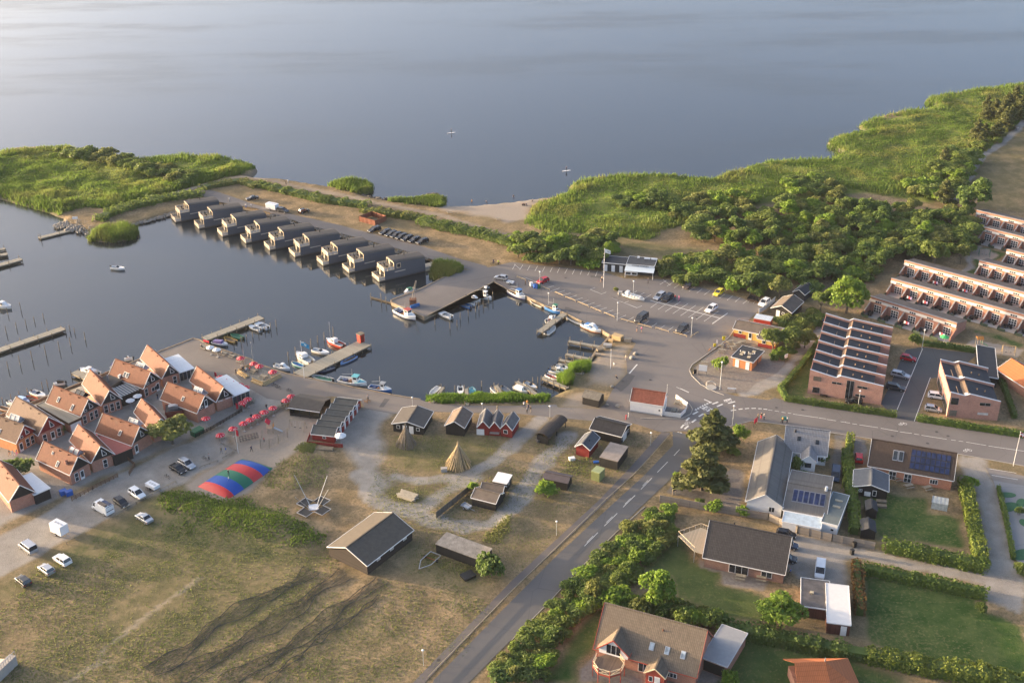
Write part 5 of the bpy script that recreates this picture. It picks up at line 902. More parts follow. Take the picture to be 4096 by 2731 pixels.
# brown-tiled house with solar panels on the street
t = thing('solar_house', 'brick house with dark brown tiles and a wide bank of solar panels', 'house'); c, az, L, W, hr = slope_px('O', (893,1372),(1665,1508),2.6,(930,1130),0, pitch=44)
b = Bld(t, c, az, L, W, 2.6, hr, .4,.3).gable(bricks('warm_brick', (.42,.17,.10),(.35,.27,.22)), TILEBR)
for r_ in range(3):
 for q in range(8): b.onroof(-1, L * (.005 + q * .058),.24 + r_ * .235, L * .056,.235 * math.hypot(W / 2, hr - 2.6) * .97, 'solar_panel', pm('solar_frame_black', (.03,.03,.035),.4), SOLAR, .09)
for q in (0,1): b.onroof(-1,-L * .2 + q * L * .065,.45,1.0,2.2, 'skylight', GREYMETAL)
for u in (-L * .2,-L * .02): b.win('S', u, .1,1.5,2.0,2,2)
b.win('S', L * .28,.8,1.6,1.1,3)
t = thing('black_annexe', 'black annexe with slate-grey roof beside the solar panel house', 'annexe'); c, rz, L, W, hr = unit_px('N', (628,85),(917,128),(622,-60),(760,60),2.2,3.4)
c0 = (g('N', 640,85,2.2) + g('N', 912,125,2.2)) / 2; az_ = math.atan2(*(g('N', 912,125,2.2) - g('N', 640,85,2.2)).yx); n_ = Vector((-math.sin(az_), math.cos(az_),0)); W = (g('N', 912,125,2.2) - g('N', 640,85,2.2)).length; L = 6.5
b = Bld(t, c0 + n_ * L / 2, az_ - math.pi / 2, L, W, 2.2,3.2,.25,.3).gable(BLACKB, pm('slate_annexe_roof', (.10,.11,.125),.75,.2)); b.win('E', -W * .28,1.0,.8,.7,2,2); b.win('E', W * .12,.5,.8,1.3); mb = MB(); mb.box(-1.1,.1,-.4,-.02,.5,1.3,0, b._mx('E')); b.part(mb, 'heat_pump', WHITE)
# bungalow with black tiles
t = thing('black_tiled_bungalow', 'brick bungalow with black pantile roof and a raised corner balcony', 'house'); c, az, L, W, hr = slope_px('M', (1437,620),(2062,752),2.6,(1490,340),0, pitch=46)
b = Bld(t, c, az, L, W, 2.6, hr, .7,.3).gable(bricks('grey_red_brick', (.25,.14,.11),(.25,.2,.17)), tiles('black_pantiles', (.055,.05,.048),.3,.33,.25,.45,.5)); b.win('S', -.9,.1,3.6,2.1,3, glass=DARKGLASS, name='sliding_door'); b.win('S', 4.2,.6,2.0,1.3,2); b.pipe(-L * .2,.08,1,.7,.14, BLACK)
mb = MB(); bal = [g('M', x, y, 2.5) for x, y in ((1255,455),(1425,395),(1490,420),(1460,600),(1377,575))]; inv = TM(t.location, t['rz']).inverted(); bl = [inv @ q for q in bal]
mb.prism([(q.x, q.y) for q in bl][::-1], 2.4,2.52); o = mb.build('balcony_deck', TIMBER, t)
for p_, q_ in zip(bl[:2] + bl[4:] , [bl[1], bl[2], bl[0]]):
 mb = MB(); mb.beam(p_ + Vector((0,0,1)), q_ + Vector((0,0,1)),.07,.07); mb.build('hand_rail', CREAM, t)
 for i in range(5): z_ = p_ + (q_ - p_) * i / 4; mb = MB(); mb.tube(z_, z_ + Vector((0,0,1)),.035,5); mb.build('baluster', GREYMETAL, t)
for q_ in (bl[0], bl[4]): mb = MB(); mb.tube((q_.x, q_.y, 0),(q_.x, q_.y, 2.4),.06,6); mb.build('balcony_post', GREYMETAL, t)
# flat-roofed carport pair
b = flat_px('carport', 'carport with a dark felt flat roof beside the white garage roof', 'garage', (470,1015),(247,985),(265,772), 'N', 2.4, boards('maroon_wall', (.10,.04,.03),.2), pm('streaky_felt', (.10,.09,.085),.5,.4,.8), edge=WHITE, oh=.1)
b.part(MB().box(.3,.9,-.3,.3,2.42,2.62), 'roof_dome', pm('roof_light_plastic', (0,0,0)))
b = flat_px('white_garage', 'garage with bright white flat roof and white door', 'garage', (445,1108),(628,1132),(462,815), 'N', 2.5, boards('maroon_wall', (0,0,0),.2), pm('white_roofing', (.68,.66,.63),.6,.06,1.5), edge=WHITE, oh=.1); b.door('S', .9,1.0,2.0)
# brown-tiled house at the bottom with gabled balcony dormer
t = thing('balcony_house', 'big brown-tiled house with red trim and an octagonal timber balcony', 'house'); c, az, L, W, hr = slope_px('M', (612,1308),(1395,1530),2.6,(715,965),0, pitch=47)
REDT = pm('red_trim', (.36,.07,.045),.6,.12); b = Bld(t, c, az, L, W, 2.6, hr, .4,.3).gable(BRICK, tiles('brown_pantiles', (.17,.135,.10),.3,.34,.22,.7,.5), barge=REDT)
for x in (.6,3.2,5.9): b.onroof(-1, x, .62,.8,1.3, 'skylight', GREYMETAL, glassm('sky_glass', (.2,.24,.28),.08))
b.win('S', -.2,.3,1.8,1.9,2); b.win('S', 4.6,.9,1.8,1.0,3); b.pipe(1.8,.25,-1,.35)
u = Vector((math.cos(az), math.sin(az),0)); n_ = Vector((-u.y, u.x, 0)); cc = c + u * (-L / 2 + 3.6) - n_ * (W / 2 - 2.4)
b2 = Bld(t, cc, az - math.pi / 2,5.8,5.6,3.4,6.0,.3,.4).gable(CORRW, tiles('brown_pantiles', (0,0,0)), CORRW, REDT, z0=2.4); b2.win('E', 0,2.7,2.6,2.0,3, glass=DARKGLASS)
oc = [(math.cos(R(22.5 + 45 * i)) * 2.6, math.sin(R(22.5 + 45 * i)) * 2.6) for i in range(8)]; o0 = 2.9 + 1.9
mb = MB(); mb.prism([(x + o0, y) for x, y in oc], 2.2,2.4); b2.part(mb, 'balcony_deck', boards('brown_deck', (.14,.10,.075),.15, axis='Y'))
for i in list(range(0,3)) + list(range(5,8)):
 (x0, y0),(x1, y1) = oc[i], oc[(i + 1) % 8]
 for z in (2.5,3.35): mb = MB(); mb.beam((x0 + o0, y0, z),(x1 + o0, y1, z),.08,.08); b2.part(mb, 'hand_rail', CREAM)
 mb = MB(); mb.beam((x0 + o0, y0,2.5),(x1 + o0, y1,3.35),.05,.05); mb.beam((x1 + o0, y1,2.5),(x0 + o0, y0,3.35),.05,.05); b2.part(mb, 'cross_brace', CREAM)
 mb = MB(); mb.beam((x0 + o0, y0,2.2),(x1 + o0, y1,2.2),.06,.3); b2.part(mb, 'red_fascia', REDT)
 mb = MB(); mb.tube((x0 + o0, y0,0),(x0 + o0, y0,3.4),.07,6); b2.part(mb, 'balcony_post', REDT)
b3 = Bld(t, c + u * 2.4 - n_ * (W / 2 + .4), az - math.pi / 2,3.2,3.6,2.5,3.9,.25,.3).gable(REDT, tiles('brown_pantiles', (0,0,0)), REDT, CREAM); b3.door('E', .4,.95,2.1, WHITE); b3.win('E', -.7,.8,.7,1.1)
b = flat_px('garage', 'brick garage with a big pale grey flat roof and open front', 'garage', (1425,1372),(1625,1447),(1505,1093), 'M', 2.7, BRICK, pm('pale_felt', (.30,.30,.30),.7,.1), edge=pm('roof_trim', (0,0,0)), oh=.2); mb = MB(); mb.box(-1.8,1.8,-b.w - .03,-b.w + .02,.1,2.2); b.part(mb, 'front_shade_panel', BLACK)  # black panel: the shade inside the open garage put into colour
# orange-tiled roof at the bottom edge
t = thing('orange_roof_house', 'house with clean orange tiled hip roof at the garden hedge', 'house'); a, b1 = g('N', 200,1412,5.0), g('N', 430,1402,5.0); u = (b1 - a).normalized(); az = math.atan2(u.y, u.x)
p1, p2 = g('N', 150,1640,2.6), g('N', 640,1545,2.6); b = Bld(t, (a.x, a.y, 0), az, 1,1,1); Lr = (b1 - a).length
mb = MB(); mb.slab([(-.6,-7,1.9),(Lr * 1.0,-7,2.1),(Lr, 0,5),(0,0,5)], .12); mb.slab([(Lr, 0,5),(Lr, -7,2.1),(Lr + 5.2,-4.4,2.2),(Lr + 5.2,3.5,2.2)], .12); mb.slab([(0,0,5),(Lr, 0,5),(Lr + 5.2,3.5,2.2),(-.6,4,2.2)], .12); b.part(mb, 'roof', tiles('clean_orange_tiles', (.42,.14,.055),.3,.34,.12))
mb = MB(); mb.box(0, Lr + 4.4,-6.4,2.5,0,2.0); b.part(mb, 'wall', BRICK); b.part(MB().tube((Lr, 0,4.9),(Lr, 0,5.7),.09,6), 'finial', GREYMETAL)
# orange-roofed building cut by the right edge
t = thing('restaurant_annexe', 'orange-roofed brick building beside the short brick house', 'building'); c, az, L, W = slope_px('O', (2220,670),(2420,640),2.4,(2180,530),4.4); a = g('O', 2225,672,2.6); az = R(-70)
b = Bld(t, g('O', 2360,700), az, 16,8,2.5,4.6,.3,.3).gable(BRICK, tiles('clean_orange_tiles', (0,0,0)))
# ================================================================ VEGETATION
nr = np.random.RandomState(11)
def leafmesh(name, P, Nn, S, mat, tall=1.0, core=None):
 k = len(P); Nn = Nn / (np.linalg.norm(Nn, axis=1, keepdims=True) + 1e-9); a = nr.randn(k, 3); U = np.cross(Nn, a); U /= np.linalg.norm(U, axis=1, keepdims=True) + 1e-9; Vv = np.cross(Nn, U)
 s = S[:, None] * .5; bend = Nn * S[:, None] * .22
 vs = np.stack([P - U * s - Vv * s * tall * .7 - bend, P + U * s * .8 - Vv * s * tall, P + U * s + Vv * s * tall * .8 - bend, P - U * s * .7 + Vv * s * tall], 1).reshape(-1,3)
 nv = len(vs); faces = np.arange(nv).reshape(-1,4); me = bpy.data.meshes.new(name)
 me.vertices.add(nv); me.vertices.foreach_set('co', vs.astype(np.float32).ravel()); me.loops.add(nv); me.loops.foreach_set('vertex_index', faces.ravel().astype(np.int32))
 me.polygons.add(k); me.polygons.foreach_set('loop_start', np.arange(0, nv, 4, dtype=np.int32)); me.polygons.foreach_set('loop_total', np.full(k, 4, dtype=np.int32)); me.materials.append(mat); me.update(calc_edges=True); me.validate(); return me
def blades(name, P, H, Wd, mat, lean=.25):
 k = len(P); a = nr.rand(k) * 6.283; d = np.stack([np.cos(a), np.sin(a), np.zeros(k)], 1) * Wd[:, None] * .5; tip = P + np.stack([nr.randn(k) * lean * H, nr.randn(k) * lean * H, H], 1)
 vs = np.stack([P - d, P + d, tip], 1).reshape(-1,3); nv = len(vs); me = bpy.data.meshes.new(name)
 me.vertices.add(nv); me.vertices.foreach_set('co', vs.astype(np.float32).ravel()); me.loops.add(nv); me.loops.foreach_set('vertex_index', np.arange(nv, dtype=np.int32))
 me.polygons.add(k); me.polygons.foreach_set('loop_start', np.arange(0, nv, 3, dtype=np.int32)); me.polygons.foreach_set('loop_total', np.full(k, 3, dtype=np.int32)); me.materials.append(mat); me.update(calc_edges=True)
 o = bpy.data.objects.new(name, me); COL.objects.link(o); return o
LEAF = [leafm('leaf_mid_green', (.073,.121,.026),(.183,.241,.055),(.221,.220,.065),.35), leafm('leaf_deep_green', (.053,.100,.027),(.144,.210,.051), None, .35), leafm('leaf_olive', (.091,.121,.033),(.212,.231,.065),(.250,.210,.070),.35), leafm('leaf_bright_green', (.087,.174,.019),(.221,.315,.046), None, .35)]
LPINE = leafm('needle_green', (.058,.080,.029),(.151,.167,.053),(.196,.172,.076),.25); LHEDGE = leafm('hedge_green', (.058,.110,.018),(.151,.222,.040), None, .3,.5); LYEL = leafm('hedge_yellow_green', (.080,.131,.019),(.222,.262,.044),(.230,.232,.053),.3,.5); LBEECH = leafm('copper_hedge', (.107,.050,.018),(.230,.121,.040),(.071,.080,.018))
BARK = pm('tree_bark', (.11,.09,.07),.9,.3,2)
def crown_pts(blobs, n):
 P, Nn = [], []; wts = np.array([b[3] * b[4] for b in blobs]); wts = wts / wts.sum()
 for (x, y, z, rx, rz), w_ in zip(blobs, wts):
  k = max(20, int(n * w_)); d = nr.randn(k, 3); d[:, 2] = np.where(d[:, 2] < -.3,-d[:, 2] * .6, d[:, 2]); d /= np.linalg.norm(d, axis=1, keepdims=True)
  r = .55 + .5 * nr.rand(k) ** .6; r *= 1 + .13 * np.sin(d[:, 0] * 7 + x) * np.cos(d[:, 1] * 6 + z); P.append(np.stack([x + d[:, 0] * rx * r, y + d[:, 1] * rx * r, z + d[:, 2] * rz * r], 1)); Nn.append(d + nr.randn(k, 3) * .55)
 return np.concatenate(P), np.concatenate(Nn)
def mk_crown(kind, mat, n, size):
 bl = []
 if kind == 'tree':
  for i in range(9): a = i * 2.4 + nr.rand(); r = .12 + .5 * math.sqrt((i + .5) / 9); bl.append((math.cos(a) * r, math.sin(a) * r, .78 + .62 * (1 - r) + .15 * nr.randn(),.34 + .16 * nr.rand(),.3 + .12 * nr.rand()))
 elif kind == 'shrub':
  for i in range(8): a = i * 2.4 + nr.rand(); r = .62 * math.sqrt((i + .3) / 8); bl.append((math.cos(a) * r, math.sin(a) * r, .38 + .3 * (1 - r) + .1 * nr.randn(),.38 + .16 * nr.rand(),.34 + .1 * nr.rand()))
 elif kind == 'pine':
  for i in range(14): h = i / 13; a = i * 2.4; r = .55 * (1 - h) ** .8 + .06; bl.append((math.cos(a) * r * .8, math.sin(a) * r * .8,.25 + 1.7 * h, .3 * (1 - h) + .13,.2))
 P, Nn = crown_pts(bl, n); P[:, 2] = np.maximum(P[:, 2], .04); return leafmesh('crown_' + kind, P, Nn, size * (.6 + .8 * nr.rand(len(P))), mat)
TREE = [mk_crown('tree', LEAF[i % 3], 2000,.12) for i in range(4)] + [mk_crown('tree', LEAF[3], 2000,.11)]
SHRUB = [mk_crown('shrub', LEAF[i % 3], 1100,.14) for i in range(5)]; SHRUBB = mk_crown('shrub', LEAF[3], 900,.14); PINE = [mk_crown('pine', LPINE, 2600,.12) for _ in range(2)]
mb = MB(); mb.tube((0,0,-.1),(0,0,.5),.06,7,.045); [mb.tube((0,0,.42),(math.cos(a) * .42, math.sin(a) * .42,1.0),.035,5,.015) for a in (0,1.3,2.5,3.8,5.0)]; TRUNK = mb.mesh('trunk', BARK)
mb = MB(); [mb.tube((math.cos(a) * .08, math.sin(a) * .08,-.05),(math.cos(a) * .4, math.sin(a) * .4,.4),.03,4,.012) for a in (0,1.5,2.9,4.4)]; STEMS = mb.mesh('stems', BARK)
mb = MB(); mb.tube((0,0,-.1),(0,0,1.9),.05,7,.012); PTRUNK = mb.mesh('trunk', BARK)
GZf = lambda x, y: float(land_z(np.array([[x, y]]))[0])
def plant(kind, x, y, r, h, label, cat='tree', group=None, mesh=None, name=None, z=None):
 if mesh is None and group and nr.rand() < .16: mesh = {'tree': TREE[4], 'shrub': SHRUBB}.get(kind)
 if group and kind == 'shrub': name = 'marsh_shrub' if 'meadow' in group or 'island' in group else 'thicket_bush' if 'trees' in group else 'roadside_bush' if 'belt' in group or 'path' in group else name  # same shrub meshes everywhere; names split them by place, not species
 r *= {'tree': 1.22, 'shrub': 1.2, 'pine': 1.45}[kind]
 t = thing(name or {'tree': 'tree', 'shrub': 'shrub', 'pine': 'pine_tree'}[kind], label, cat, (x, y, 0 if z is None else z), nr.rand() * 6.28, group)
 hz = h / {'tree': 1.65, 'shrub': .95, 'pine': 2.1}[kind]; me = mesh or {'tree': TREE[nr.randint(5) % 4], 'shrub': SHRUB[nr.randint(5)], 'pine': PINE[nr.randint(2)]}[kind]
 place(me, 'crown' if kind != 'shrub' else 'foliage', t, sc=(r, r, hz)); place({'tree': TRUNK, 'shrub': STEMS, 'pine': PTRUNK}[kind], 'trunk' if kind != 'shrub' else 'stem', t, sc=(r, r, hz)); return t
def plant_px(kind, v, cx, by, rpx, hm, label, **k):
 p = g(v, cx, by); q = g(v, cx + rpx, by); return plant(kind, p.x, p.y, (q - p).length, hm, label, **k)
def scatter(poly, dmin, kinds, label, group, cat, avoid=(), jit=.3, cap=400):
 xs_ = [p.x for p in poly]; ys_ = [p.y for p in poly]; pts_ = []; cand = np.stack([min(xs_) + nr.rand(9000) * (max(xs_) - min(xs_)), min(ys_) + nr.rand(9000) * (max(ys_) - min(ys_))], 1)
 cand = cand[sdist(cand, poly) > 0]
 for av in avoid: cand = cand[sdist(cand, av) < 0]
 for c_ in cand:
  if len(pts_) >= cap: break
  if all((c_[0] - q[0]) ** 2 + (c_[1] - q[1]) ** 2 > dmin * dmin for q in pts_): pts_.append(c_)
 for c_ in pts_:
  kd, r0, r1, h0, h1 = kinds[nr.randint(len(kinds))]; f = nr.rand(); plant(kd, c_[0], c_[1], r0 + f * (r1 - r0), h0 + f * (h1 - h0), label, cat, group)
 return pts_
TR, SH = ('tree', 2.4,3.8,3.4,5.0),('shrub', 1.9,3.4,1.8,3.4)
# the wood and thickets between car park, lawn and terraced rows
WOODA = pts('P', (-20,330),(0,420),(200,260),(500,330),(800,320),(1250,330),(1500,380),(1760,340),(1850,480),(1830,700),(1480,790),(1230,745),(1000,800),(700,690),(300,760),(60,740),(-150,660),(-600,600),(-700,540),(-640,470),(-300,520))
scatter(WOODA, 3.3, [TR, SH, SH, ('tree', 1.8,2.8,3.8,5.6)], 'leafy tree in the wood between meadow lawn and terraced rows', 'trees of the wood', 'tree', cap=190)
WOODB = pts('P', (-560,760),(0,740),(60,780),(480,700),(960,790),(1060,780),(960,900),(860,960),(560,960),(440,1000),(380,1080),(200,900),(30,930),(0,1040),(-80,1080),(-450,1000),(-880,980),(-960,860),(-900,770))
scatter(WOODB, 3.4, [TR, SH, SH], 'leafy tree in the thicket bordering the car park', 'trees along the car park', 'tree', cap=110)
scatter(pts('K', (0,640),(200,570),(420,580),(600,610),(800,590),(940,690),(830,800),(740,840),(100,780),(0,700)),3.2, [TR, SH], 'dark leafy tree in the clump beside the harbour kiosk', 'trees beside the kiosk', 'tree', cap=40)
for poly in (pts('K', (900,220),(1100,190),(1350,190),(1450,260),(1300,320),(1000,300)), pts('K', (1420,340),(1580,300),(1600,390),(1450,410)), pts('P', (150,60),(500,60),(700,180),(600,270),(420,260),(200,180)), pts('K', (1550,260),(2000,190),(2294,300),(2294,420),(1900,400),(1600,440))):
 scatter(poly, 4.0, [SH, ('shrub', 1.8,3.0,1.8,3.0)], 'rounded shrub scattered over the reed meadow', 'shrubs of the reed meadow', 'shrub', cap=18)
scatter(pts('P', (1160,60),(1650,40),(1750,130),(1600,240),(1300,180)),3.6, [SH], 'dense shrub beside the far footpath', 'shrubs beside the far footpath', 'shrub', cap=26)
scatter(pts('Q', (1550,880),(1700,850),(1900,930),(1880,1000),(1750,1150),(1500,1020)),3.6, [SH, TR], 'dense shrub beside the far footpath', 'shrubs beside the far footpath', 'shrub', cap=22)
for poly in (pts('Q', (1900,700),(2200,560),(2250,620),(1980,840),(1910,820)), pts('Q', (2000,430),(2352,330),(2480,330),(2300,560),(2150,570),(1980,520))):
 scatter(poly, 5.0, [('pine', 2.2,3.2,4.5,7), SH, ('pine', 2.0,3.0,5,8)], 'dark juniper-like tree lining the far shore path', 'trees lining the far shore path', 'tree', cap=22)
for kd, v, cx, by, rp, h, lb in (('pine', 'Q', 1610,960,70,7, 'dark rounded pine standing alone in the shore meadow'),('pine', 'P', 1570,260,95,8, 'spreading pine beside the footpath bend'),('tree', 'P', 1830,330,150,9, 'big round deep green tree at the mown meadow corner')): plant_px(kd, v, cx, by, rp, h, lb)
plant_px('tree', 'P', 700,1240,165,9.5, 'big bright green tree beside the gravel path', mesh=TREE[4]); plant_px('tree', 'P', 470,1220,80,6, 'olive tree leaning over the gravel path'); plant_px('tree', 'P', 100,1110,95,6, 'small tree behind the black cottage'); plant_px('tree', 'P', 1480,810,110,7, 'rounded tree on the lawn at the wood edge'); plant_px('tree', 'P', 1720,800,60,6, 'slim young tree on the lawn by the swing')
# island shrubs
for poly in (pts('A', (520,240),(850,260),(1180,320),(1150,400),(900,350),(640,300)), pts('A', (1150,370),(1450,380),(1560,450),(1400,480),(1200,430)), pts('A', (1490,480),(1720,430),(1780,500),(1600,560))):
 scatter(poly, 4.2, [SH], 'rounded shrub on the reedy island', 'shrubs on the reedy island', 'shrub', cap=24)
# single trees and bushes
for kd, v, cx, by, rp, h, lb, kw in (
  ('pine', 'L', 1835,1050,215,10, 'wind-blown pine standing behind its neighbour by the road junction', {}),('pine', 'L', 1740,1400,225,10.5, 'wind-blown pine with pale twigs by the restaurant forecourt', {}),
  ('tree', 'B', 1550,1290,165,5.6, 'leafy tree against the grill house wall', {}),('shrub', 'B', 160,1568,125,3.0, 'rounded bush in the shop house courtyard', {}),('shrub', 'B', 545,1200,40,2.5, 'small bush in front of the red-gabled house', {}),
  ('shrub', 'Z', 650,1215,118,3.4, 'spherical green willow bush on the paved plaza', dict(mesh=SHRUBB)),('tree', 'Z', 1480,900,160,6.0, 'gnarled tree leaning over the beach bar', {}),('tree', 'Z', 1720,900,190,6.0, 'spreading tree with bare trunks beside the gravel path', {}),('tree', 'Z', 1990,850,150,5.0, 'low tree overhanging the gravel path', {}),
  ('tree', 'M', 1085,975,125,6.5, 'tall bright green tree between hedge and lawn', dict(mesh=TREE[4])),('shrub', 'M', 615,945,85,3.4, 'olive bush at the roadside belt corner', {}),('tree', 'N', 90,1130,165,5.0, 'yellow-green tree beside the carport', dict(mesh=TREE[4])),
  ('shrub', 'L', 2090,950,75,3.4, 'bright green shrub on the grass under the pines', dict(mesh=SHRUBB)),('shrub', 'L', 310,1450,95,2.8, 'round bright bush beside the plum-roofed shed', dict(mesh=SHRUBB)),('shrub', 'L', 1520,1330,55,2.0, 'small bright shrub at the foot of the pine', dict(mesh=SHRUBB)),
  ('shrub', 'D', 1765,760,105,3.6, 'dense round bush at the end of the flat-roofed shed', {}),('shrub', 'M', 1530,270,65,1.9, 'low green shrub along the plank fence', dict(mesh=SHRUBB)),('shrub', 'M', 1735,300,50,1.7, 'small green shrub against the long plank fence', dict(mesh=SHRUBB)),('shrub', 'M', 1415,222,40,1.1, 'low yellowish shrub against the plank fence', {}),
  ('shrub', 'D', 1640,130,40,2.2, 'bright shrub behind the brown twin sheds', dict(mesh=SHRUBB)),('shrub', 'L', 2030,1080,60,1.6, 'dark low shrub beside the pale gravel patch', {}),('shrub', 'O', 260,1400,60,2.6, 'climbing shrub in the inner courtyard', {}),('shrub', 'O', 310,1500,80,1.6, 'broad low shrub in the inner courtyard', {}),('shrub', 'O', 490,1340,55,1.8, 'dark shrub beside the pale-tiled porch', {}),('shrub', 'O', 480,1530,45,1.2, 'small green shrub in the inner courtyard', {}),
  ('shrub', 'O', 1310,300,55,3.2, 'tall dark shrub in the parking court corner', {}),('shrub', 'N', 1605,1030,45,1.8, 'small dark bush by the lawn edge', {}),('shrub', 'N', 1900,740,55,2.0, 'shrub at the minigolf corner', {}),('shrub', 'N', 1890,300,32,1.6, 'little conical bush on the minigolf course', {}),
  ('shrub', 'K', 930,1038,24,.9, 'small dry shrub on the flagpole island', {}),('shrub', 'O', 1800,1568,70,2.2, 'bushy shrub at the solar house corner', dict(mesh=SHRUBB)),('shrub', 'M', 1640,1568,70,2.0, 'leafy green shrub in front of the garage', dict(mesh=SHRUBB)),('shrub', 'M', 280,1450,45,2.0, 'pale green sapling on the bottom lawn', dict(mesh=SHRUBB))):
 plant_px(kd, v, cx, by, rp, h, lb, cat='tree' if kd != 'shrub' else 'shrub', **kw)
# shrub belt between road and gardens
belt = pts('M', (1230,300),(1060,260),(880,420),(660,640),(480,800),(300,990),(60,1250),(-150,1480),(-100,1568),(250,1530),(330,1300),(560,1010),(820,960),(1000,700),(1130,560),(1230,430))
scatter(belt, 1.9, [('shrub', 1.4,2.3,1.1,1.9),('shrub', 1.1,1.9,1.5,2.6),('shrub', 1.2,2.0,1.0,1.6)], 'wild shrub in the roadside belt beside the gardens', 'roadside shrub belt', 'shrub', cap=110)
scatter(pts('M', (560,1010),(700,980),(900,960),(1250,1000),(1480,1060),(1520,1150),(1380,1160),(1000,1060),(700,1000)),2.0, [('shrub', 1.6,2.4,2.0,3.2)], 'dark garden shrub behind the brown-tiled house', 'shrubs behind the brown-tiled house', 'shrub', cap=26)
scatter(pts('Z', (1500,440),(1900,400),(2150,330),(2250,420),(2100,560),(1800,540),(1560,520)),1.8, [('shrub', 1.3,2.2,1.2,2.2)], 'shrub on the bank above the gravel path', 'shrubs on the path bank', 'shrub', cap=24)
scatter(pts('Z', (1480,950),(1650,900),(1850,830),(1800,960),(1700,1050),(1500,1040)),1.7, [('shrub', .9,1.4,.8,1.4)], 'low shrub under the spreading tree by the plaza', 'low shrubs under the plaza tree', 'shrub', cap=12)
# clipped and wild hedges: one thing each
def hedge(label, line, wd, h, mat=None, dens=26, wild=.12, leaf=.22, z0=0.0):
 P, Nn = [], []; mat = mat or LHEDGE; c0 = line[0]
 for p, q in zip(line[:-1], line[1:]):
  L = (q - p).length; d = (q - p) / L; nn = Vector((-d.y, d.x, 0)); k = int(L * (2 * h + wd) * dens * .6); u = nr.rand(k) * (L + wd * .6) - wd * .3; s_ = nr.rand(k) * (2 * h + wd); sideL = s_ < h; topm = (s_ >= h) & (s_ < h + wd)
  lat = np.where(sideL, -wd / 2, np.where(topm, -wd / 2 + (s_ - h), wd / 2)); zz = np.where(sideL, s_, np.where(topm, h, s_ - h - wd)); ns = np.where(sideL, -1., np.where(topm, 0,1.)); nz = np.where(topm, 1., .15)
  rr = np.minimum(1, np.abs(lat) / (wd / 2)) * np.maximum(0, zz / h - .6); zz = zz - rr * h * .22
  wx, wy = p.x + d.x * u, p.y + d.y * u; wob = wild * (vnoise(np.stack([wx, wy], 1),1.6,3) + .6 * vnoise(np.stack([wx, wy], 1),.7,4)); lat = lat * (1 + wob * .8) + nr.randn(k) * .06; zz = np.maximum(.03, zz * (1 + wob) + nr.randn(k) * .07)
  P.append(np.stack([wx + nn.x * lat - c0.x, wy + nn.y * lat - c0.y, zz], 1)); Nn.append(np.stack([nn.x * ns, nn.y * ns, nz], 1) + nr.randn(k, 3) * .5)
 P = np.concatenate(P); Nn = np.concatenate(Nn); t = thing('hedge', label, 'hedge', (c0.x, c0.y, z0))
 place(leafmesh('foliage', P, Nn, leaf * (.6 + .8 * nr.rand(len(P))) , mat), 'foliage', t)
 mb = MB()
 for p, q in zip(line[:-1], line[1:]):
  d = (q - p).normalized(); nn = Vector((-d.y, d.x, 0)) * wd * .36; a, b_ = p - c0, q - c0
  mb.add([(a - nn).to_tuple(),(b_ - nn).to_tuple(),(b_ + nn).to_tuple(),(a + nn).to_tuple()] + [(v_.x, v_.y, h * .8) for v_ in (a - nn * .8, b_ - nn * .8, b_ + nn * .8, a + nn * .8)], [(4,5,6,7),(0,1,5,4),(1,2,6,5),(2,3,7,6),(3,0,4,7)])
 mb.build('inner_growth', LEAF[1], t)
hedge('wild hedge bank along the houseboat car park, seaward stretch', pts('F', (20,100),(300,165),(600,235),(985,290)),4.2,1.7, LEAF[0], 14,.35,.4)
hedge('wild hedge bank behind the red fenced enclosure', pts('F', (965,330),(1250,372),(1490,402)),3.6,1.6, LEAF[2], 14,.35,.4)
hedge('wild hedge bank behind the row of black parked cars', pts('F', (1480,430),(1700,482),(1990,540),(2270,615)),4.4,1.8, LEAF[0], 14,.35,.4)
hedge('wild hedge bank above the stone embankment', pts('A', (890,860),(1000,800),(1200,735),(1500,668),(1800,628)),4.6,1.7, LEAF[0], 14,.35,.4)
hedge('low wild hedge beside the footbridge', pts('A', (1820,580),(1900,555),(2150,515),(2294,560)),4.0,1.5, LEAF[2], 14,.35,.4)
hedge('clipped hedge along the street in front of the six-bay brick row', pts('O', (165,790),(600,855),(1140,935)),1.2,1.5)
hedge('clipped hedge along the street in front of the short brick house', pts('O', (1340,965),(1800,1040),(2300,1115)),1.4,1.5)
hedge('clipped hedge between gravel path and brick row lawn', pts('O', (520,190),(420,330),(260,540),(110,700),(165,788)),1.2,1.5)
hedge('tall dense hedge across the end of the shed garden', pts('N', (890,560),(1250,640),(1620,720)),2.8,2.3, LHEDGE, 20,.12,.3)
hedge('tall hedge beside the gravel lane', pts('N', (1480,90),(1530,330),(1610,700)),2.6,2.1, LYEL, 20,.15,.3)
hedge('long clipped hedge along the driveway', pts('N', (730,730),(1100,810),(1630,920)),2.4,1.9, LHEDGE, 20,.1,.3)
hedge('mixed copper and green hedge beside the white garage', pts('N', (660,690),(680,900),(690,1060)),1.8,2.2, LBEECH, 20,.25,.3)
hedge('leafy hedge between restaurant yard and shed garden', pts('N', (590,-150),(610,60),(640,250),(650,450)),2.2,2.2, LHEDGE, 20,.2,.3)
hedge('yellowish hedge beside the street driveway', pts('O', (735,1140),(720,1300),(700,1568)),1.6,1.8, LYEL, 22,.15,.28)
hedge('long dense hedge above the orange roof', pts('N', (-350,1180),(0,1240),(400,1330),(760,1390)),3.0,2.1, LEAF[1], 18,.25,.34)
hedge('long dense hedge at the far end of the big lawn', pts('N', (760,1390),(1200,1480),(1700,1560),(2000,1640)),3.4,2.2, LYEL, 18,.25,.34)
hedge('low dark hedge behind the parking court', pts('O', (1390,290),(1620,320),(1850,358)),1.4,1.3, LEAF[1], 22,.15,.28)
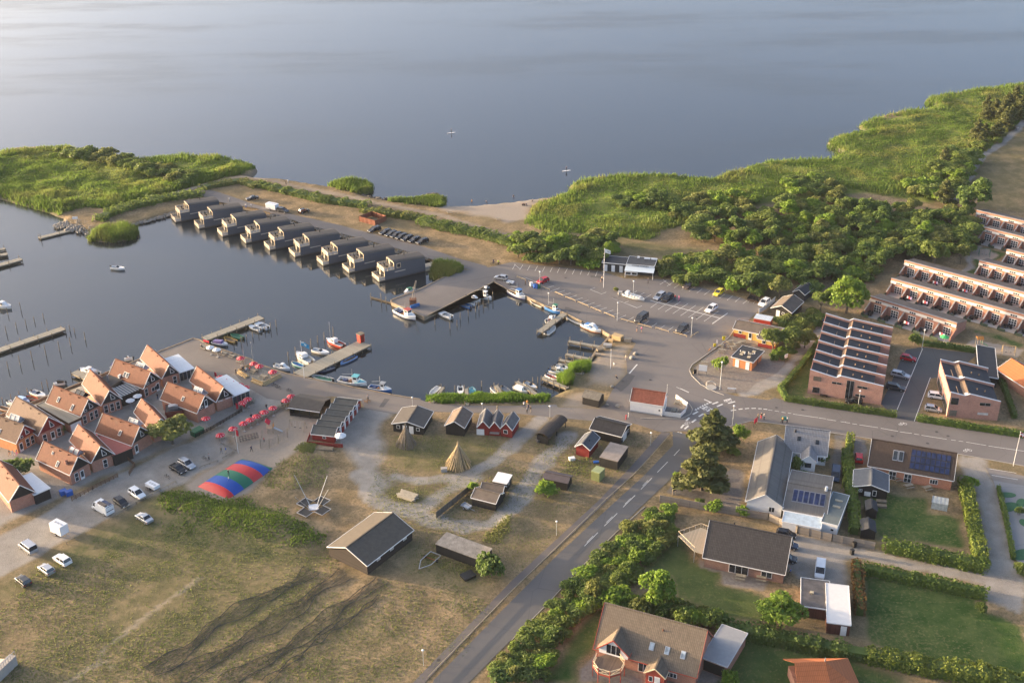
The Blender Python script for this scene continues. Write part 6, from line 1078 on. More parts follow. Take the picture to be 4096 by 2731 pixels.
hedge('low hedge beside the short brick house', pts('O', (2085,620),(2140,760),(2205,950)),1.2,1.3)
hedge('thin hedge along the minigolf fence', pts('N', (1735,100),(1790,330),(1850,640)),.8,1.0, LHEDGE, 24,.2,.24)
# reed beds and rough grass: uncountable, one object per bed
REED = leafm('reed_green', (.063,.120,.018),(.150,.223,.042),(.25,.205,.07),.45,.12,.06); REEDD = leafm('reed_young_green', (.063,.132,.014),(.144,.239,.033), None, .45,.2); TUFT = leafm('dune_grass', (.115,.143,.047),(.243,.256,.089),(.260,.247,.089),.4,.3)
def bed(name, polys, n, h0, h1, mat, wd=.3, label=None, zoff=0.0, edge_only=None, rag=.8):
 if isinstance(polys[0], Vector): polys = [polys]
 Q = []
 for poly in polys:
  xs_ = [p.x for p in poly]; ys_ = [p.y for p in poly]; C = np.stack([min(xs_) + nr.rand(n * 4) * (max(xs_) - min(xs_)), min(ys_) + nr.rand(n * 4) * (max(ys_) - min(ys_))], 1); s = sdist(C, poly) + rag * (vnoise(C, 3,2) + .5 * nr.randn(len(C)))
  ok = (s > 0) & (vnoise(C, 9,2) + .5 * vnoise(C, 3.5,1) > -.55 + .5 * nr.randn(len(C)) * .6)
  if edge_only: ok &= s < edge_only * (1 + .6 * vnoise(C, 6,1))
  C = C[ok]; Q.append(C[:n])
 C = np.concatenate(Q); z = np.maximum(land_z(C), WATER_Z - .1); hh = (h0 + (h1 - h0) * np.clip(.5 + .5 * vnoise(C, 5,3),0,1)) * (.7 + .6 * nr.rand(len(C)))
 o = blades(name, np.column_stack([C, z + zoff]), hh, wd * (.6 + .8 * nr.rand(len(C))), mat); o['kind'] = 'stuff'; o['label'] = label or ('green ' + name.replace('_', ' ') + ' growing at the shore'); return o
shore_r = pts('K', (180,290),(420,185),(530,120),(510,80),(750,10)) + pts('W', (1430,400),(1560,403),(1640,410),(1720,383)) + pts('Q', (0,905),(600,872),(545,725),(620,675),(930,625),(830,570),(1080,470),(1470,420),(1440,335),(1900,238),(2352,180),(2352,500),(1900,900),(1700,1150),(1300,1250),(600,1150),(0,1250)) + pts('K', (1900,350),(1350,500),(1200,590),(800,540),(300,510),(110,430))
bed('reed_meadow', shore_r, 60000,.3,.8, REED, .36, 'green and golden reed meadow along the right shore')
bed('reed_fringe', shore_r, 22000,1.0,1.9, REED, .4, 'tall reeds fringing the right shore', edge_only=7)
bed('reed_meadow', MARSHP[0], 42000,.3,.8, REED, .36, 'green and golden reed meadow on the island')
bed('reed_fringe', MARSHP[0], 17000,1.0,1.9, REED, .4, 'tall reeds fringing the island', edge_only=8)
for lb, poly, n, h in (('reed tuft islet beside the floating jetty', pts('A', (790,1010),(900,925),(1080,900),(1200,915),(1240,960),(1180,1005),(1000,1035)),4200,1.8),('reed clump in shallow water off the dry slope', pts('F', (640,90),(720,60),(850,40),(1000,55),(1055,110),(1040,145),(920,165),(750,130)),3800,1.9),('reed clump beside the stone groyne', pts('F', (1180,230),(1400,220),(1560,185),(1690,195),(1705,260),(1640,290),(1400,260)),4000,1.5),('reeds beside the last houseboat', pts('F', (1560,830),(1620,790),(1800,800),(1860,850),(1700,910),(1600,920)),3600,1.6),('reeds and grass along the inner harbour shore', pts('Y', (0,800),(60,730),(400,680),(700,690),(850,630),(1100,690),(1380,670),(1700,720),(2000,700),(1950,800),(1500,830),(900,840),(300,860)),6500,1.0),('reeds at the small dinghy jetties', pts('X', (1300,1568),(1270,1440),(1400,1390),(1530,1400),(1600,1480),(1560,1568)) , 3600,1.7),('reeds beside the dinghy in the harbour corner', pts('Y', (2120,470),(2180,390),(2352,380),(2352,560),(2200,560)),3000,1.7)):
 bed('reed_bed', poly, n, h * .6, h * 1.2, REEDD if 'inner' in lb or 'dinghy' in lb else REED, .28, lb)
bed('rough_grass', pts('W', (370,1130),(560,1150),(720,1205),(750,1245),(690,1262),(560,1218),(400,1195)),5200,.15,.5, LHEDGE, .34, 'rough green grass on the dune bank beside the field', rag=2.2)
FIELD = pts('W', (-60,1420),(160,1290),(400,1210),(740,1270),(900,1330),(1130,1380),(960,1568),(-60,1600))
bed('field_grass', FIELD, 26000,.08,.22, TUFT, .22, 'short dry grass tufts over the net-drying field', rag=3)
bed('field_grass', FIELD, 9000,.08,.22, LHEDGE, .22, 'short green grass tufts over the net-drying field', rag=3)
bed('meadow_grass', pts('W', (900,1000),(1230,1000),(1480,1010),(1400,1110),(1120,1350),(960,1300),(840,1150)),14000,.08,.25, TUFT, .2, 'short dry grass among the harbour sheds', rag=3)
bed('dune_grass', pts('W', (640,1060),(700,1040),(760,1060),(745,1120),(660,1130),(600,1120)),1300,.15,.4, TUFT, .25, 'dry dune grass beside the bouncing pillow')
bed('dune_grass', pts('E', (350,1050),(440,980),(560,990),(520,1070),(420,1090)),900,.2,.45, TUFT, .25, 'dry dune grass in front of the terrace hut')
bed('dune_grass', pts('D', (1700,500),(1860,330),(1932,300),(1932,420),(1800,520)),900,.2,.45, TUFT, .25, 'golden grass on the knoll beside the track')
bed('dry_grass', pts('L', (420,1160),(700,1100),(830,1180),(700,1300),(430,1260)),700,.15,.35, TUFT, .22, 'dry golden grass between red hut and container')
bed('dry_grass', pts('D', (1250,600),(1500,640),(1670,700),(1600,760),(1400,700)),700,.15,.4, TUFT, .22, 'dry tall grass beside the flat-roofed shed')
# ================================================================ BOATS, JETTIES, CARS
def paint(name, col, rough=.35, var=.06): return pm(name, col, rough, var, 1.0,0,.5)
PC = {'white': paint('boat_white', (.72,.72,.70)), 'cream': paint('boat_cream', (.62,.56,.44)), 'blue': paint('boat_blue', (.05,.17,.42)), 'lightblue': paint('boat_light_blue', (.22,.36,.62)), 'navy': paint('boat_navy', (.02,.03,.09)), 'green': paint('boat_green', (.03,.17,.09)), 'yellow': paint('boat_ochre', (.38,.24,.05)), 'red': paint('boat_red', (.42,.06,.03)), 'turq': paint('boat_turquoise', (.12,.42,.46)), 'grey': paint('boat_grey', (.28,.29,.30)), 'purple': paint('boat_purple', (.10,.07,.22)), 'orange': paint('boat_orange', (.5,.2,.07)), 'black': paint('boat_black', (.02,.02,.02))}
WOODI = pm('boat_inside', (.22,.15,.09),.7,.25); WSH = pm('boat_inside_white', (.58,.58,.56),.6,.1)
def boat(label, v, bow, stern, kind='dinghy', col='white', trim='white', inside=None, canopy=None, beam=.36, zpl=WATER_Z + .35, z=WATER_Z, name=None, wl=None, deckc='white'):
 a, s = g(v, *bow, zpl), g(v, *stern, zpl); d = a - s; L = d.length; az = math.atan2(d.y, d.x); c = (a + s) / 2; t = thing(name or ('rowing_boat' if kind == 'dinghy' else 'motor_boat' if kind in ('cabin', 'speed') else 'fishing_boat'), label, 'boat', (c.x, c.y, z), az)
 B_ = L * beam; hh = {'dinghy': .42, 'cabin': .75, 'speed': .6, 'fishing': .8}[kind] * (.75 + L / 22); n = 11; rings = []; gun = []
 for i in range(n):
  q = i / (n - 1); x = (q - .5) * L; w_ = B_ / 2 * (.80 + .2 * math.sin(min(1, q / .45) * math.pi / 2)) * (1 - max(0,(q - .5) / .5) ** 2.3 * .985); zg = hh * (1 + .45 * max(0, q - .3) ** 1.6 + .1 * (1 - q)); zk = -.25 + .35 * max(0, q - .8) * 3
  rings.append([(x, -w_, zg),(x, -w_ * .93, zg * .35),(x, -w_ * .7,-.08),(x, 0, zk),(x, w_ * .7,-.08),(x, w_ * .93, zg * .35),(x, w_, zg)]); gun.append((x, w_, zg))
 mb = MB(); mb.loft(rings, 0, closed=False, caps=False); mb.add(rings[0], [tuple(range(7))]); mb.build('hull', PC[col], t, True)
 mb = MB()
 for e in (-1,1):
  for (x0, w0, z0),(x1, w1, z1) in zip(gun[:-1], gun[1:]): mb.beam((x0, e * w0, z0 + .02),(x1, e * w1, z1 + .02),.1,.07)
 mb.beam((gun[0][0], -gun[0][1], gun[0][2] + .02),(gun[0][0], gun[0][1], gun[0][2] + .02),.1,.07); mb.build('gunwale', PC[trim], t)
 if wl: mb = MB(); mb.loft([[(r[1][0], r[1][1] * 1.012, hh * .08),(r[1][0], r[1][1] * 1.012, hh * .34)] for r in rings], 0, False, False); mb.loft([[(r[1][0], -r[1][1] * 1.012, hh * .34),(r[1][0], -r[1][1] * 1.012, hh * .08)] for r in rings], 0, False, False); mb.build('waterline_band', PC[wl], t)
 fd = {'dinghy': 0.0, 'cabin': .42, 'speed': .5, 'fishing': .38}[kind]
 def floor(q0, q1, zf, nm, m):
  mb = MB(); R0 = []
  for i in range(9): q = q0 + (q1 - q0) * i / 8; j = min(n - 2, int(q * (n - 1))); f = q * (n - 1) - j; x = gun[j][0] * (1 - f) + gun[j + 1][0] * f; w_ = (gun[j][1] * (1 - f) + gun[j + 1][1] * f); zg = gun[j][2] * (1 - f) + gun[j + 1][2] * f; R0.append([(x, -w_ * (.97 if zf is None else .86), zg if zf is None else zf),(x, w_ * (.97 if zf is None else .86), zg if zf is None else zf)])
  mb.loft(R0,0, False, False); return mb.build(nm, m, t)
 ins = {'wood': WOODI, None: WSH, 'white': WSH}.get(inside) or PC[inside]
 floor(.0,1 - fd * .95, hh * .35, 'cockpit_floor', ins)
 if fd: floor(1 - fd, .995, None, 'foredeck', PC[deckc])
 xb = L * (.5 - fd)
 if kind in ('dinghy', 'speed'):
  for q in ((.22,.45,.68) if kind == 'dinghy' else (.25,.42)): x = (q - .5) * L; mb = MB(); mb.box(x - .14, x + .14,-B_ * .44, B_ * .44, hh * .72, hh * .8); mb.build('thwart', ins, t)
 if kind == 'speed':
  mb = MB(); mb.add([(xb - .1,-B_ * .36, hh),(xb - .1, B_ * .36, hh),(xb + .35, B_ * .3, hh),(xb + .35,-B_ * .3, hh),(xb - .3,-B_ * .32, hh + .45),(xb - .3, B_ * .32, hh + .45)], [(0,3,2,1),(3,2,5,4)][1:]); mb.build('windscreen', DARKGLASS, t)
 if kind == 'cabin':
  x0, x1 = -L * .08, L * .30; w0, w1 = B_ * .36, B_ * .22; zt = hh + 1.0 if L > 4.5 else hh + .7
  mb = MB(); mb.loft([[(x0,-w0, hh),(x0, w0, hh),(x0 + .1, w0 * .85, zt),(x0 + .1,-w0 * .85, zt)], [(x0 + (x1 - x0) * .6,-w0 * .9, hh),(x0 + (x1 - x0) * .6, w0 * .9, hh),(x0 + (x1 - x0) * .5, w0 * .75, zt),(x0 + (x1 - x0) * .5,-w0 * .75, zt)], [(x1,-w1, hh + .1),(x1, w1, hh + .1),(x1 - .05, w1 * .8, hh + .3),(x1 - .05,-w1 * .8, hh + .3)]]); cb_ = mb.build('cabin', PC['white'], t)
  for e in (-1,1):
   for i in range(2): xw = x0 + .3 + i * (x1 - x0) * .25; mb = MB(); mb.box(xw, xw + (x1 - x0) * .18, e * w0 * .92 - .05, e * w0 * .92 + .05, hh + .42, hh + .75); mb.build('window', DARKGLASS, cb_)
  xm = x0 + (x1 - x0) * .5; mb = MB(); mb.add([(xm + .04,-w0 * .66, zt - .06),(xm + .04, w0 * .66, zt - .06),(x0 + (x1 - x0) * .62 + .05, w0 * .74, hh + .42),(x0 + (x1 - x0) * .62 + .05,-w0 * .74, hh + .42)], [(0,1,2,3),(3,2,1,0)][:1]); mb.build('windscreen', DARKGLASS, cb_)
 if kind == 'fishing':
  xw = L * .12; ww = B_ * .27; mb = MB(); mb.box(xw - L * .09, xw + L * .09,-ww, ww, hh * .35, hh + 1.5); wh = mb.build('wheelhouse', PC['white'], t); mb = MB(); mb.box(xw - L * .11, xw + L * .11,-ww - .1, ww + .1, hh + 1.5, hh + 1.6); mb.build('wheelhouse_roof', PC[canopy or 'white'], wh)
  for e in (-1,1): mb = MB(); mb.box(xw - L * .06, xw + L * .06, e * ww - .03, e * ww + .03, hh + .8, hh + 1.3); mb.build('window', DARKGLASS, wh)
  mb = MB(); mb.box(xw + L * .09 - .03, xw + L * .09 + .03,-ww * .8, ww * .8, hh + .8, hh + 1.3); mb.build('window', DARKGLASS, wh)
  mb = MB(); mb.tube((xw - L * .12,0, hh),(xw - L * .12,0, hh + 3.2),.05,6); mb.build('mast', GREYMETAL, t)
  mb = MB(); mb.tube((xw - L * .12,0, hh + 1.9),(-L * .38,0, hh + 1.4),.04,5); mb.build('boom', GREYMETAL, t)
  mb = MB(); mb.box(-L * .34,-L * .2,-B_ * .2, B_ * .2, hh * .35, hh * .35 + .6); mb.build('net_bin', PC['navy'], t)
  mb = MB(); mb.tube((-L * .1,-B_ * .25, hh * .9),(-L * .1, B_ * .25, hh * .9),.16,8); mb.build('winch', pm('winch_rust', (.18,.08,.04),.8), t)
 if canopy and kind != 'fishing':
  x0, x1 = (-L * .32, L * .1) if kind == 'cabin' else (-L * .38, L * .16); mb = MB(); mb.loft([[(x0,-B_ * .4, hh),(x0,-B_ * .3, hh + .55),(x0, B_ * .3, hh + .55),(x0, B_ * .4, hh)], [(x1,-B_ * .42, hh),(x1,-B_ * .3, hh + .8),(x1, B_ * .3, hh + .8),(x1, B_ * .42, hh)]]); mb.build('canopy', PC[canopy], t)
 if kind != 'fishing':
  mb = MB(); mb.box(-L / 2 - .35,-L / 2 + .02,-.16,.16, hh * .7, hh + .42); mb.box(-L / 2 - .2,-L / 2 - .08,-.07,.07,-.3, hh * .7); mb.build('outboard_motor', BLACK, t)
 return t
boat('white launch under a purple canopy at the foot of the long jetty', 'R', (1165,478),(920,435), 'speed', 'white', 'white', canopy='purple', wl='navy')
boat('ochre wooden rowing boat beside the green one', 'R', (1105,350),(1290,428), 'dinghy', 'yellow', 'yellow', 'wood'); boat('green wooden rowing boat', 'R', (1210,302),(1408,372), 'dinghy', 'green', 'green', 'green')
boat('white open motor boat with black hull bottom at the jetty end', 'R', (1500,172),(1690,248), 'speed', 'white', 'white', wl='black'); boat('all-white open motor boat moored against the black-bottomed one', 'R', (1582,122),(1805,215), 'speed', 'white')
boat('white cabin boat tied to the quay by the timber seating', 'R', (2160,880),(1918,818), 'cabin', 'white', inside='white')
boat('turquoise and blue rowing boat beside the flagpole pier', 'S', (185,592),(388,665), 'dinghy', 'turq', 'cream', 'blue'); boat('cream-sided cabin cruiser beside the flagpole pier', 'S', (268,455),(510,612), 'cabin', 'cream', wl='white')
boat('white motor boat with a folded blue cover', 'S', (785,458),(525,398), 'speed', 'white', wl='cream')
t = boat('white wheelhouse boat with red hull and tall mast', 'S', (748,238),(1015,348), 'cabin', 'red', 'white'); MB().tube((1.6,0,.6),(1.6,0,6.0),.05,6).build('mast', GREYMETAL, t)
boat('pale blue wooden boat along the flagpole pier', 'S', (965,620),(1215,495), 'dinghy', 'lightblue', 'lightblue', 'wood', beam=.3); boat('dark blue rowing boat with grey inside at the pier', 'S', (625,752),(868,672), 'dinghy', 'navy', 'grey', 'grey', beam=.3)
boat('grey net boat heaped with green nets along the quay', 'S', (505,812),(840,885), 'dinghy', 'grey', 'white', 'green', beam=.3)
t = boat('white fishing boat with pale blue deck alongside the quay', 'S', (1388,955),(945,885), 'fishing', 'white', 'white', 'wood', canopy='turq', deckc='turq'); text(t, 'E 5', .45, Matrix.Translation((2.0,-1.02,.35)) @ Matrix.Rotation(R(90),4, 'X'), BLACK)
boat('small blue working boat with crates at the quay corner', 'S', (1785,1060),(1432,1005), 'fishing', 'blue', 'white', 'wood', canopy='grey')
boat('white fishing boat with red wheelhouse roof at the crane pier', 'T', (730,790),(412,650), 'fishing', 'white', 'white', 'wood', canopy='red', wl='navy'); boat('small white cabin boat with green canopy behind the pier', 'T', (545,382),(690,305), 'cabin', 'white', canopy='green')
boat('white open motor boat moored between tyre-ringed posts', 'T', (1072,662),(1305,765), 'speed', 'white'); boat('blue dinghy with white life ring below the pier', 'T', (1408,518),(1605,598), 'dinghy', 'blue', 'blue', 'grey'); boat('white dinghy with outboard between blue dinghy and cabin boat', 'T', (1478,468),(1688,548), 'speed', 'white')
boat('white cabin boat with side windows at the pier wall', 'T', (1768,492),(1545,442), 'cabin', 'white'); boat('white working boat with pillar winch at the pier wall', 'T', (1945,465),(1690,405), 'fishing', 'white', 'white', 'white', beam=.32); boat('cream cabin boat with red flag at the head of the pier', 'T', (1950,292),(1755,345), 'cabin', 'cream')
boat('white and purple fishing boat with blue wheelhouse roof', 'X', (562,378),(308,262), 'fishing', 'white', 'white', 'wood', canopy='blue', wl='purple'); boat('cream rowing boat with clutter inside behind the purple fishing boat', 'X', (640,400),(848,500), 'dinghy', 'cream', 'white', 'wood'); boat('blue working boat loaded with gear at the short jetty', 'X', (1135,615),(898,520), 'fishing', 'blue', 'lightblue', 'wood', canopy='green')
boat('small white cuddy boat with red flag at the short jetty', 'X', (1050,668),(905,752), 'cabin', 'white', inside='red'); boat('white dinghy with coiled blue rope beside the short jetty', 'X', (1035,818),(900,938), 'dinghy', 'white', 'white', 'white', beam=.46); boat('long white rowing boat along the quay wall', 'X', (1470,788),(1250,668), 'dinghy', 'white', 'white', 'grey', beam=.3); boat('white boat with blue sprayhood at the quay corner', 'X', (1772,915),(1482,795), 'cabin', 'white', 'white', canopy='blue', wl='orange')
boat('white rowing boat beached at the narrow plank jetty', 'Y', (80,722),(222,592), 'dinghy', 'white', 'white', 'white', z=WATER_Z + .1); boat('white motor boat with steel arch nosed into the reeds', 'Y', (572,725),(565,592), 'speed', 'white', z=WATER_Z + .1); boat('turquoise-rimmed white dinghy nosed into the reeds', 'Y', (752,592),(750,720), 'dinghy', 'white', 'turq', 'turq', beam=.45)
boat('white dinghy half hidden by reeds', 'Y', (1190,712),(1072,602), 'dinghy', 'white', z=WATER_Z + .1); boat('grey flat punt with outboard at the reeds', 'Y', (1365,685),(1240,592), 'dinghy', 'grey', 'grey', 'grey', beam=.42); boat('white boat under a fitted white cover at the plank jetty', 'Y', (1640,678),(1425,592), 'speed', 'white', 'white', canopy='white'); boat('white dinghy with yellow rail across the plank jetty', 'Y', (1795,625),(1600,520), 'speed', 'white', 'yellow')
boat('white dinghy with maroon floor at the curved jetty', 'Y', (2150,475),(1940,388), 'dinghy', 'white', 'white', 'red'); boat('white and blue day boat moored along a narrow jetty', 'Y', (2270,378),(1990,328), 'cabin', 'white', 'blue'); boat('white dinghy with steering post between narrow jetties', 'Y', (2345,318),(2095,262), 'speed', 'white'); boat('plain grey-white dinghy at the last narrow jetty', 'Y', (2345,228),(2142,205), 'dinghy', 'cream', 'white')
boat('white and cream cabin cruiser moored out at the left jetty', 'B', (102,68),(-60,40), 'cabin', 'white', wl='cream', canopy='cream'); boat('white cabin cruiser behind the tiled houses', 'B', (722,625),(885,672), 'cabin', 'white', canopy='white'); boat('boat under a purple cover behind the tiled houses', 'B', (1065,548),(1005,615), 'speed', 'white', 'white', canopy='purple'); boat('small white cabin boat behind the end tiled house', 'B', (1115,535),(1190,528), 'cabin', 'white')
boat('white dinghy with big outboard behind the roof terrace', 'B', (408,868),(285,822), 'speed', 'white', wl='yellow'); boat('red rowing boat behind the roof terrace', 'B', (345,895),(235,868), 'dinghy', 'red', 'red', 'wood'); boat('pale blue covered boat behind the red-gabled house', 'B', (268,920),(150,882), 'speed', 'white', 'blue', canopy='lightblue'); boat('small white cabin boat behind the red-gabled house', 'B', (130,938),(68,918), 'cabin', 'white'); boat('orange wooden boat behind the red-gabled house', 'B', (95,992),(0,958), 'dinghy', 'orange', 'cream', 'wood'); boat('white dinghy with black cover beside the small jetty', 'B', (480,752),(585,742), 'speed', 'white', canopy='black')
boat('white speedboat under way across the harbour basin', 'A', (1118,1290),(998,1278), 'speed', 'white', wl='grey')
t = boat('white display boat filled with planters on the car park island', 'K', (1185,1118),(1000,1062), 'dinghy', 'white', 'white', 'white', z=.3, zpl=.6, name='display_boat'); t.children[-1].hide_render = False
MB().box(-2.4,-1.6,-.5,.5,.4,1.5).build('white_frame', PC['white'], t)
for i in range(4): MB().box(-1.0 + i * .85,-.4 + i * .85,-.6,.6,.4,.75).build('planter', WSH, t)
# jetties
def jetty(label, v, p, q, wd, z=.0, piles=5, railpost=.9, name='jetty'):
 a, b_ = g(v, *p, z), g(v, *q, z); d = b_ - a; L = d.length; az = math.atan2(d.y, d.x); t = thing(name, label, 'jetty', (a.x, a.y, 0), az)
 MB().box(0, L, -wd / 2, wd / 2, z - .12, z).build('deck', TIMBER, t)
 for e in (-1,1): MB().box(0, L, e * wd * .46 - .08, e * wd * .46 + .08, z - .45, z - .121).build('bearer', POSTM, t)
 for i in range(piles):
  for e in (-1,1): x = .2 + (L - .4) * i / max(1, piles - 1); MB().tube((x, e * (wd / 2 + .07),-2.2),(x, e * (wd / 2 + .07), z + railpost * (.5 + .5 * ((i + (e > 0)) % 2))),.09,6).build('pile', POSTM, t)
 return t
jetty('long timber jetty reaching out from the quay corner', 'R', (790,375),(1705,30),2.6,.1,7,.7); JP = jetty('broad timber pier with the flagpole and red cabinet', 'S', (310,795),(1365,278),4.4,.05,8,.5)
jetty('short timber jetty with working boats', 'X', (1195,612),(795,905),1.7,.1,5,.9); jetty('narrow grey jetty nearest the timber boxes', 'X', (1865,1162),(1255,1055),1.1,.1,4,1.0); jetty('narrow grey jetty second from the timber boxes', 'X', (1620,1345),(1215,1262),1.1,.1,4,1.0); jetty('short narrow jetty above the harbour reeds', 'X', (1330,1395),(1110,1352),1.0,.1,3,1.0); jetty('narrow jetty between two white day boats', 'X', (1500,1575),(990,1482),1.0,.1,5,.9)
jetty('slanting plank jetty beside the beached rowing boat', 'Y', (120,842),(290,588),.7,.15,3,.9); jetty('straight plank jetty through the reeds', 'Y', (676,882),(662,610),.8,.15,3,1.0); jetty('short stub jetty among the reeds', 'Y', (1215,690),(1135,560),.9,.1,3,.9); jetty('plank jetty between covered boat and dinghy', 'Y', (1850,742),(1465,500),1.0,.1,4,.6); jetty('weathered jetty curving round the harbour corner', 'Y', (2285,605),(1875,432),1.0,.1,5,.8)
jetty('long grey marina jetty with a blunt end', 'B', (-60,465),(570,250),2.4,-.1,6,.8); jetty('floating jetty with steel piles below the stone point', 'A', (690,925),(350,1010),2.0,-.4,3,1.6, 'floating_jetty'); jetty('marina jetty cut off by the left edge', 'A', (-60,1268),(190,1198),2.2,-.1,3,.8); jetty('short sunlit jetty stub at the left', 'A', (-60,1172),(68,1152),2.0,-.1,3,.6); jetty('dark jetty stub at the left', 'A', (-60,1128),(48,1105),1.4,-.1,3,.9); jetty('small timber landing behind the tiled houses', 'B', (835,715),(665,640),2.0,.0,3,.8)
t = thing('pile_breakwater', 'dark row of driven piles running off the crane pier', 'breakwater', g('T', 340,540, WATER_Z)); a, b_ = g('T', 340,545, WATER_Z), g('T', 20,455, WATER_Z)
for i in range(26): q = (b_ - a) * (i / 25); MB().tube((q.x, q.y, -1),(q.x + .05, q.y, .35 + .15 * rnd.random()),.16,6).build('pile', POSTM, t)
# mooring posts standing in the water
POSTS = [('B', q) for q in ((42,232,68,345),(138,200,155,290),(222,172,242,265),(298,148,315,228),(380,118,398,202),(618,222,634,318),(660,250,676,330),(753,290,772,402),(58,548,85,668),(162,495,193,637),(272,452,302,600),(395,402,425,558),(515,372,545,502),(618,332,642,458),(172,22,197,135),(57,68,78,168),(370,732,390,835),(415,710,440,840),(18,870,28,960),(92,842,105,920),(165,815,178,880),(240,790,250,850))]
POSTS += [('R', q) for q in ((1458,315,1470,465),(1367,345,1385,520),(1258,440,1265,552),(1553,262,1570,420),(1648,210,1660,375),(1752,185,1763,330),(1838,120,1860,320),(1930,72,1948,280),(2125,585,2142,808),(2238,505,2258,735))]
POSTS += [('S', q) for q in ((122,425,146,642),(238,345,258,578),(485,222,505,458),(595,170,610,352),(700,115,716,332),(845,30,862,300))] + [('T', q) for q in ((10,368,16,552),(172,370,186,630),(250,420,263,632),(1440,680,1445,875),(1568,625,1574,820),(1690,575,1691,752),(1740,515,1744,712),(1808,482,1812,658),(1898,438,1897,605),(1962,350,1968,578),(1275,820,1282,1020),(1392,800,1392,948),(1036,770,1040,942))] + [('Y', q) for q in ((1797,425,1805,590),(1718,462,1725,530),(900,490,905,640),(475,565,478,700))] + [('X', q) for q in ((40,270,45,495),)]
for v, (tx, ty, bx, by) in POSTS:
 bx_, by_ = tx + (bx - tx) * .6, ty + (by - ty) * .6; p = g(v, bx_, by_, WATER_Z); h = max(1.2, min(3.4, hgt(p, v, tx, ty) - WATER_Z))
 o = MB().tube((0,0,-1.2),(.04,.02, h),.1,7,.085).build('mooring_post', POSTM, None, False, (p.x, p.y, WATER_Z)); tag(o, 'weathered wooden mooring post standing alone in the water', 'post', 'mooring posts')
# ---------------------------------------------------------------- cars
def carbody(kind):
 L, W, H = {'hatch': (4.0,1.74,1.48), 'sedan': (4.5,1.8,1.43), 'suv': (4.4,1.84,1.62), 'wagon': (4.7,1.82,1.5), 'van': (5.3,2.0,2.3), 'mpv': (4.8,1.9,1.95)}[kind]
 prof = {'hatch': [(-.5,.34,.80,.80),(-.49,.3,.95,1),(-.30,.28,.96,1),(.16,.28,.93,1),(.36,.28,.84,.98),(.48,.3,.68,.9),(.5,.34,.55,.82)], 'sedan': [(-.5,.36,.85,.84),(-.48,.3,.95,.98),(-.3,.28,.97,1),(.12,.28,.93,1),(.34,.28,.85,.98),(.48,.3,.68,.9),(.5,.34,.55,.82)], 'van': [(-.5,.4,1.1,.95),(-.49,.34,1.15,1),(0,.32,1.15,1),(.25,.32,1.15,1),(.38,.32,1.1,1),(.48,.34,.85,.95),(.5,.38,.7,.88)]}
 prof['suv'] = [(a, b + .06, c + .08, d) for a, b, c, d in prof['hatch']]; prof['wagon'] = prof['hatch']; prof['mpv'] = [(a, b, c - .1, d) for a, b, c, d in prof['van']]
 cab = {'hatch': (-.47,-.40,.04,.24), 'sedan': (-.33,-.18,.05,.24), 'suv': (-.47,-.40,.05,.25), 'wagon': (-.48,-.42,.04,.23), 'van': (-.495,-.485,.27,.40), 'mpv': (-.49,-.46,.18,.34)}[kind]
 mb = MB(); rg = []
 for x, z0, z1, w_ in prof[kind]: y = W / 2 * w_; X = x * L; rg.append([(X, -y * .94, z0),(X, -y, z0 + .18),(X, -y * .98, z1 - .06),(X, -y * .9, z1),(X, y * .9, z1),(X, y * .98, z1 - .06),(X, y, z0 + .18),(X, y * .94, z0)])
 mb.loft(rg)
 belt = {'van': 1.13, 'mpv': 1.03}.get(kind, .94 if kind != 'suv' else 1.0); r0, r1, r2, r3 = [q * L for q in cab]; yb, yt = W / 2 * .93, W / 2 * (.78 if kind not in ('van', 'mpv') else .88)
 roof = [[(r1,-yt, H),(r1, yt, H)], [(r2, yt, H),(r2,-yt, H)]]
 mb.add([(r1,-yt, H - .02),(r2,-yt, H - .02),(r2, yt, H - .02),(r1, yt, H - .02),(r1 + .02,-yt * .96, H + .02),(r2 - .1,-yt * .96, H + .02),(r2 - .1, yt * .96, H + .02),(r1 + .02, yt * .96, H + .02)], [(4,5,6,7),(0,1,5,4),(1,2,6,5),(2,3,7,6),(3,0,4,7)])
 for e in (-1,1):
  for xa, xb in ((r0, r1),(r3, r2)): mb.beam((xa, e * yb, belt - .04),(xb, e * yt, H),.09,.09)
  xm = (r1 + r2) / 2 + .1; mb.beam((xm, e * yb, belt - .04),(xm, e * yt, H),.1,.06)
 gl = MB(); q = .985; gl.loft([[(r0 + .02,-yb * q, belt - .05),(r0 + .02, yb * q, belt - .05),(r1, yt * q, H - .01),(r1,-yt * q, H - .01)], [(r3 - .02,-yb * q, belt - .05),(r3 - .02, yb * q, belt - .05),(r2, yt * q, H - .01),(r2,-yt * q, H - .01)]])
 if kind == 'van': mb.box(-.49 * L, .2 * L, -W / 2 * .985, W / 2 * .985,1.05, H - .12)
 return L, W, H, mb, gl, belt
CARM = {}
def mk_car(kind):
 L, W, H, mb, gl, belt = carbody(kind); d = {'body': mb.mesh('body_' + kind, [WHITE], False), 'windows': gl.mesh('windows', [DARKGLASS]), 'dim': (L, W, H)}
 r = .32 if kind != 'van' else .35; m = MB(); m.tube((0,-.1,0),(0,.1,0), r, 12); d['tyre'] = m.mesh('tyre', RUBBER); m = MB(); m.tube((0,-.115,0),(0,.115,0), r * .62,9); d['rim'] = m.mesh('rim', GREYMETAL); d['r'] = r
 m = MB(); m.box(-.06,.02,-.2,.2,-.08,.08); d['hl'] = m.mesh('headlight', pm('headlight_lens', (.6,.62,.62),.2,.05)); d['tl'] = m.mesh('taillight', pm('taillight_lens', (.35,.015,.015),.3,.05)); CARM[kind] = d
for k_ in ('hatch', 'sedan', 'suv', 'wagon', 'van', 'mpv'): mk_car(k_)
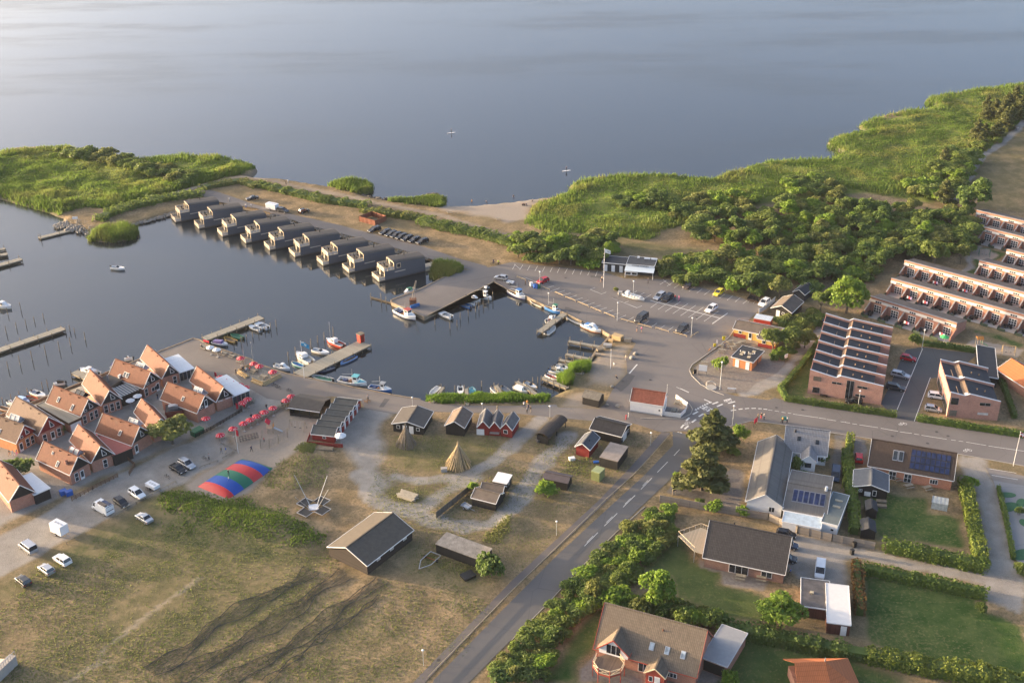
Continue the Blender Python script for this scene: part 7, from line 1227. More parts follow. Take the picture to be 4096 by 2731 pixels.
CARC = {n_: pm('car_' + n_, c_, .25,.03,1, m_, .6) for n_, c_, m_ in (('white', (.72,.73,.74),0),('silver', (.45,.46,.48),.5),('black', (.012,.012,.014),0),('darkgrey', (.06,.062,.066),.3),('red', (.38,.012,.02),0),('yellow', (.62,.52,.02),0),('brown', (.06,.045,.04),.2),('blue', (.03,.045,.08),.2))}
def car(label, v, x, y, dx, dy, kind, col, sc=.96, group=None, z=.03):
 c = g(v, x, y); q = g(v, x + dx, y + dy) - c; az = math.atan2(q.y, q.x); d = CARM[kind]; L, W, H = d['dim']; t = thing('parked_car' if kind not in ('van', 'mpv') else 'parked_van', label, 'car' if kind not in ('van', 'mpv') else 'van', (c.x, c.y, z), az, group); t.scale = (sc, sc, sc)
 o = place(d['body'], 'body', t); o.material_slots[0].link = 'OBJECT'; o.material_slots[0].material = CARC[col]; place(d['windows'], 'windows', t)
 for sx in (-.31,.31):
  for e in (-1,1): w_ = place(d['tyre'], 'wheel', t, (sx * L, e * (W / 2 - .1), d['r'])); place(d['rim'], 'rim', w_)
 zz = .62 if kind != 'van' else .75
 for e in (-1,1): place(d['hl'], 'headlight', t, (L * .485, e * W * .33, zz)); place(d['tl'], 'taillight', t, (-L * .485, e * W * .36, zz + .15))
 return t
for a in (('silver van parked beside the white box trailer', 'C', 215,563,-80,-60, 'mpv', 'silver'),('black city car nosed up to the rail beside the white van', 'C', 920,224,60,43, 'hatch', 'black'),('white car with black roof glass beside the flat trailer', 'C', 1038,157,75,48, 'suv', 'white'),('silver saloon on the green verge below the rail', 'C', 1090,340,-80,-50, 'sedan', 'silver'),('white sport utility car on the grass edge', 'C', 472,657,-75,-48, 'suv', 'white'),('silver hatchback on the grass edge between white and grey cars', 'C', 352,727,-75,-55, 'hatch', 'silver'),('dark grey hatchback last on the grass edge', 'C', 178,814,-70,-58, 'hatch', 'darkgrey'),
  ('black saloon beside the silver estate by the shop fence', 'B', 1597,1530,85,50, 'sedan', 'black'),('silver estate car beside the black saloon', 'B', 1677,1487,80,45, 'wagon', 'silver'),('black car at the far end of the houseboat road', 'A', 2262,670,-60,10, 'sedan', 'black'),('dark sport utility car hitched to the white box trailer', 'F', 242,334,70,15, 'suv', 'darkgrey'),('black car alone on the dry grass by the houseboat road', 'F', 432,337,60,-18, 'hatch', 'black'),('black car standing apart beside the red enclosure', 'F', 1060,505,-62,20, 'wagon', 'black'),
  ('silver hatchback with small trailer on the quay', 'T', 2095,152,-120,-20, 'hatch', 'silver'),('bright red small car at the waste bins', 'X', 842,122,-110,40, 'hatch', 'red'),('silver estate in the middle bays beside a black car', 'K', 1320,1102,-60,40, 'wagon', 'silver'),('black sport utility car in the middle bays', 'K', 1395,1118,-60,40, 'suv', 'black'),('white sport utility car alone in the middle bays', 'K', 1785,1216,-60,40, 'suv', 'white'),('bright yellow small car under the trees', 'K', 1850,1070,-60,40, 'hatch', 'yellow'),('dull brown car tucked against the bushes', 'K', 1585,1007,-60,40, 'suv', 'brown'),('dark grey people carrier against the bench rail', 'K', 1160,1302,-55,38, 'mpv', 'darkgrey'),('dark sport utility car at the end of the bench rail', 'K', 1525,1395,-55,38, 'suv', 'darkgrey'),('white sport utility car beside the white board fence', 'Z', 1345,152,-90,60, 'suv', 'white'),
  ('dark red car in the brick row parking bays', 'O', 1255,427,110,20, 'hatch', 'red'),('silver estate with dark roof in the brick row bays', 'O', 1185,577,110,25, 'wagon', 'silver'),('dark grey car in the brick row bays', 'O', 1140,687,110,20, 'wagon', 'darkgrey'),('black small car with lit headlights behind the street hedge', 'O', 768,812,-110,-15, 'hatch', 'black'),('white estate car beside the short brick house', 'O', 1520,767,110,15, 'wagon', 'white'),('silver hatchback beside the short brick house', 'O', 1478,882,110,18, 'hatch', 'silver'),('dark people carrier in the hedge-lined driveway', 'O', 603,1475,-8,80, 'mpv', 'blue'),('red car half hidden behind the annexe', 'O', 812,1318,0,-60, 'hatch', 'red'),
  ('black car beside the long plank fence', 'N', 135,462,100,20, 'hatch', 'black'),('dark blue car half under the bungalow eaves', 'N', 150,545,90,15, 'hatch', 'blue'),('dark car by the bungalow corner', 'N', 140,645,90,15, 'hatch', 'darkgrey'),('white panel van with roof bars by the carport', 'N', 390,735,-8,80, 'mpv', 'white')): car(*a)
t = car('white panel van with rooftop box and solar panel', 'C', 780,272,-95,-53, 'van', 'white'); MB().box(-2.4,.2,-.85,.0,2.31,2.36).build('solar_panel', SOLAR, t); MB().box(-2.2,.3,.15,.8,2.32,2.62).build('roof_box', pm('roof_box_bronze', (.12,.09,.07),.4), t)
for i, (x, y) in enumerate(((1160,527),(1212,542),(1257,554),(1305,567),(1357,582),(1420,597),(1490,610))): car('black estate car in the tight row beside the houseboat road', 'F', x, y, -62,20, 'wagon', 'black', .9, 'black cars in a row')
def trailer(label, v, x, y, dx, dy, L, W, H, box=True, col='white', draw=1.2):
 c = g(v, x, y); q = g(v, x + dx, y + dy) - c; t = thing('trailer', label, 'trailer', (c.x, c.y, 0), math.atan2(q.y, q.x)); m = CARC[col]
 if box: MB().box(-L / 2, L / 2,-W / 2, W / 2,.5,.5 + H).build('box_body', m, t); MB().box(-L / 2 - .02,-L / 2 + .02,-W / 2 + .1, W / 2 - .1,.6,.4 + H).build('rear_door', pm('trailer_door', (.6,.61,.62),.5), t); [MB().box(-L * .3 + i * L * .25,-L * .15 + i * L * .25,-.2,.2,.5 + H, .56 + H).build('roof_vent', GREYMETAL, t) for i in range(3)]
 else:
  MB().box(-L / 2, L / 2,-W / 2, W / 2,.42,.5).build('bed', m, t)
  for nm, bx in (('side_board', (-L / 2, L / 2,-W / 2,-W / 2 + .05)),('side_board', (-L / 2, L / 2, W / 2 - .05, W / 2)),('end_board', (-L / 2,-L / 2 + .05,-W / 2, W / 2)),('end_board', (L / 2 - .05, L / 2,-W / 2, W / 2))): MB().box(*bx, .501,.5 + H).build(nm, m, t)
 MB().beam((L / 2,0,.42),(L / 2 + draw, 0,.42),.1,.1).build('drawbar', GREYMETAL, t)
 for e in (-1,1): w_ = place(CARM['hatch']['tyre'], 'wheel', t, (-.1, e * (W / 2 + .02),.32)); place(CARM['hatch']['rim'], 'rim', w_)
trailer('white twin-axle box trailer with roof vents', 'C', 455,440,80,40,3.2,1.9,2.0); trailer('white covered flat trailer beside the motorcycle', 'C', 1155,100,80,40,2.9,1.5,.7); trailer('white canvas box trailer behind the dark car', 'F', 148,312,70,15,4.0,2.0,1.7); trailer('small open white trailer behind the silver hatchback', 'T', 2245,222,-120,-20,2.0,1.2,.35, False); trailer('brown flatbed trailer under the trees', 'Z', 1135,80,-40,50,3.0,1.6,.4, False, 'brown'); trailer('narrow flatbed trailer beside the brown one', 'Z', 1215,100,-40,50,2.6,1.3,.4, False, 'brown'); trailer('small grey open trailer outside the twin sheds', 'D', 1588,250,60,30,2.0,1.3,.3, False, 'silver')
# ================================================================ PEOPLE, FURNITURE, SMALL THINGS
VIEW['H'] = (800,1500,1344 / 588); VIEW['J'] = (700,1780,1343 / 784)
UMB = {}
for nm_, c1, c2 in (('red', (.55,.015,.035),(.75,.7,.7)),('white', (.72,.72,.71),(.66,.66,.65)),('green', (.06,.42,.12),(.05,.36,.1))):
 ms = []
 for k_ in range(2):
  q = [(0,0,.55)] + [(1.08 * math.cos(a),1.08 * math.sin(a),0) for a in (-math.pi / 8, math.pi / 8)]; m_ = MB(); m_.add(q + [(a, b, c - .03) for a, b, c in q], [(0,1,2),(5,4,3),(1,4,5,2)])
  if nm_ == 'red': e0, e1, e2 = [Vector(x) for x in q]; f_ = lambda a, b, t: tuple(a + (b - a) * t + Vector((0,0,.015))); m_.add([f_(e0, e1,.3), f_(e0, e1,.95), tuple((e1 + (e2 - e1) * .16) * .95 + Vector((0,0,.06))), f_(e0, e1,.35)], [(0,1,2,3)], 1)
  ms.append(m_.mesh('canopy_panel', [pm('parasol_' + nm_, c1 if nm_ == 'red' or k_ == 0 else c2,.7,.06), pm('parasol_mark', (.75,.72,.72),.7,.05)]))
 UMB[nm_] = ms
mb = MB(); mb.tube((0,0,0),(0,0,2.75),.035,6); UPOLE = mb.mesh('pole', GREYMETAL); mb = MB(); mb.box(-.3,.3,-.3,.3,0,.12); UBASE = mb.mesh('base', CONC)
def umbrella(label, v, x, y, col='red', group=None, zc=2.45, s=1.0, z=0.03):
 p = g(v, x, y, zc); t = thing('parasol', label, 'parasol', (p.x, p.y, z), rnd.random(), group); t.scale = (s, s, s); place(UPOLE, 'pole', t); place(UBASE, 'base', t)
 for i in range(8): place(UMB[col][i % 2], 'canopy_panel', t, (0,0,2.1), i * math.pi / 4)
mb = MB(); [mb.box(-.9,.9,-.36 + i * .15,-.23 + i * .15,.72,.76) for i in range(5)]; PT_T = mb.mesh('table_top', TIMBER); mb = MB(); mb.box(-.9,.9,-.14,.14,.42,.46); PT_B = mb.mesh('seat', TIMBER); mb = MB(); mb.beam((0,-.75,.03),(0,-.2,.72),.06,.1); mb.beam((0,.75,.03),(0,.2,.72),.06,.1); mb.beam((0,-.72,.4),(0,.72,.4),.05,.09); PT_L = mb.mesh('leg_frame', POSTM)
def picnic(label, v, x, y, rz, group=None, z=.03):
 p = g(v, x, y); t = thing('picnic_table', label, 'table', (p.x, p.y, z), rz, group); place(PT_T, 'table_top', t); [place(PT_B, 'seat', t, (0, e * .66,0)) for e in (-1,1)]; [place(PT_L, 'leg_frame', t, (e * .65,0,0)) for e in (-1,1)]
for i, (x, y) in enumerate(((298,478),(395,430),(457,398),(516,365),(585,327),(663,290))): umbrella('red and white parasol in the line beside the sandpit', 'H', x, y, 'red', 'red parasols beside the sandpit')
for x, y, lb in ((183,537, 'red and white parasol at the sandpit log border'),(783,222, 'red and white parasol in front of the open pavilion'),(832,183, 'red and white parasol beside the leaning bicycle'),(433,210, 'red and white parasol by the grill house pergola corner'),(387,242, 'red and white parasol against the grill house banners'),(52,385, 'red and white parasol in the sunken terrace')): umbrella(lb, 'H', x, y)
for x, y in ((309,60),(360,80),(415,102),(245,42)): umbrella('red and white parasol behind the grill house pergola', 'H', x, y, 'red', 'parasols behind the pergola')
for x, y, c_, lb in ((1370,672, 'red', 'red and white parasol beside the bare quay flagpole'),(1577,760, 'red', 'red and white parasol at the back of the timber seating'),(1668,800, 'red', 'red and white parasol at the quay side of the timber seating'),(1883,890, 'red', 'red and white parasol inside the timber seating corner'),(1045,975, 'red', 'red and white parasol beside the red beach banner'),(880,500, 'white', 'white parasol near the striped barrier'),(985,535, 'white', 'white parasol second from the striped barrier')): umbrella(lb, 'R', x, y, c_)
for x, y in ((300,705),(385,740),(470,775)): umbrella('white parasol behind the open quay pergola', 'R', x, y, 'white', 'white parasols behind the pergola')
for v, x, y, c_, lb, s_ in (('B', 1230,850, 'white', 'white parasol beside the dark glass roof', 1),('B', 1165,890, 'white', 'white parasol in the shop courtyard', 1),('H', 1285,558, 'white', 'big white parasol on the fenced hut terrace', 1.2),('O', 1583,215, 'green', 'bright green garden parasol on the end terrace', 1.1),('B', 890,1172, 'red', 'red parasol peeping out beside the rose roof', .8)): umbrella(lb, v, x, y, c_, None, 2.4, s_)
for x, y in ((297,522),(400,478),(440,462),(480,440),(525,415),(580,395),(600,375),(660,340),(690,320),(735,298),(790,258),(187,580)): picnic('grey picnic table in the row beside the sandpit', 'H', x, y, .75, 'picnic tables beside the sandpit')
for x, y in ((440,255),(470,245),(395,290)): picnic('picnic table under the grill house parasols', 'H', x, y, 1.6, 'tables by the grill house')
for x, y in ((880,560),(990,600),(1110,640),(1240,680),(1370,750),(800,540)): picnic('dark picnic table along the quay edge', 'R', x, y, -.6, 'tables along the quay edge')
for x, y in ((1640,870),(1580,920),(1740,1010),(1880,950)): picnic('pale table inside the timber seating', 'R', x, y, -.65, 'tables in the timber seating')
for x, y in ((800,770),(690,830),(850,860),(910,810),(1000,780)): picnic('picnic table on the beach bar terrace', 'Z', x, y, .4, 'beach bar tables')
picnic('white picnic table at the corner of the beach bar terrace', 'Z', 670,910,-.35); picnic('dark picnic table behind the notice board', 'Z', 390,1110,-.3)
for x, y in ((1810,900),(1705,1160)): picnic('white table in the fenced yard of the white house', 'w', x, y, 1.2, 'tables in the white yard')
for v, x, y in (('F', 1735,345),('F', 2170,405)): picnic('lone picnic table on the dry beach slope', v, x, y, .3, 'tables on the beach slope')
for x, y in ((1690,720),(1590,700),(1725,780),(1880,790)): picnic('dark garden dining set on the bungalow patio', 'M', x, y, -.3, 'dining sets on the patio')
for x, y in ((980,40),(1060,95),(1200,110)): picnic('garden table behind the solar panel house', 'N', x, y, .3, 'tables behind the solar house')
# timber box seating on the quay
def wall_run(t, P, Q, h, th, mat, name, z=0.0):
 d = Q - P; n = max(1, round(d.length / 2.0))
 for i in range(n): a, b_ = P + d * (i / n), P + d * ((i + 1) / n); MB().beam(Vector((a.x, a.y, z + h / 2)) - Vector(t.location), Vector((b_.x, b_.y, z + h / 2)) - Vector(t.location), th, h).build(name, mat, t)
t = thing('timber_seating', 'new pale timber seating enclosure with stepped benches on the quay', 'seating', g('R', 1650,980)); q = [g('R', *p) for p in ((1335,915),(1480,1005),(1560,1055),(1735,1125),(2010,985),(1900,900),(1560,800))]
for a, b_, h in ((q[0], q[1], .95),(q[2], q[3], .95),(q[3], q[4], .95),(q[0], q[6], .8)): wall_run(t, a, b_, h, .12, TIMBERY, 'back_board')
for a, b_ in ((q[0], q[1]),(q[2], q[3]),(q[3], q[4])): d = (b_ - a).normalized(); n_ = Vector((-d.y, d.x, 0)); wall_run(t, a - n_ * .3, b_ - n_ * .3,.42,.5, TIMBERY, 'bench_step'); wall_run(t, a + n_ * .35, b_ + n_ * .35,.42,.5, TIMBERY, 'seat')
sheet('deck_floor', [Vector((p.x, p.y, 0)) - Vector((t.location.x, t.location.y, 0)) for p in (q[0], q[3], q[4], q[6])], .06, TIMBER, 0, t)
# lamps, flagpoles, poles
mb = MB(); mb.tube((0,0,0),(0,0,3.3),.05,7,.04); LPOLE = mb.mesh('post', pm('lamp_post_grey', (.45,.46,.45),.5,.08)); mb = MB(); mb.lathe([(.06,3.25),(.2,3.3),(.23,3.38),(.15,3.5),(.04,3.54)], 9); LHEAD = mb.mesh('lamp_head', pm('lamp_white', (.75,.76,.76),.4,.03))
def lamp(label, v, x, y, s=1.0, group=None): p = g(v, x, y); t = thing('street_lamp', label, 'lamp', (p.x, p.y, 0),0, group); t.scale = (s, s, s); place(LPOLE, 'post', t); place(LHEAD, 'lamp_head', t, (0,0,3.3 - 3.3 / s ** .8),0,1 / s ** .8)
for v, x, y, s_, lb in (('D', 1265,1436,1, 'white globe lamp with red flowers at its foot beside the net field'),('M', 335,455,1, 'white globe lamp by the litter bin on the cycle path'),('L', 1272,995,1, 'white globe lamp beside the black tiled cabin'),('L', 348,735,.9, 'white globe lamp behind the barrel-roofed shed'),('Y', 918,1040,.9, 'white globe lamp behind the red boathouse'),('E', 1440,660,.95, 'white globe lamp behind the wide black cabin'),('X', 797,175,1.3, 'tall lamp beside the red car'),('X', 2035,735,1.6, 'tall lamp in the middle of the bench rail'),('X', 2290,330,1.3, 'tall lamp beside the display boat'),('Z', 178,665,1.6, 'tall lamp at the end of the bench rail'),('Z', 638,1510,2.2, 'tall lamp on the paved plaza'),('O', 805,850,1.3, 'white lamp behind the street hedge'),('O', 1378,325,1.6, 'tall lamp at the parking court corner'),('K', 2130,1070,1.2, 'lamp among the car park bushes'),('L', 2025,805,1.5, 'tall white lamp at the street corner'),('X', 935,470,1.0, 'white lamp on the quay above the blue working boat')): lamp(lb, v, x, y, s_)
def pole(label, v, bx, by, tx, ty, r=.06, z=0, name='flagpole', cat='flagpole', mat=None, flag=None):
 p = g(v, bx, by, z); h = hgt(p, v, tx, ty) - z; t = thing(name, label, cat, (p.x, p.y, z)); MB().tube((0,0,0),(0,0, h), r, 8, r * .6).build('pole', mat or WHITE, t); MB().lathe([(r * 1.5,0),(r * 1.5,.08),(.0,.16)], 7,0,(0,0, h)).build('finial', mat or WHITE, t)
 if flag:
  mats, fw, fh, drop = flag; m_ = MB(); K = 10
  for j in range(K + 1):
   q = j / K; x = .06 + fw * q; y = .18 * math.sin(q * 7) * q; z0 = h - .1 - drop * q * q
   for i in range(4): m_.V.append((x, y, z0 - fh * i / 3))
  for j in range(K):
   for i in range(3): m_.F.append((j * 4 + i, j * 4 + i + 1, j * 4 + i + 5, j * 4 + i + 4)); m_.M.append(mats[1](j / K, i) if callable(mats[1]) else 0)
  m_.build('flag', mats[0], t, True)
 return t
FW = pm('flag_white', (.72,.75,.73),.8,.04); FB = pm('flag_blue', (.03,.30,.52),.8,.05); FR = pm('flag_red', (.5,.02,.04),.8,.05); FD = pm('flag_grey_green', (.35,.42,.40),.8,.1)
pole('tall white flagpole with a white emblem flag on the car park island', 'K', 820,1010,835,662,.08, flag=(([FW, FD], lambda q, i: 1 if .35 < q < .75 and i == 1 else 0),1.6,1.1,.5)); pole('bare white flagpole beside the kiosk corner', 'k', 125,1000,220,450,.05)
pole('white flagpole with blue and white flag on the pier', 'S', 388,848,353,258,.06, flag=(([FB, FW], lambda q, i: 1 if (i == 0 and q < .35) or (i == 1 and .3 < q < .7) else 0),1.8,1.1,1.0)); pole('bare grey flagpole beside the red parasol', 'R', 1435,785,1430,345,.05, mat=GREYMETAL); pole('bare grey flagpole at the quay corner bench', 'R', 1568,730,1560,440,.05, mat=GREYMETAL)
pole('white pole with red banner at the sandpit', 'H', 350,712,335,495,.05, flag=(([FR], 0),.5,1.5,.1)); pole('leaning white flagpole with red flag beside the street', 'O', 2197,1373,2290,1075,.07, flag=(([FR, FW], lambda q, i: 1 if .3 < q < .42 or i == 1 else 0),1.2,.9,.8)); pole('red and white barrier pole beside the beach', 'L', 905,285,908,112,.07, name='barrier_pole', cat='pole'); pole('white pole at the rear of the white house', 'w', 1468,620,1497,305,.05, name='white_pole', cat='pole'); pole('white bollard pole beside the red bollard', 'w', 262,1315,258,1200,.06, name='bollard', cat='bollard'); pole('red plastic bollard on the promenade', 'w', 188,1385,190,1270,.12, name='bollard', cat='bollard', mat=FR)
# bouncing pillow: striped inflated mound
def at_(z, v, *xy): return [g(v, x, y, z) for x, y in xy]
c0, c1, c2, c3 = pts('J', (155,285),(365,375),(680,160),(460,95)); m_ = MB(); nu, nv = 24,14; cols = [0,0,0,1,1,1,1,1,2,2,2,2,2,0,0,0,0,0,1,1,1,1,2,2,2]
for i in range(nu + 1):
 for j in range(nv + 1):
  u, v_ = i / nu, j / nv; p = (c0 * (1 - u) + c3 * u) * (1 - v_) + (c1 * (1 - u) + c2 * u) * v_; e = (4 * v_ * (1 - v_)) ** .6 * (1 - (2 * u - 1) ** 8); m_.V.append((p.x, p.y, .05 + 1.35 * e))
for i in range(nu):
 for j in range(nv): m_.F.append((i * (nv + 1) + j, i * (nv + 1) + j + 1,(i + 1) * (nv + 1) + j + 1,(i + 1) * (nv + 1) + j)); m_.M.append(cols[i])
tag(m_.build('bouncing_pillow', [pm('pillow_red', (.50,.035,.035),.45,.06), pm('pillow_blue', (.012,.07,.33),.45,.06), pm('pillow_green', (.012,.14,.075),.45,.06)], None, True), 'large inflated bouncing pillow with red, blue and green stripes on sand', 'bouncing pillow')
# pole stacks
def tipi(label, v, cx, cy, rx, ax, ay, n, m1):
 c = g(v, cx, cy); r = (g(v, cx + rx, cy) - c).length; h = hgt(c, v, ax, ay); t = thing('pole_stack', label, 'pole stack', c)
 for i in range(n): a = 2 * math.pi * i / n + rnd.random() * .1; rr = r * (.88 + .2 * rnd.random()); MB().tube((math.cos(a) * rr, math.sin(a) * rr, 0),(-math.cos(a) * .18,-math.sin(a) * .18, h * (.93 + .12 * rnd.random())),.10,5,.06).build('pole', m1 if rnd.random() < .75 else POSTM, t)
tipi('grey conical stack of poles in front of the wide black cabin', 'E', 1382,985,92,1378,800,44, pm('grey_pole', (.20,.17,.13),.9,.3,2)); tipi('pale golden conical stack of poles on the grass', 'E', 1862,1170,118,1875,965,52, pm('peeled_pole', (.40,.31,.18),.8,.25,2))
t = thing('log_pile', 'low stack of bleached logs on a grass island', 'log pile', g('D', 1145,165), R(-30))
for i in range(14): y = (i % 7 - 3) * .34; z = .18 + .32 * (i // 7); MB().tube((-2.3 + rnd.random() * .5, y, z),(2.3 - rnd.random() * .6, y + .1, z),.17,7).build('log', pm('bleached_log', (.33,.30,.24),.9,.25,2), t)
# bungee trampoline
t = thing('bungee_trampoline', 'bungee trampoline with four masts round dark mats', 'trampoline', g('J', 952,440), R(10)); MB().box(-1,1,-1,1,.5,.62).build('centre_platform', pm('light_pad', (.5,.53,.58),.5), t)
for i in range(4):
 a = R(45 + 90 * i); ca, sa = math.cos(a), math.sin(a); o = MB().box(-1.0,1.0,-1.2,1.2,.55,.6).build('jump_mat', BLACK, t); o.location = (ca * 2.4, sa * 2.4,.1); o.rotation_euler = (0,0, a); f_ = MB(); [f_.beam((x0, y0,.68),(x1, y1,.68),.1,.1) for x0, y0, x1, y1 in ((-1.1,-1.3,1.1,-1.3),(-1.1,1.3,1.1,1.3),(1.1,-1.3,1.1,1.3))]; o2 = f_.build('frame', GREYMETAL, t); o2.location = o.location; o2.rotation_euler = o.rotation_euler
 MB().tube((ca * .9, sa * .9,.4),(ca * 4.6, sa * 4.6,5.6 + (i % 2)),.08,6,.05).build('mast', GREYMETAL, t)
# playground
WP = pm('play_timber', (.26,.22,.17),.85,.2)
def rel(t, v, x, y, z=0): return g(v, x, y, z) - Vector(t.location)
t = thing('climbing_frame', 'timber climbing frame with rope nets in the sandpit', 'climbing frame', g('H', 640,640)); ps = [rel(t, 'H', *p) for p in ((555,668),(637,668),(718,630),(802,570))]
for p in ps: MB().tube(p, p + Vector((.1,0,2.5)),.09,6).build('post', WP, t)
for a, b_ in zip(ps[:-1], ps[1:]):
 m_ = MB()
 for k_ in range(7): z = .3 + k_ * .3; m_.tube(a + Vector((0,0, z)), b_ + Vector((0,0, z)),.025,4)
 for k_ in range(6): q = a + (b_ - a) * (k_ + .5) / 6; m_.tube(q + Vector((0,0,.3)), q + Vector((0,0,2.1)),.025,4)
 m_.build('rope_net', pm('rope', (.22,.19,.16),.9), t)
t = thing('play_tower', 'small play tower with red roof board and slide', 'play tower', g('H', 650,520)); [MB().tube((x, y, 0),(x, y, 2.8),.08,6).build('post', WP, t) for x in (-.6,.6) for y in (-.6,.6)]; MB().box(-.7,.7,-.7,.7,1.2,1.3).build('platform', WP, t); MB().slab([(-.9,-.9,3.2),(0,-.9,2.4),(0,.9,2.4),(-.9,.9,3.2)], .08).build('roof_board', FR, t); MB().box(.6,.68,-.6,.6,1.3,2.1).build('side_panel', pm('orange_panel', (.5,.2,.04),.6), t); MB().slab([(.7,-.3,1.25),(2.6,-.3,.15),(2.6,.3,.15),(.7,.3,1.25)], .06).build('slide', GREYMETAL, t)
def swing(label, v, x, y, w_, mat=None):
 t = thing('swing', label, 'swing', g(v, x, y), R(-15)); mat = mat or WP; MB().beam((-w_ / 2,0,2.3),(w_ / 2,0,2.3),.1,.1).build('top_beam', mat, t)
 for e in (-1,1):
  for k_ in (-1,1): MB().tube((e * w_ / 2, k_ * .9,0),(e * w_ / 2,0,2.35),.07,6).build('leg', mat, t)
  MB().tube((e * w_ * .18 - .2,0,.5),(e * w_ * .18 - .2,0,2.3),.015,4).tube((e * w_ * .18 + .2,0,.5),(e * w_ * .18 + .2,0,2.3),.015,4).build('chain', GREYMETAL, t); MB().box(e * w_ * .18 - .24, e * w_ * .18 + .24,-.1,.1,.45,.5).build('swing_seat', BLACK, t)
swing('timber swing with two seats in front of the pavilion', 'H', 895,495,3.6); swing('garden swing in the small sand playground', 'P', 1935,725,3.0, pm('green_steel', (.05,.12,.08),.6)); swing('pale timber swing in the sand playground beside the black shed', 'O', 2150,370,3.0, TIMBERY)
t = thing('play_house', 'small play tower with orange roof and green slide', 'play tower', g('O', 1885,300)); [MB().tube((x, y, 0),(x, y, 2.2),.07,6).build('post', WP, t) for x in (-.6,.6) for y in (-.6,.6)]; MB().slab([(-.8,-.8,2.2),(.8,-.8,2.2),(.8,0,2.8),(-.8,0,2.8)], .07).slab([(-.8,.8,2.2),(.8,.8,2.2),(.8,0,2.8),(-.8,0,2.8)], .07).build('roof', pm('orange_panel', (0,0,0)), t); MB().slab([(.6,-.3,1.2),(2.3,-.3,.15),(2.3,.3,.15),(.6,.3,1.2)], .06).build('slide', pm('slide_green', (.05,.3,.1),.4), t)
t = thing('net_tunnel', 'black net crawl tunnel slung between posts in the sand', 'play net', g('H', 450,600), R(25)); m_ = MB()
for k_ in range(7): x = -2 + k_ * .66; [m_.tube((x, .75 * math.cos(6.283 * i / 10),.95 + .6 * math.sin(6.283 * i / 10)),(x, .75 * math.cos(6.283 * (i + 1) / 10),.95 + .6 * math.sin(6.283 * (i + 1) / 10)),.04,4) for i in range(10)]
for i in range(10): a = 6.283 * i / 10; m_.tube((-2,.75 * math.cos(a),.95 + .6 * math.sin(a)),(2,.75 * math.cos(a),.95 + .6 * math.sin(a)),.03,4)
m_.build('net', BLACK, t); [MB().tube((x, 0,0),(x * 1.1,0,2.0),.09,6).build('post', WP, t) for x in (-2.8,2.8)]
# rails, benches, fences
def railfence(label, line, h=.55, step=2.2, mat=None, name='rail_fence', rails=(1.0,), post=.06, group=None):
 t = thing(name, label, 'fence', line[0], group=group); o_ = Vector(t.location); mat = mat or pm('rail_timber', (.34,.28,.19),.85,.2)
 for p, q in zip(line[:-1], line[1:]):
  d = q - p; n = max(1, round(d.length / step))
  for i in range(n + 1): a = p + d * (i / n) - o_; MB().box(a.x - post, a.x + post, a.y - post, a.y + post, 0, h).build('post', mat, t)
  for i in range(n):
   for r_ in rails: MB().beam(p + d * (i / n) - o_ + Vector((0,0, h * r_)), p + d * ((i + .97) / n) - o_ + Vector((0,0, h * r_)),.1,.12).build('rail', mat, t)
railfence('low timber rail between cycle path and road', pts('D', (1300,1535),(1932,885)) + pts('L', (870,1493),(1100,1290),(1275,1105),(1450,905)),.5,2.4); railfence('timber rail along the gravel parking strip', pts('C', (880,300),(1030,215),(1330,60)),.6,2.0); railfence('timber rail stretch beside the box trailer', pts('C', (505,520),(640,445)),.6,2.0)
railfence('brown picket fence along the shop yards', pts('B', (1160,1568),(1210,1490),(1130,1420)) + pts('B', (1110,1415)),.9,.6, boards('brown_fence', (.15,.085,.05),.1), 'picket_fence', (1.0,.5)); railfence('dark fence round the grill house terrace', pts('B', (1755,1230),(1890,1165),(2170,1000)),.9,1.0, BLACKB, 'board_fence', (.9,.6,.3)); railfence('dark green rail before the dustbins', pts('C', (545,195),(700,110),(890,15)),1.0,1.0, boards('brown_fence', (0,0,0),.1), 'board_fence', (.9,.6,.3)); railfence('log border round the sandpit', pts('H', (210,765),(330,690),(190,628)),.35,1.0, WP, 'log_border'); railfence('log border along the bouncing pillow lane', pts('H', (0,850),(90,815),(160,790)),.35,1.5, WP, 'log_border')
BN = [(430,40,575,98),(615,115,690,150),(830,205,955,250),(1040,290,1170,345),(1208,365,1368,430),(1405,445,1572,515),(1610,532,1780,605),(1825,618,1993,690),(2098,722,2310,780)]
for i, (x0, y0, x1, y1) in enumerate(BN): railfence('low pale bench rail between car park and quay', pts('X', (x0, y0),(x1, y1)),.45,1.8, pm('bench_timber', (.48,.36,.20),.75,.15), 'bench_rail', group='bench rails along the quay')
for x0, y0, x1, y1 in ((1130,1342,1248,1375),(1287,1378,1402,1412),(1445,1418,1565,1452),(1605,1455,1668,1415)): railfence('low pale bench rail between car park and quay', pts('K', (x0, y0),(x1, y1)),.45,1.8, MATS['bench_timber'], 'bench_rail', group='bench rails along the quay')
def panelfence(label, line, h, mat, name='board_fence', step=1.9, gap=.04):
 t = thing(name, label, 'fence', line[0]); o_ = Vector(t.location)
 for p, q in zip(line[:-1], line[1:]):
  d = q - p; n = max(1, round(d.length / step))
  for i in range(n): MB().beam(p + d * ((i + gap) / n) - o_ + Vector((0,0, h / 2 + .05)), p + d * ((i + 1 - gap) / n) - o_ + Vector((0,0, h / 2 + .05)),.05, h).build('fence_panel', mat, t)
  for i in range(n + 1): a = p + d * (i / n) - o_; MB().box(a.x - .06, a.x + .06, a.y - .06, a.y + .06,0, h + .1).build('post', mat, t)
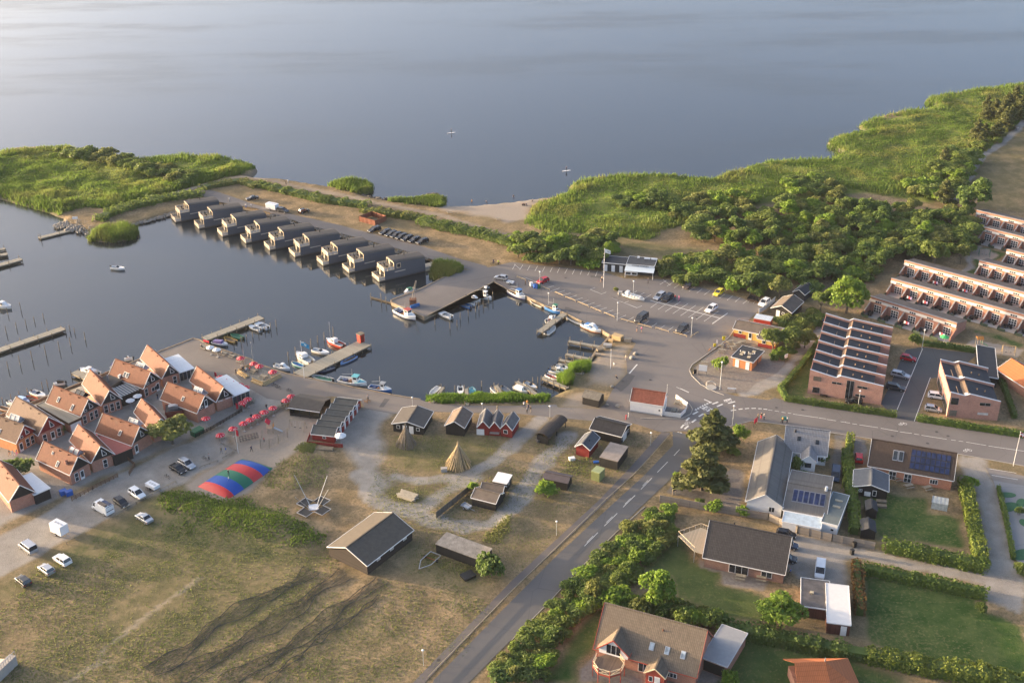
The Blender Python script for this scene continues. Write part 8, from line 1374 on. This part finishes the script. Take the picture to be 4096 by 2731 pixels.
GRF = boards('grey_plank_fence', (.24,.21,.18),.18,.2, axis='Z'); panelfence('long grey plank fence between restaurant and bungalow', pts('M', (1115,205),(1480,270),(1932,340)) + pts('N', (220,440),(480,500),(800,562)),1.7, GRF); panelfence('weathered plank fence beside the twin sheds', pts('D', (1362,325),(1640,100)),1.5, boards('old_planks', (.13,.115,.095),.15)); panelfence('white board fence behind the beach bar', pts('Z', (1260,300),(1390,220),(1515,105)),1.4, WHITE); panelfence('red-brown board enclosure for waste by the houseboat road', pts('F', (925,415),(1070,455),(1168,410),(1040,370),(925,415)),1.7, boards('enclosure_boards', (.22,.08,.045),.15))
t = thing('white_yard_fence', 'white slatted fence curving round the white house yard', 'fence', g('w', 1500,1200)); o_ = Vector(t.location); L_ = pts('w', (1310,1260),(1560,1300),(1890,1335),(2050,1170),(2110,990),(1930,870),(1745,740))
for p, q in zip(L_[:-1], L_[1:]):
 for k_ in range(6): MB().beam(p - o_ + Vector((0,0,.15 + k_ * .19)), q - o_ + Vector((0,0,.15 + k_ * .19)),.03,.15).build('slat', WHITE, t)
 MB().box(p.x - o_.x - .05, p.x - o_.x + .05, p.y - o_.y - .05, p.y - o_.y + .05,0,1.25).build('post', WHITE, t)
# fishing nets laid out on the field
NETM = pm('net_mesh', (.085,.078,.06),.9,.3,2)
def net(label, v, line, wd, fold=.25):
 P = pts(v, *line); t = MB(); K = 60; seg = [(b_ - a).length for a, b_ in zip(P[:-1], P[1:])]; T = sum(seg)
 def at(s):
  for a, b_, l in zip(P[:-1], P[1:], seg):
   if s <= l or b_ is P[-1]: return a + (b_ - a) * min(1, s / l),(b_ - a).normalized()
   s -= l
 for j in range(int(wd / .5) + 1):
  prev = None; off = (j / max(1, int(wd / .5)) - .5) * wd; ph = rnd.random() * 6
  for i in range(K + 1):
   p, d = at(T * i / K); n_ = Vector((-d.y, d.x, 0)); w_ = off * (.75 + .35 * math.sin(i * .21 + ph * .3)) + .3 * math.sin(i * .5 + ph); q = p + n_ * w_ + Vector((0,0,.08 + fold * .5 * abs(math.sin(i * .33 + ph)) * (.4 + rnd.random() * .6)))
   if prev is not None: t.tube(prev, q, .03 if j not in (0, int(wd / .5)) else .075,3, cap=False)
   prev = q
 for i in range(0, int(T / .6)):
  p, d = at(i * .6); n_ = Vector((-d.y, d.x, 0)); a_, b_ = -wd / 2 * rnd.random(), wd / 2 * rnd.random(); t.tube(p + n_ * a_ + Vector((0,0,.1)), p + n_ * b_ + d * .5 + Vector((0,0,.12 + fold * rnd.random())),.02,3, cap=False)
 tag(t.build('fishing_net', NETM), label, 'net')
net('wide dark fishing net spread over the dry field', 'C', [(1130,1490),(1400,1330),(1600,1150),(1932,950),(2140,860),(2260,800),(2360,720)], 3.6); net('folded fishing net with a torn middle on the field', 'C', [(1300,1530),(1600,1400),(1932,1200),(2250,1000),(2440,840),(2610,745)], 4.2,.35); net('long fishing net drawn out towards the barn', 'D', [(-260,1568),(100,1400),(450,1150),(700,960),(940,790)], 3.4); net('tightly bundled fishing net along the field', 'D', [(60,1568),(300,1390),(560,1180),(760,1060),(930,910)], 1.0,.6)
# crane, rocks, odds and ends
t = thing('quay_crane', 'rusty hand crane with leaning lattice jib on the pier', 'crane', g('T', 690,560,.05)); MB().box(-.9,.9,-.8,.8,0,1.9).build('winch_house', pm('rust_brown', (.16,.07,.04),.85,.3), t); [MB().tube((e * .3,0,1.8),(1.1 + e * .1,.2,7.2),.08,6).build('jib_pole', pm('pale_rust', (.4,.34,.27),.7,.2), t) for e in (-1,1)]; MB().tube((-.6,.3,1.8),(1.0,.2,7.0),.03,5).build('stay_cable', BLACK, t)
for i in range(7): c = g('T', 660 + i * 20,612 - i * 6,.05); tag(MB().lathe([(.28,0),(.3,.4),(.28,.85),(.05,.87)], 9).build('barrel', pm('blue_plastic', (.03,.13,.35),.45,.1), None, False, (c.x, c.y, .05)), 'blue plastic barrel standing beside the quay crane', 'barrel', 'blue barrels by the crane')
t = thing('pier_cabinet', 'red cabinet hut at the head of the flagpole pier', 'hut', g('S', 1295,262,.06), R(45)); MB().box(-.7,.7,-.7,.7,0,2.2).build('wall', pm('signal_red', (.42,.05,.03),.6,.1), t); MB().box(-.85,.85,-.85,.85,2.2,2.35).build('roof', POSTM, t); MB().box(-.3,.4,-.74,-.68,.1,1.8).build('door', REDW, t)
def rocks(name, label, line, wd, n, s0, s1, z=-.6, mat=None):
 m_ = MB(); P = line
 for i in range(n):
  k_ = rnd.randrange(len(P) - 1); a, b_ = P[k_], P[k_ + 1]; d = (b_ - a).normalized(); q = a + (b_ - a) * rnd.random() + Vector((-d.y, d.x, 0)) * (rnd.random() - .5) * wd; s = s0 + (s1 - s0) * rnd.random(); r8 = [(x * s * (.7 + .5 * rnd.random()) + q.x, y * s * (.7 + .5 * rnd.random()) + q.y, zz * s * (.6 + .4 * rnd.random()) + z + .5 * rnd.random()) for x, y, zz in ((-1,0,0),(1,0,0),(0,-1,0),(0,1,0),(0,0,-1),(0,0,1))]; m_.add(r8, [(0,2,5),(2,1,5),(1,3,5),(3,0,5),(2,0,4),(1,2,4),(3,1,4),(0,3,4)])
 o = m_.build(name, mat or pm('shore_stone', (.26,.24,.21),.9,.35,1.5)); o['kind'] = 'stuff'; o['label'] = label
rocks('rock_armour', 'grey boulders round the stone point', pts('A', (560,860),(640,890),(720,900),(880,940)),8,420,.25,.6); rocks('rock_revetment', 'stone revetment sloping into the houseboat basin', pts('A', (1140,885),(1400,825),(1690,735)),2.6,500,.2,.4,-.7); rocks('rock_revetment', 'stone bank behind the houseboats', pts('F', (1560,748),(1060,622),(560,478),(110,348)),2.4,520,.2,.4,-.5); rocks('stone_groyne', 'dark stones of a shore groyne', pts('F', (930,165),(1100,205),(1400,212),(1500,180),(1630,152)),2.4,340,.3,.65,-.9, pm('wet_stone', (.07,.06,.05),.7,.3))
for x, y, s_ in ((1103,195,.75),(1135,155,.65),(918,455,.5),(875,625,.5),(970,635,.6)):
 c = g('L', x, y); m_ = MB(); m_.lathe([(s_ * .7,0),(s_, s_ * .35),(s_ * .75, s_ * .8),(s_ * .3, s_ * .98)], 8); o = m_.build('boulder', pm('boulder_grey', (.25,.23,.2),.9,.25), None, True, (c.x, c.y, 0)); o.rotation_euler = (0,0, rnd.random() * 6); tag(o, 'rounded grey boulder set out along the promenade edge', 'boulder', 'boulders along the promenade')
def crate(label, v, x, y, sx, sy, sz, mat, rz=0, name='timber_box', cat='box', group=None, z=0.03): c = g(v, x, y); o = MB().box(-sx / 2, sx / 2,-sy / 2, sy / 2,0, sz).box(-sx / 2 - .04, sx / 2 + .04,-sy / 2 - .04, sy / 2 + .04, sz, sz + .07).build(name, mat, None, False, (c.x, c.y, z), rz); return tag(o, label, cat, group)
crate('large pale timber storage box on the slipway quay', 'X', 2040,1025,2.6,1.6,1.1, TIMBERY, -.6); crate('grey-brown storage box with flat lid', 'X', 2205,1060,1.8,1.2,.8, WP, -.3); crate('pale concrete basin at the jetty foot', 'X', 1880,1145,2.0,1.3,.6, CONC, -.2); crate('small pale timber bench box', 'X', 1935,1060,1.2,.7,.5, TIMBERY, -.5); crate('weathered crate on the quay timbers', 'X', 1730,1290,1.4,.9,.5, WP, -.2); crate('stack of grey pallets beside the jetties', 'X', 1760,1215,1.6,1.1,.6, POSTM, .3)
crate('green waste container beside the grill terrace', 'B', 1770,1200,2.6,1.6,1.2, pm('bin_green', (.03,.13,.06),.5,.1),.9, 'waste_container', 'container'); crate('blue waste bin by the shop yard fence', 'C', 480,145,1.3,.9,1.0, pm('bin_blue', (.02,.1,.38),.5,.1),.7, 'waste_bin', 'bin', 'blue bins'); crate('blue waste bin by the shop yard fence', 'C', 525,150,1.3,.9,1.0, MATS['bin_blue'], .7, 'waste_bin', 'bin', 'blue bins')
for x, y, m_ in ((660,175, WHITE),(720,205, MATS['bin_blue']),(755,212, MATS['bin_blue']),(778,212, MATS['bin_green'])): crate('wheeled waste bin beside the red car', 'X', x, y, .8,.8,1.0, m_, .4, 'waste_bin', 'bin', 'bins beside the red car')
crate('round-topped concrete bin on the car park island', 'X', 2085,315,1.2,1.2,.9, CONC, 0, 'litter_bin', 'bin'); crate('black bin by the plank fence corner', 'N', 650,540,.6,.6,1.0, BLACK, .3, 'waste_bin', 'bin', 'black bins'); crate('black bin by the plank fence corner', 'N', 632,595,.6,.6,1.0, BLACK, .3, 'waste_bin', 'bin', 'black bins'); crate('white goods heap beside the red hut', 'L', 550,1125,1.2,.8,.6, WHITE, .3, 'junk_heap', 'junk'); crate('blue crate beside the roadside shed', 'L', 772,1150,1.1,.6,.3, MATS['bin_blue'], .1, 'crate', 'crate'); crate('dark skip of planks beside the round bush', 'D', 1600,765,2.4,1.9,.4, BLACK, .6, 'plank_heap', 'junk')
crate('black rope heap under the barrel-roofed shed', 'L', 260,950,1.8,1.0,.6, pm('grey_net_heap', (.12,.11,.1),.9,.4),.4, 'net_heap', 'net'); crate('stone bench on the grass near the pole stacks', 'E', 1728,1228,1.3,.8,.8, CONC, .1, 'stone_block', 'block'); crate('raised planter box in front of the terrace hut', 'E', 643,1035,3.2,1.2,.5, POSTM, -.1, 'planter', 'planter')
for x, y in ((855,205),(855,240)): crate('raised vegetable bed in the shed garden', 'N', x, y, 1.9,.8,.4, POSTM, -.15, 'raised_bed', 'planter', 'raised beds')
def board(label, v, x, y, w_, h, z0, rz, mat, legs=True, frame=POSTM):
 c = g(v, x, y); t = thing('notice_board', label, 'sign', c, rz); MB().box(-w_ / 2, w_ / 2,-.05,.05, z0, z0 + h).build('panel', mat, t)
 for e in (-1,1): MB().box(e * w_ * .46 - .05, e * w_ * .46 + .05,-.04,.12,0, z0 + h * .5).build('leg', frame, t)
board('big white notice board on the plaza', 'Z', 360,1270,2.0,1.6,1.0,-.25, WHITE); board('white information board by the bushes', 'K', 178,782,1.8,1.5,.6,-.2, WHITE); board('black framed sign on the pavement edge', 'Z', 238,1265,.8,1.2,.1,.4, BLACK); board('tilted white sign beside the gravel path', 'Z', 1690,1060,1.0,1.0,1.0,.6, WHITE); board('red restaurant sign at the street corner', 'L', 2235,815,1.4,1.1,1.0,.9, FR); board('black sign board at the forecourt', 'L', 1490,1440,.9,.9,.9,.5, BLACK); board('white and red striped barrier at the jetty', 'R', 825,465,1.9,.5,.6,-.5, FR); board('red and white hazard board behind the tiled house', 'B', 1350,490,1.6,.4,.5,.5, FR); board('white and red arrow sign on the plaza', 'Z', 825,1545,2.0,.35,.7,-.2, WHITE); board('yellow advertising board at the beach bar', 'Z', 698,725,.8,1.1,.1,.3, CARC['yellow']); board('second yellow board by the beach banner', 'Z', 553,830,.7,.9,.1,.3, CARC['yellow']); board('turquoise street sign at the forecourt', 'O', 145,985,1.6,1.0,.6,-.1, pm('sign_turquoise', (.08,.35,.32),.6)); board('white sign on the stone point', 'A', 680,880,1.6,.8,1.4,.2, WHITE)
def banner(label, v, x, y, tx, ty, mat): p = g(v, x, y); h = hgt(p, v, tx, ty); t = thing('beach_banner', label, 'banner', p); MB().tube((0,0,0),(0,0, h),.03,5).build('pole', BLACK, t); MB().prism([(.03,0),(.5,0),(.55, h * .35),(.4, h * .62),(.03, h * .72)], -.01,.01,0, Matrix.Translation((0,0, h * .27)) @ Matrix.Rotation(R(90),4, 'X')).build('sail', mat, t)
banner('red beach banner at the pergola corner', 'R', 960,1010,965,905, FR); banner('dark banner beside the grill house', 'R', 1330,1470,1345,1300, pm('banner_dark', (.08,.03,.05),.7)); banner('tall red banner beside the dark one', 'R', 1415,1500,1430,1380, FR); banner('white teardrop banner at the beach bar', 'Z', 570,800,600,705, WHITE); banner('red banner by the grill steps', 'R', 1305,1540,1302,1400, FR)
# whale-rib sculpture, bike racks, boat trailer, skate ramp, greenhouse
t = thing('rib_sculpture', 'curved pale rib sculpture on the plaza', 'sculpture', g('Z', 500,1480)); m_ = MB(); [m_.tube((math.cos(a) * 1.2, math.sin(a) * .8,.25 + 1.1 * math.sin(a * .8)),(math.cos(a + .3) * 1.2, math.sin(a + .3) * .8,.25 + 1.1 * math.sin((a + .3) * .8)),.14,7) for a in [.4 + .3 * i for i in range(10)]]; m_.build('rib', pm('bone_stone', (.5,.44,.36),.8), t); MB().lathe([(1.3,0),(1.3,.12),(1.2,.15)], 14).build('base', CONC, t)
t = thing('boat_trailer', 'bare steel boat trailer with two wheels beside the flat shed', 'trailer', g('D', 1320,640), R(58)); [MB().beam(a, b_, .12,.14).build('frame_bar', GREYMETAL, t) for a, b_ in (((-1.6,-1.2,.5),(1.6,-1.2,.5)),((-1.6,1.2,.5),(1.6,1.2,.5)),((1.6,-1.2,.5),(1.6,1.2,.5)),((-1.6,-1.2,.5),(-3.8,0,.5)),((-1.6,1.2,.5),(-3.8,0,.5)))]; MB().beam((0,-1.3,.35),(0,1.3,.35),.1,.1).build('axle', pm('rust_axle', (.3,.1,.04),.8), t); [place(CARM['hatch']['tyre'], 'wheel', t, (0, e * 1.4,.32)) for e in (-1,1)]
t = thing('skate_ramp', 'pale plywood skate ramp at the field edge', 'ramp', g('C', 20,1480), R(-20)); m_ = MB(); pr = [(-4 + 4 * math.sin(a),1.9 * (1 - math.cos(a))) for a in [math.pi / 2 * i / 8 for i in range(9)]]; m_.loft([[(x, y, z + .05) for x, z in pr] + [(x, y, 0) for x, z in reversed(pr)] for y in (-2.2,2.2)]); m_.build('ramp_surface', pm('plywood', (.45,.36,.26),.6,.12), t); MB().box(0,1.3,-2.2,2.2,0,1.95).build('platform', pm('grey_board', (.36,.33,.30),.8,.12), t); [MB().beam((1.25,-2.2 + i * .55,2.0),(1.25,-2.2 + i * .55,2.9),.06,.06).build('rail_post', GREYMETAL, t) for i in range(9)]; MB().beam((1.25,-2.2,2.9),(1.25,2.2,2.9),.07,.07).build('hand_rail', GREYMETAL, t)
t = thing('greenhouse', 'small glass greenhouse in the shed garden', 'greenhouse', g('N', 1290,240), R(-20)); GG = pm('greenhouse_glass', (.35,.38,.38),.1,.3,2); m_ = MB(); [m_.beam((x, y0, z0),(x, y1, z1),.06,.06) for x in (-1.5,-.75,0,.75,1.5) for y0, z0, y1, z1 in ((-1.2,0,-1.2,1.6),(1.2,0,1.2,1.6),(-1.2,1.6,0,2.4),(1.2,1.6,0,2.4))]; m_.beam((-1.5,0,2.4),(1.5,0,2.4),.07,.07); m_.build('frame', GREYMETAL, t)
for e in (-1,1): MB().slab([(-1.5, e * 1.2,1.6),(1.5, e * 1.2,1.6),(1.5,0,2.4),(-1.5,0,2.4)], .02).build('glass_roof', GG, t); MB().box(-1.5,1.5, e * 1.2 - .01, e * 1.2 + .01,.1,1.55).build('glass_wall', GG, t)
for nm_, v, x, y, sx, sy, lb in (('garden_shed', 'N', 770,290,2.6,2.4, 'small shed with flat roof at the hedge'),('garden_shed', 'N', 745,440,3.0,3.0, 'black garden shed by the plank fence')): Bld(thing(nm_, lb, 'shed'), g(v, x, y), R(-12) + 1.57, sx + .8, sy, 1.9,2.6,.15,.15).gable(BLACKB, FELT, barge=None)
MG = pm('minigolf_green', (.05,.13,.06),.9,.15)
for i, (x, y, rx, ry) in enumerate(((1800,150,1.9,.9),(1820,240,2.2,1.3),(1910,210,1.6,.9),(1930,360,1.2,.8),(1920,600,1.4,2.6))): c = g('N', x, y); tag(MB().prism([(rx * math.cos(6.283 * k / 16), ry * math.sin(6.283 * k / 16)) for k in range(16)], 0,.1).build('putting_green', MG, None, False, (c.x, c.y, .03), i * .5), 'rounded green minigolf putting lane on the pale court', 'minigolf lane', 'minigolf lanes')
# bicycles
def bicycle(label, v, x, y, rz, col=BLACK, group=None):
 c = g(v, x, y); t = thing('bicycle', label, 'bicycle', (c.x, c.y, .03), rz, group)
 for e in (-.52,.52): m_ = MB(); [m_.tube((e + .33 * math.cos(6.283 * i / 12),0,.34 + .33 * math.sin(6.283 * i / 12)),(e + .33 * math.cos(6.283 * (i + 1) / 12),0,.34 + .33 * math.sin(6.283 * (i + 1) / 12)),.03,4) for i in range(12)]; m_.build('wheel', RUBBER, t)
 m_ = MB(); [m_.tube(a, b_, .03,5) for a, b_ in (((-.52,0,.34),(-.15,0,.85)),((-.15,0,.8),(.42,0,.78)),((-.52,0,.34),(0,0,.3)),((0,0,.3),(.42,0,.78)),((0,0,.3),(-.15,0,.85)),((.52,0,.34),(.4,0,.95)))]; m_.build('frame', col, t); MB().box(-.27,-.03,-.07,.07,.86,.92).build('saddle', BLACK, t); MB().tube((.38,-.28,.97),(.38,.28,.97),.02,5).build('handlebar', GREYMETAL, t)
for v, x, y, rz in (('R', 1910,1140,-.5),('R', 1975,1175,-.5),('R', 2150,1230,-.4)): bicycle('bicycle parked at the timber rack on the quay', v, x, y, rz, BLACK, 'bicycles on the quay')
bicycle('orange bicycle at the plaza kerb', 'Z', 470,900,.9, pm('orange_panel', (0,0,0)))
for v, x, y in (('F', 2125,800),('F', 2172,808)): bicycle('bicycle of a cyclist pausing on the dry grass', v, x, y, .4, BLACK, 'cyclists bikes')
for v, x, y, lb in (('C', 1120,122, 'black scooter beside the flat trailer'),('C', 1265,22, 'black motorcycle beside the shop road'),('H', 45,775, 'black pushchair on the sandy lane')): bicycle(lb, v, x, y, -.6)
# ---------------------------------------------------------------- people
def body(name, joints, edges, radii):
 me = bpy.data.meshes.new(name); me.from_pydata(joints, edges, []); o = bpy.data.objects.new(name, me); COL.objects.link(o); o.modifiers.new('skin', 'SKIN'); sd = me.skin_vertices[0].data
 for i, r in enumerate(radii): sd[i].radius = (r, r * (.72 if i in (1,2) else 1)); sd[i].use_root = (i == 0)
 m_ = o.modifiers.new('s', 'SUBSURF'); m_.levels = 1; ev = o.evaluated_get(bpy.context.evaluated_depsgraph_get()); nm = bpy.data.meshes.new_from_object(ev); bpy.data.objects.remove(o); return nm
EDG = [(0,1),(1,2),(2,3),(3,4),(4,5),(2,6),(6,7),(7,8),(2,9),(9,10),(10,11),(0,12),(12,13),(13,14),(14,15),(0,16),(16,17),(17,18),(18,19)]
RAD = [.15,.15,.17,.06,.095,.08,.06,.045,.035,.06,.045,.035,.095,.065,.045,.04,.095,.065,.045,.04]
def pose(st, arm, sit=False):
 if sit: J = [(0,0,.5),(-.02,0,.75),(0,0,1.0),(0,0,1.14),(.02,0,1.24),(.03,0,1.36),(0,.21,1.0),(.08,.25,.76),(.28,.22,.66),(0,-.21,1.0),(.08,-.25,.76),(.28,-.22,.66),(.12,.1,.48),(.45,.12,.48),(.48,.12,.1),(.58,.12,.05),(.12,-.1,.48),(.45,-.12,.48),(.48,-.12,.1),(.58,-.12,.05)]
 else: J = [(0,0,.93),(0,0,1.15),(0,0,1.38),(0,0,1.52),(.02,0,1.62),(.03,0,1.73),(0,.21,1.38),(-arm * .5,.26,1.12),(.1 - arm, .26,.88),(0,-.21,1.38),(arm * .5,-.26,1.12),(.1 + arm, -.26,.88),(st * .2,.1,.85),(st * .7 + .04,.1,.48),(st, .1,.09),(st + .15,.1,.05),(-st * .2,-.1,.85),(-st * .5,-.1,.48),(-st, -.1,.09),(-st + .15,-.1,.05)]
 m_ = body('person', J, EDG, RAD); k = .43 if sit else 0
 for p in m_.polygons:
  c = p.center; z = c.z + k; fa = abs(c.y) > .2; p.material_index = 3 if z > 1.68 else 0 if z > 1.47 or (fa and z < 1.2 and not (sit and z < .95)) or (sit and False) else 1 if z > .98 else 2 if z > .12 + k else 4
  p.use_smooth = True
 for mm in range(5): m_.materials.append(BLACK)
 return m_
POSES = [pose(.05,.03), pose(.26,.16), pose(.14,.1), pose(0,0, True)]; SKIN = pm('skin', (.42,.25,.17),.6,.08)
CL = {n_: pm('cloth_' + n_, c_, .8,.1) for n_, c_ in (('white', (.65,.65,.64)),('black', (.02,.02,.022)),('navy', (.02,.03,.08)),('red', (.45,.03,.04)),('pink', (.6,.15,.3)),('grey', (.25,.25,.26)),('orange', (.55,.25,.06)),('blue', (.08,.16,.4)),('olive', (.14,.14,.07)),('beige', (.42,.35,.26)),('lime', (.5,.6,.05)))}; HAIR = [pm('hair_%d' % i, c_, .7) for i, c_ in enumerate(((.03,.02,.015),(.14,.08,.04),(.3,.22,.12),(.35,.34,.33)))]
def person(v, x, y, shirt, legs, label, ps=None, rz=None, z=.03, sc=1.0, group=None):
 c = g(v, x, y, z); o = bpy.data.objects.new('person', POSES[rnd.randrange(3) if ps is None else ps]); COL.objects.link(o); o.location = (c.x, c.y, z); o.rotation_euler = (0,0, rnd.random() * 6.28 if rz is None else rz); o.scale = (sc, sc, sc)
 for i, m_ in enumerate((SKIN, CL[shirt], CL.get(legs, SKIN), HAIR[rnd.randrange(4)], CL['black'])): o.material_slots[i].link = 'OBJECT'; o.material_slots[i].material = m_
 tag(o, label, 'person', group)
for a in (('L', 112,642, 'white', 'navy', 'person in white top and dark trousers standing with a group on the promenade'),('L', 140,630, 'orange', 'beige', 'person in orange top within the promenade group'),('L', 138,695, 'grey', 'black', 'person in grey top and black trousers facing the promenade group'),('L', 172,688, 'black', 'beige', 'small person in black top beside the promenade group'),('L', 150,665, 'navy', 'black', 'person in navy top in the middle of the promenade group'),('L', 937,280, 'white', 'beige', 'person in white beside the barrier pole'),('L', 1046,215, 'beige', 'grey', 'person in beige walking past the boulders'),('L', 2258,755, 'olive', 'black', 'person in olive jacket at the street corner'),('L', 2287,748, 'black', 'red', 'person in black with reddish shorts at the street corner'),('L', 2315,755, 'grey', 'navy', 'person in grey at the street corner'),
  ('K', 120,990, 'black', 'black', 'person in black walking by the waste bins'),('K', 798,965, 'black', 'skin', 'person in dark top and shorts walking past the flagpole'),('K', 808,955, 'beige', 'navy', 'person in beige top walking past the flagpole'),('K', 1218,972, 'navy', 'black', 'person in navy crossing in front of the kiosk'),('K', 1460,1122, 'red', 'navy', 'person in red top beside the black car'),('K', 1495,1127, 'pink', 'pink', 'person in pink beside the one in red'),('K', 1118,1405, 'navy', 'skin', 'person in navy top with bare legs walking along the bench rail'),('K', 1160,1410, 'pink', 'skin', 'person in pink top with bare legs along the bench rail'),
  ('Y', 1158,985, 'olive', 'skin', 'person in olive walking behind the red boathouse'),('H', 198,718, 'olive', 'grey', 'person in olive coat at the sandpit border'),('H', 240,716, 'blue', 'beige', 'person in pale blue at the sandpit border'),('H', 85,775, 'grey', 'black', 'person in grey behind the pushchair'),('H', 472,702, 'navy', 'black', 'person in navy hoodie walking over the sand'),('H', 752,288, 'black', 'black', 'person all in black beside the pavilion parasol'),('R', 1300,950, 'black', 'black', 'person in black at the timber seating steps'),('E', 1030,580, 'grey', 'black', 'person in grey walking dogs on the harbour front'),
  ('B', 90,1395, 'black', 'skin', 'person in black in the tiled house court'),('B', 122,1400, 'white', 'white', 'person in white in the tiled house court'),('B', 155,1392, 'beige', 'pink', 'person in beige in the tiled house court'),('B', 1415,890, 'black', 'navy', 'person in black at the shop courtyard door'),('O', 490,100, 'blue', 'black', 'person in blue walking up the gravel path'),('O', 512,112, 'red', 'grey', 'person in red on the gravel path'),('O', 527,120, 'white', 'pink', 'person in white on the gravel path'),('N', 165,755, 'blue', 'black', 'person in blue on the bungalow drive'),('O', 130,990, 'orange', 'black', 'person behind the turquoise sign in orange'),('O', 168,988, 'white', 'navy', 'person behind the turquoise sign in white'),
  ('Q', 2265,625, 'black', 'black', 'walker in black on the far shore path'),('Q', 2278,630, 'grey', 'navy', 'walker in grey on the far shore path'),('Q', 2292,630, 'white', 'grey', 'walker in white on the far shore path'),('A', 2057,692, 'white', 'grey', 'person in white at the end of the houseboat road'),('A', 2205,745, 'white', 'blue', 'person in white carrying things by the houseboats'),('A', 2252,748, 'white', 'grey', 'person in pale clothes by the second houseboat'),('F', 2128,798, 'navy', 'navy', 'cyclist in navy pausing on the dry grass'),('F', 2172,806, 'lime', 'black', 'cyclist in lime vest pausing on the dry grass'),('F', 1935,262, 'orange', 'black', 'bather standing at the water edge'),('F', 290,82, 'white', 'grey', 'person in white on the dry slope'),('F', 270,92, 'black', 'black', 'person in black on the dry slope'),('K', 15,220, 'black', 'navy', 'bather standing alone in the shallows')): person(*a)
for v, x, y, c_ in (('K', 90,285, 'black'),('K', 100,282, 'navy'),('K', 113,285, 'black'),('K', 127,283, 'navy'),('K', 185,250, 'black'),('F', 2063,262, 'black')): person(v, x, y, c_, 'black', 'dark-clad person sitting on the beach sand', 3, None, -.4,1, 'people sitting on the beach')
for v, x, y, c_ in (('R', 1465,900, 'white'),('R', 1410,885, 'navy'),('R', 1525,890, 'red'),('R', 1850,965, 'black'),('R', 745,535, 'black'),('R', 1075,640, 'beige'),('R', 1235,665, 'black'),('H', 548,372, 'black'),('H', 608,305, 'black'),('H', 470,392, 'navy'),('Z', 715,830, 'navy'),('Z', 890,640, 'black'),('Z', 1130,690, 'grey'),('L', 955,385, 'black')): person(v, x, y, c_, 'navy', 'person sitting at an outdoor table or bench by the harbour', 3, None, .03,1, 'people seated outdoors')
person('J', 370,248, 'white', 'blue', 'child in white jumping on the bouncing pillow', 1, z=1.2, sc=.8); person('J', 368,205, 'black', 'black', 'child in black standing on the bouncing pillow', 0, z=1.35, sc=.8); person('H', 587,610, 'red', 'black', 'child in red on the rope net', 0, z=.4, sc=.7)
for v, x, y, s_, lb in (('W', 1037,306, 'black', 'paddleboarder in black on the open fjord'),('W', 1301,393, 'navy', 'paddleboarder in navy near the beach')):
 person(v, x, y, s_, 'black', lb, 0, z=WATER_Z + .15); c = g(v, x, y, WATER_Z); tag(MB().prism([(1.6 * math.cos(a) , .4 * math.sin(a)) for a in [6.283 * i / 14 for i in range(14)]], .02,.14).build('paddleboard', WHITE, None, False, (c.x, c.y, WATER_Z),.3), 'white board under the ' + lb, 'paddleboard')
# dogs on the promenade
def dog(v, x, y, rz, label):
 J = [(0,0,.5),(.3,0,.52),(.45,0,.66),(.6,0,.74),(.75,0,.7),(-.3,0,.52),(-.5,0,.62),(.3,.1,.3),(.32,.1,.03),(.3,-.1,.3),(.3,-.1,.03),(-.3,.1,.32),(-.38,.1,.2),(-.34,.1,.03),(-.3,-.1,.32),(-.38,-.1,.2),(-.34,-.1,.03)]
 m_ = body('dog', J, [(0,1),(1,2),(2,3),(3,4),(0,5),(5,6),(1,7),(7,8),(1,9),(9,10),(5,11),(11,12),(12,13),(5,14),(14,15),(15,16)], [.14,.14,.09,.09,.05,.12,.03,.06,.035,.06,.035,.07,.045,.035,.07,.045,.035]); m_.materials.append(pm('dog_coat', (.2,.12,.07),.9,.3,4)); o = place(m_, 'dog', None, Vector(g(v, x, y, .03)), rz); tag(o, label, 'dog')
dog('E', 1012,602,2.6, 'brown dog walking ahead of the person in grey'); dog('E', 1036,590,2.8, 'dark brown dog close beside the person in grey')
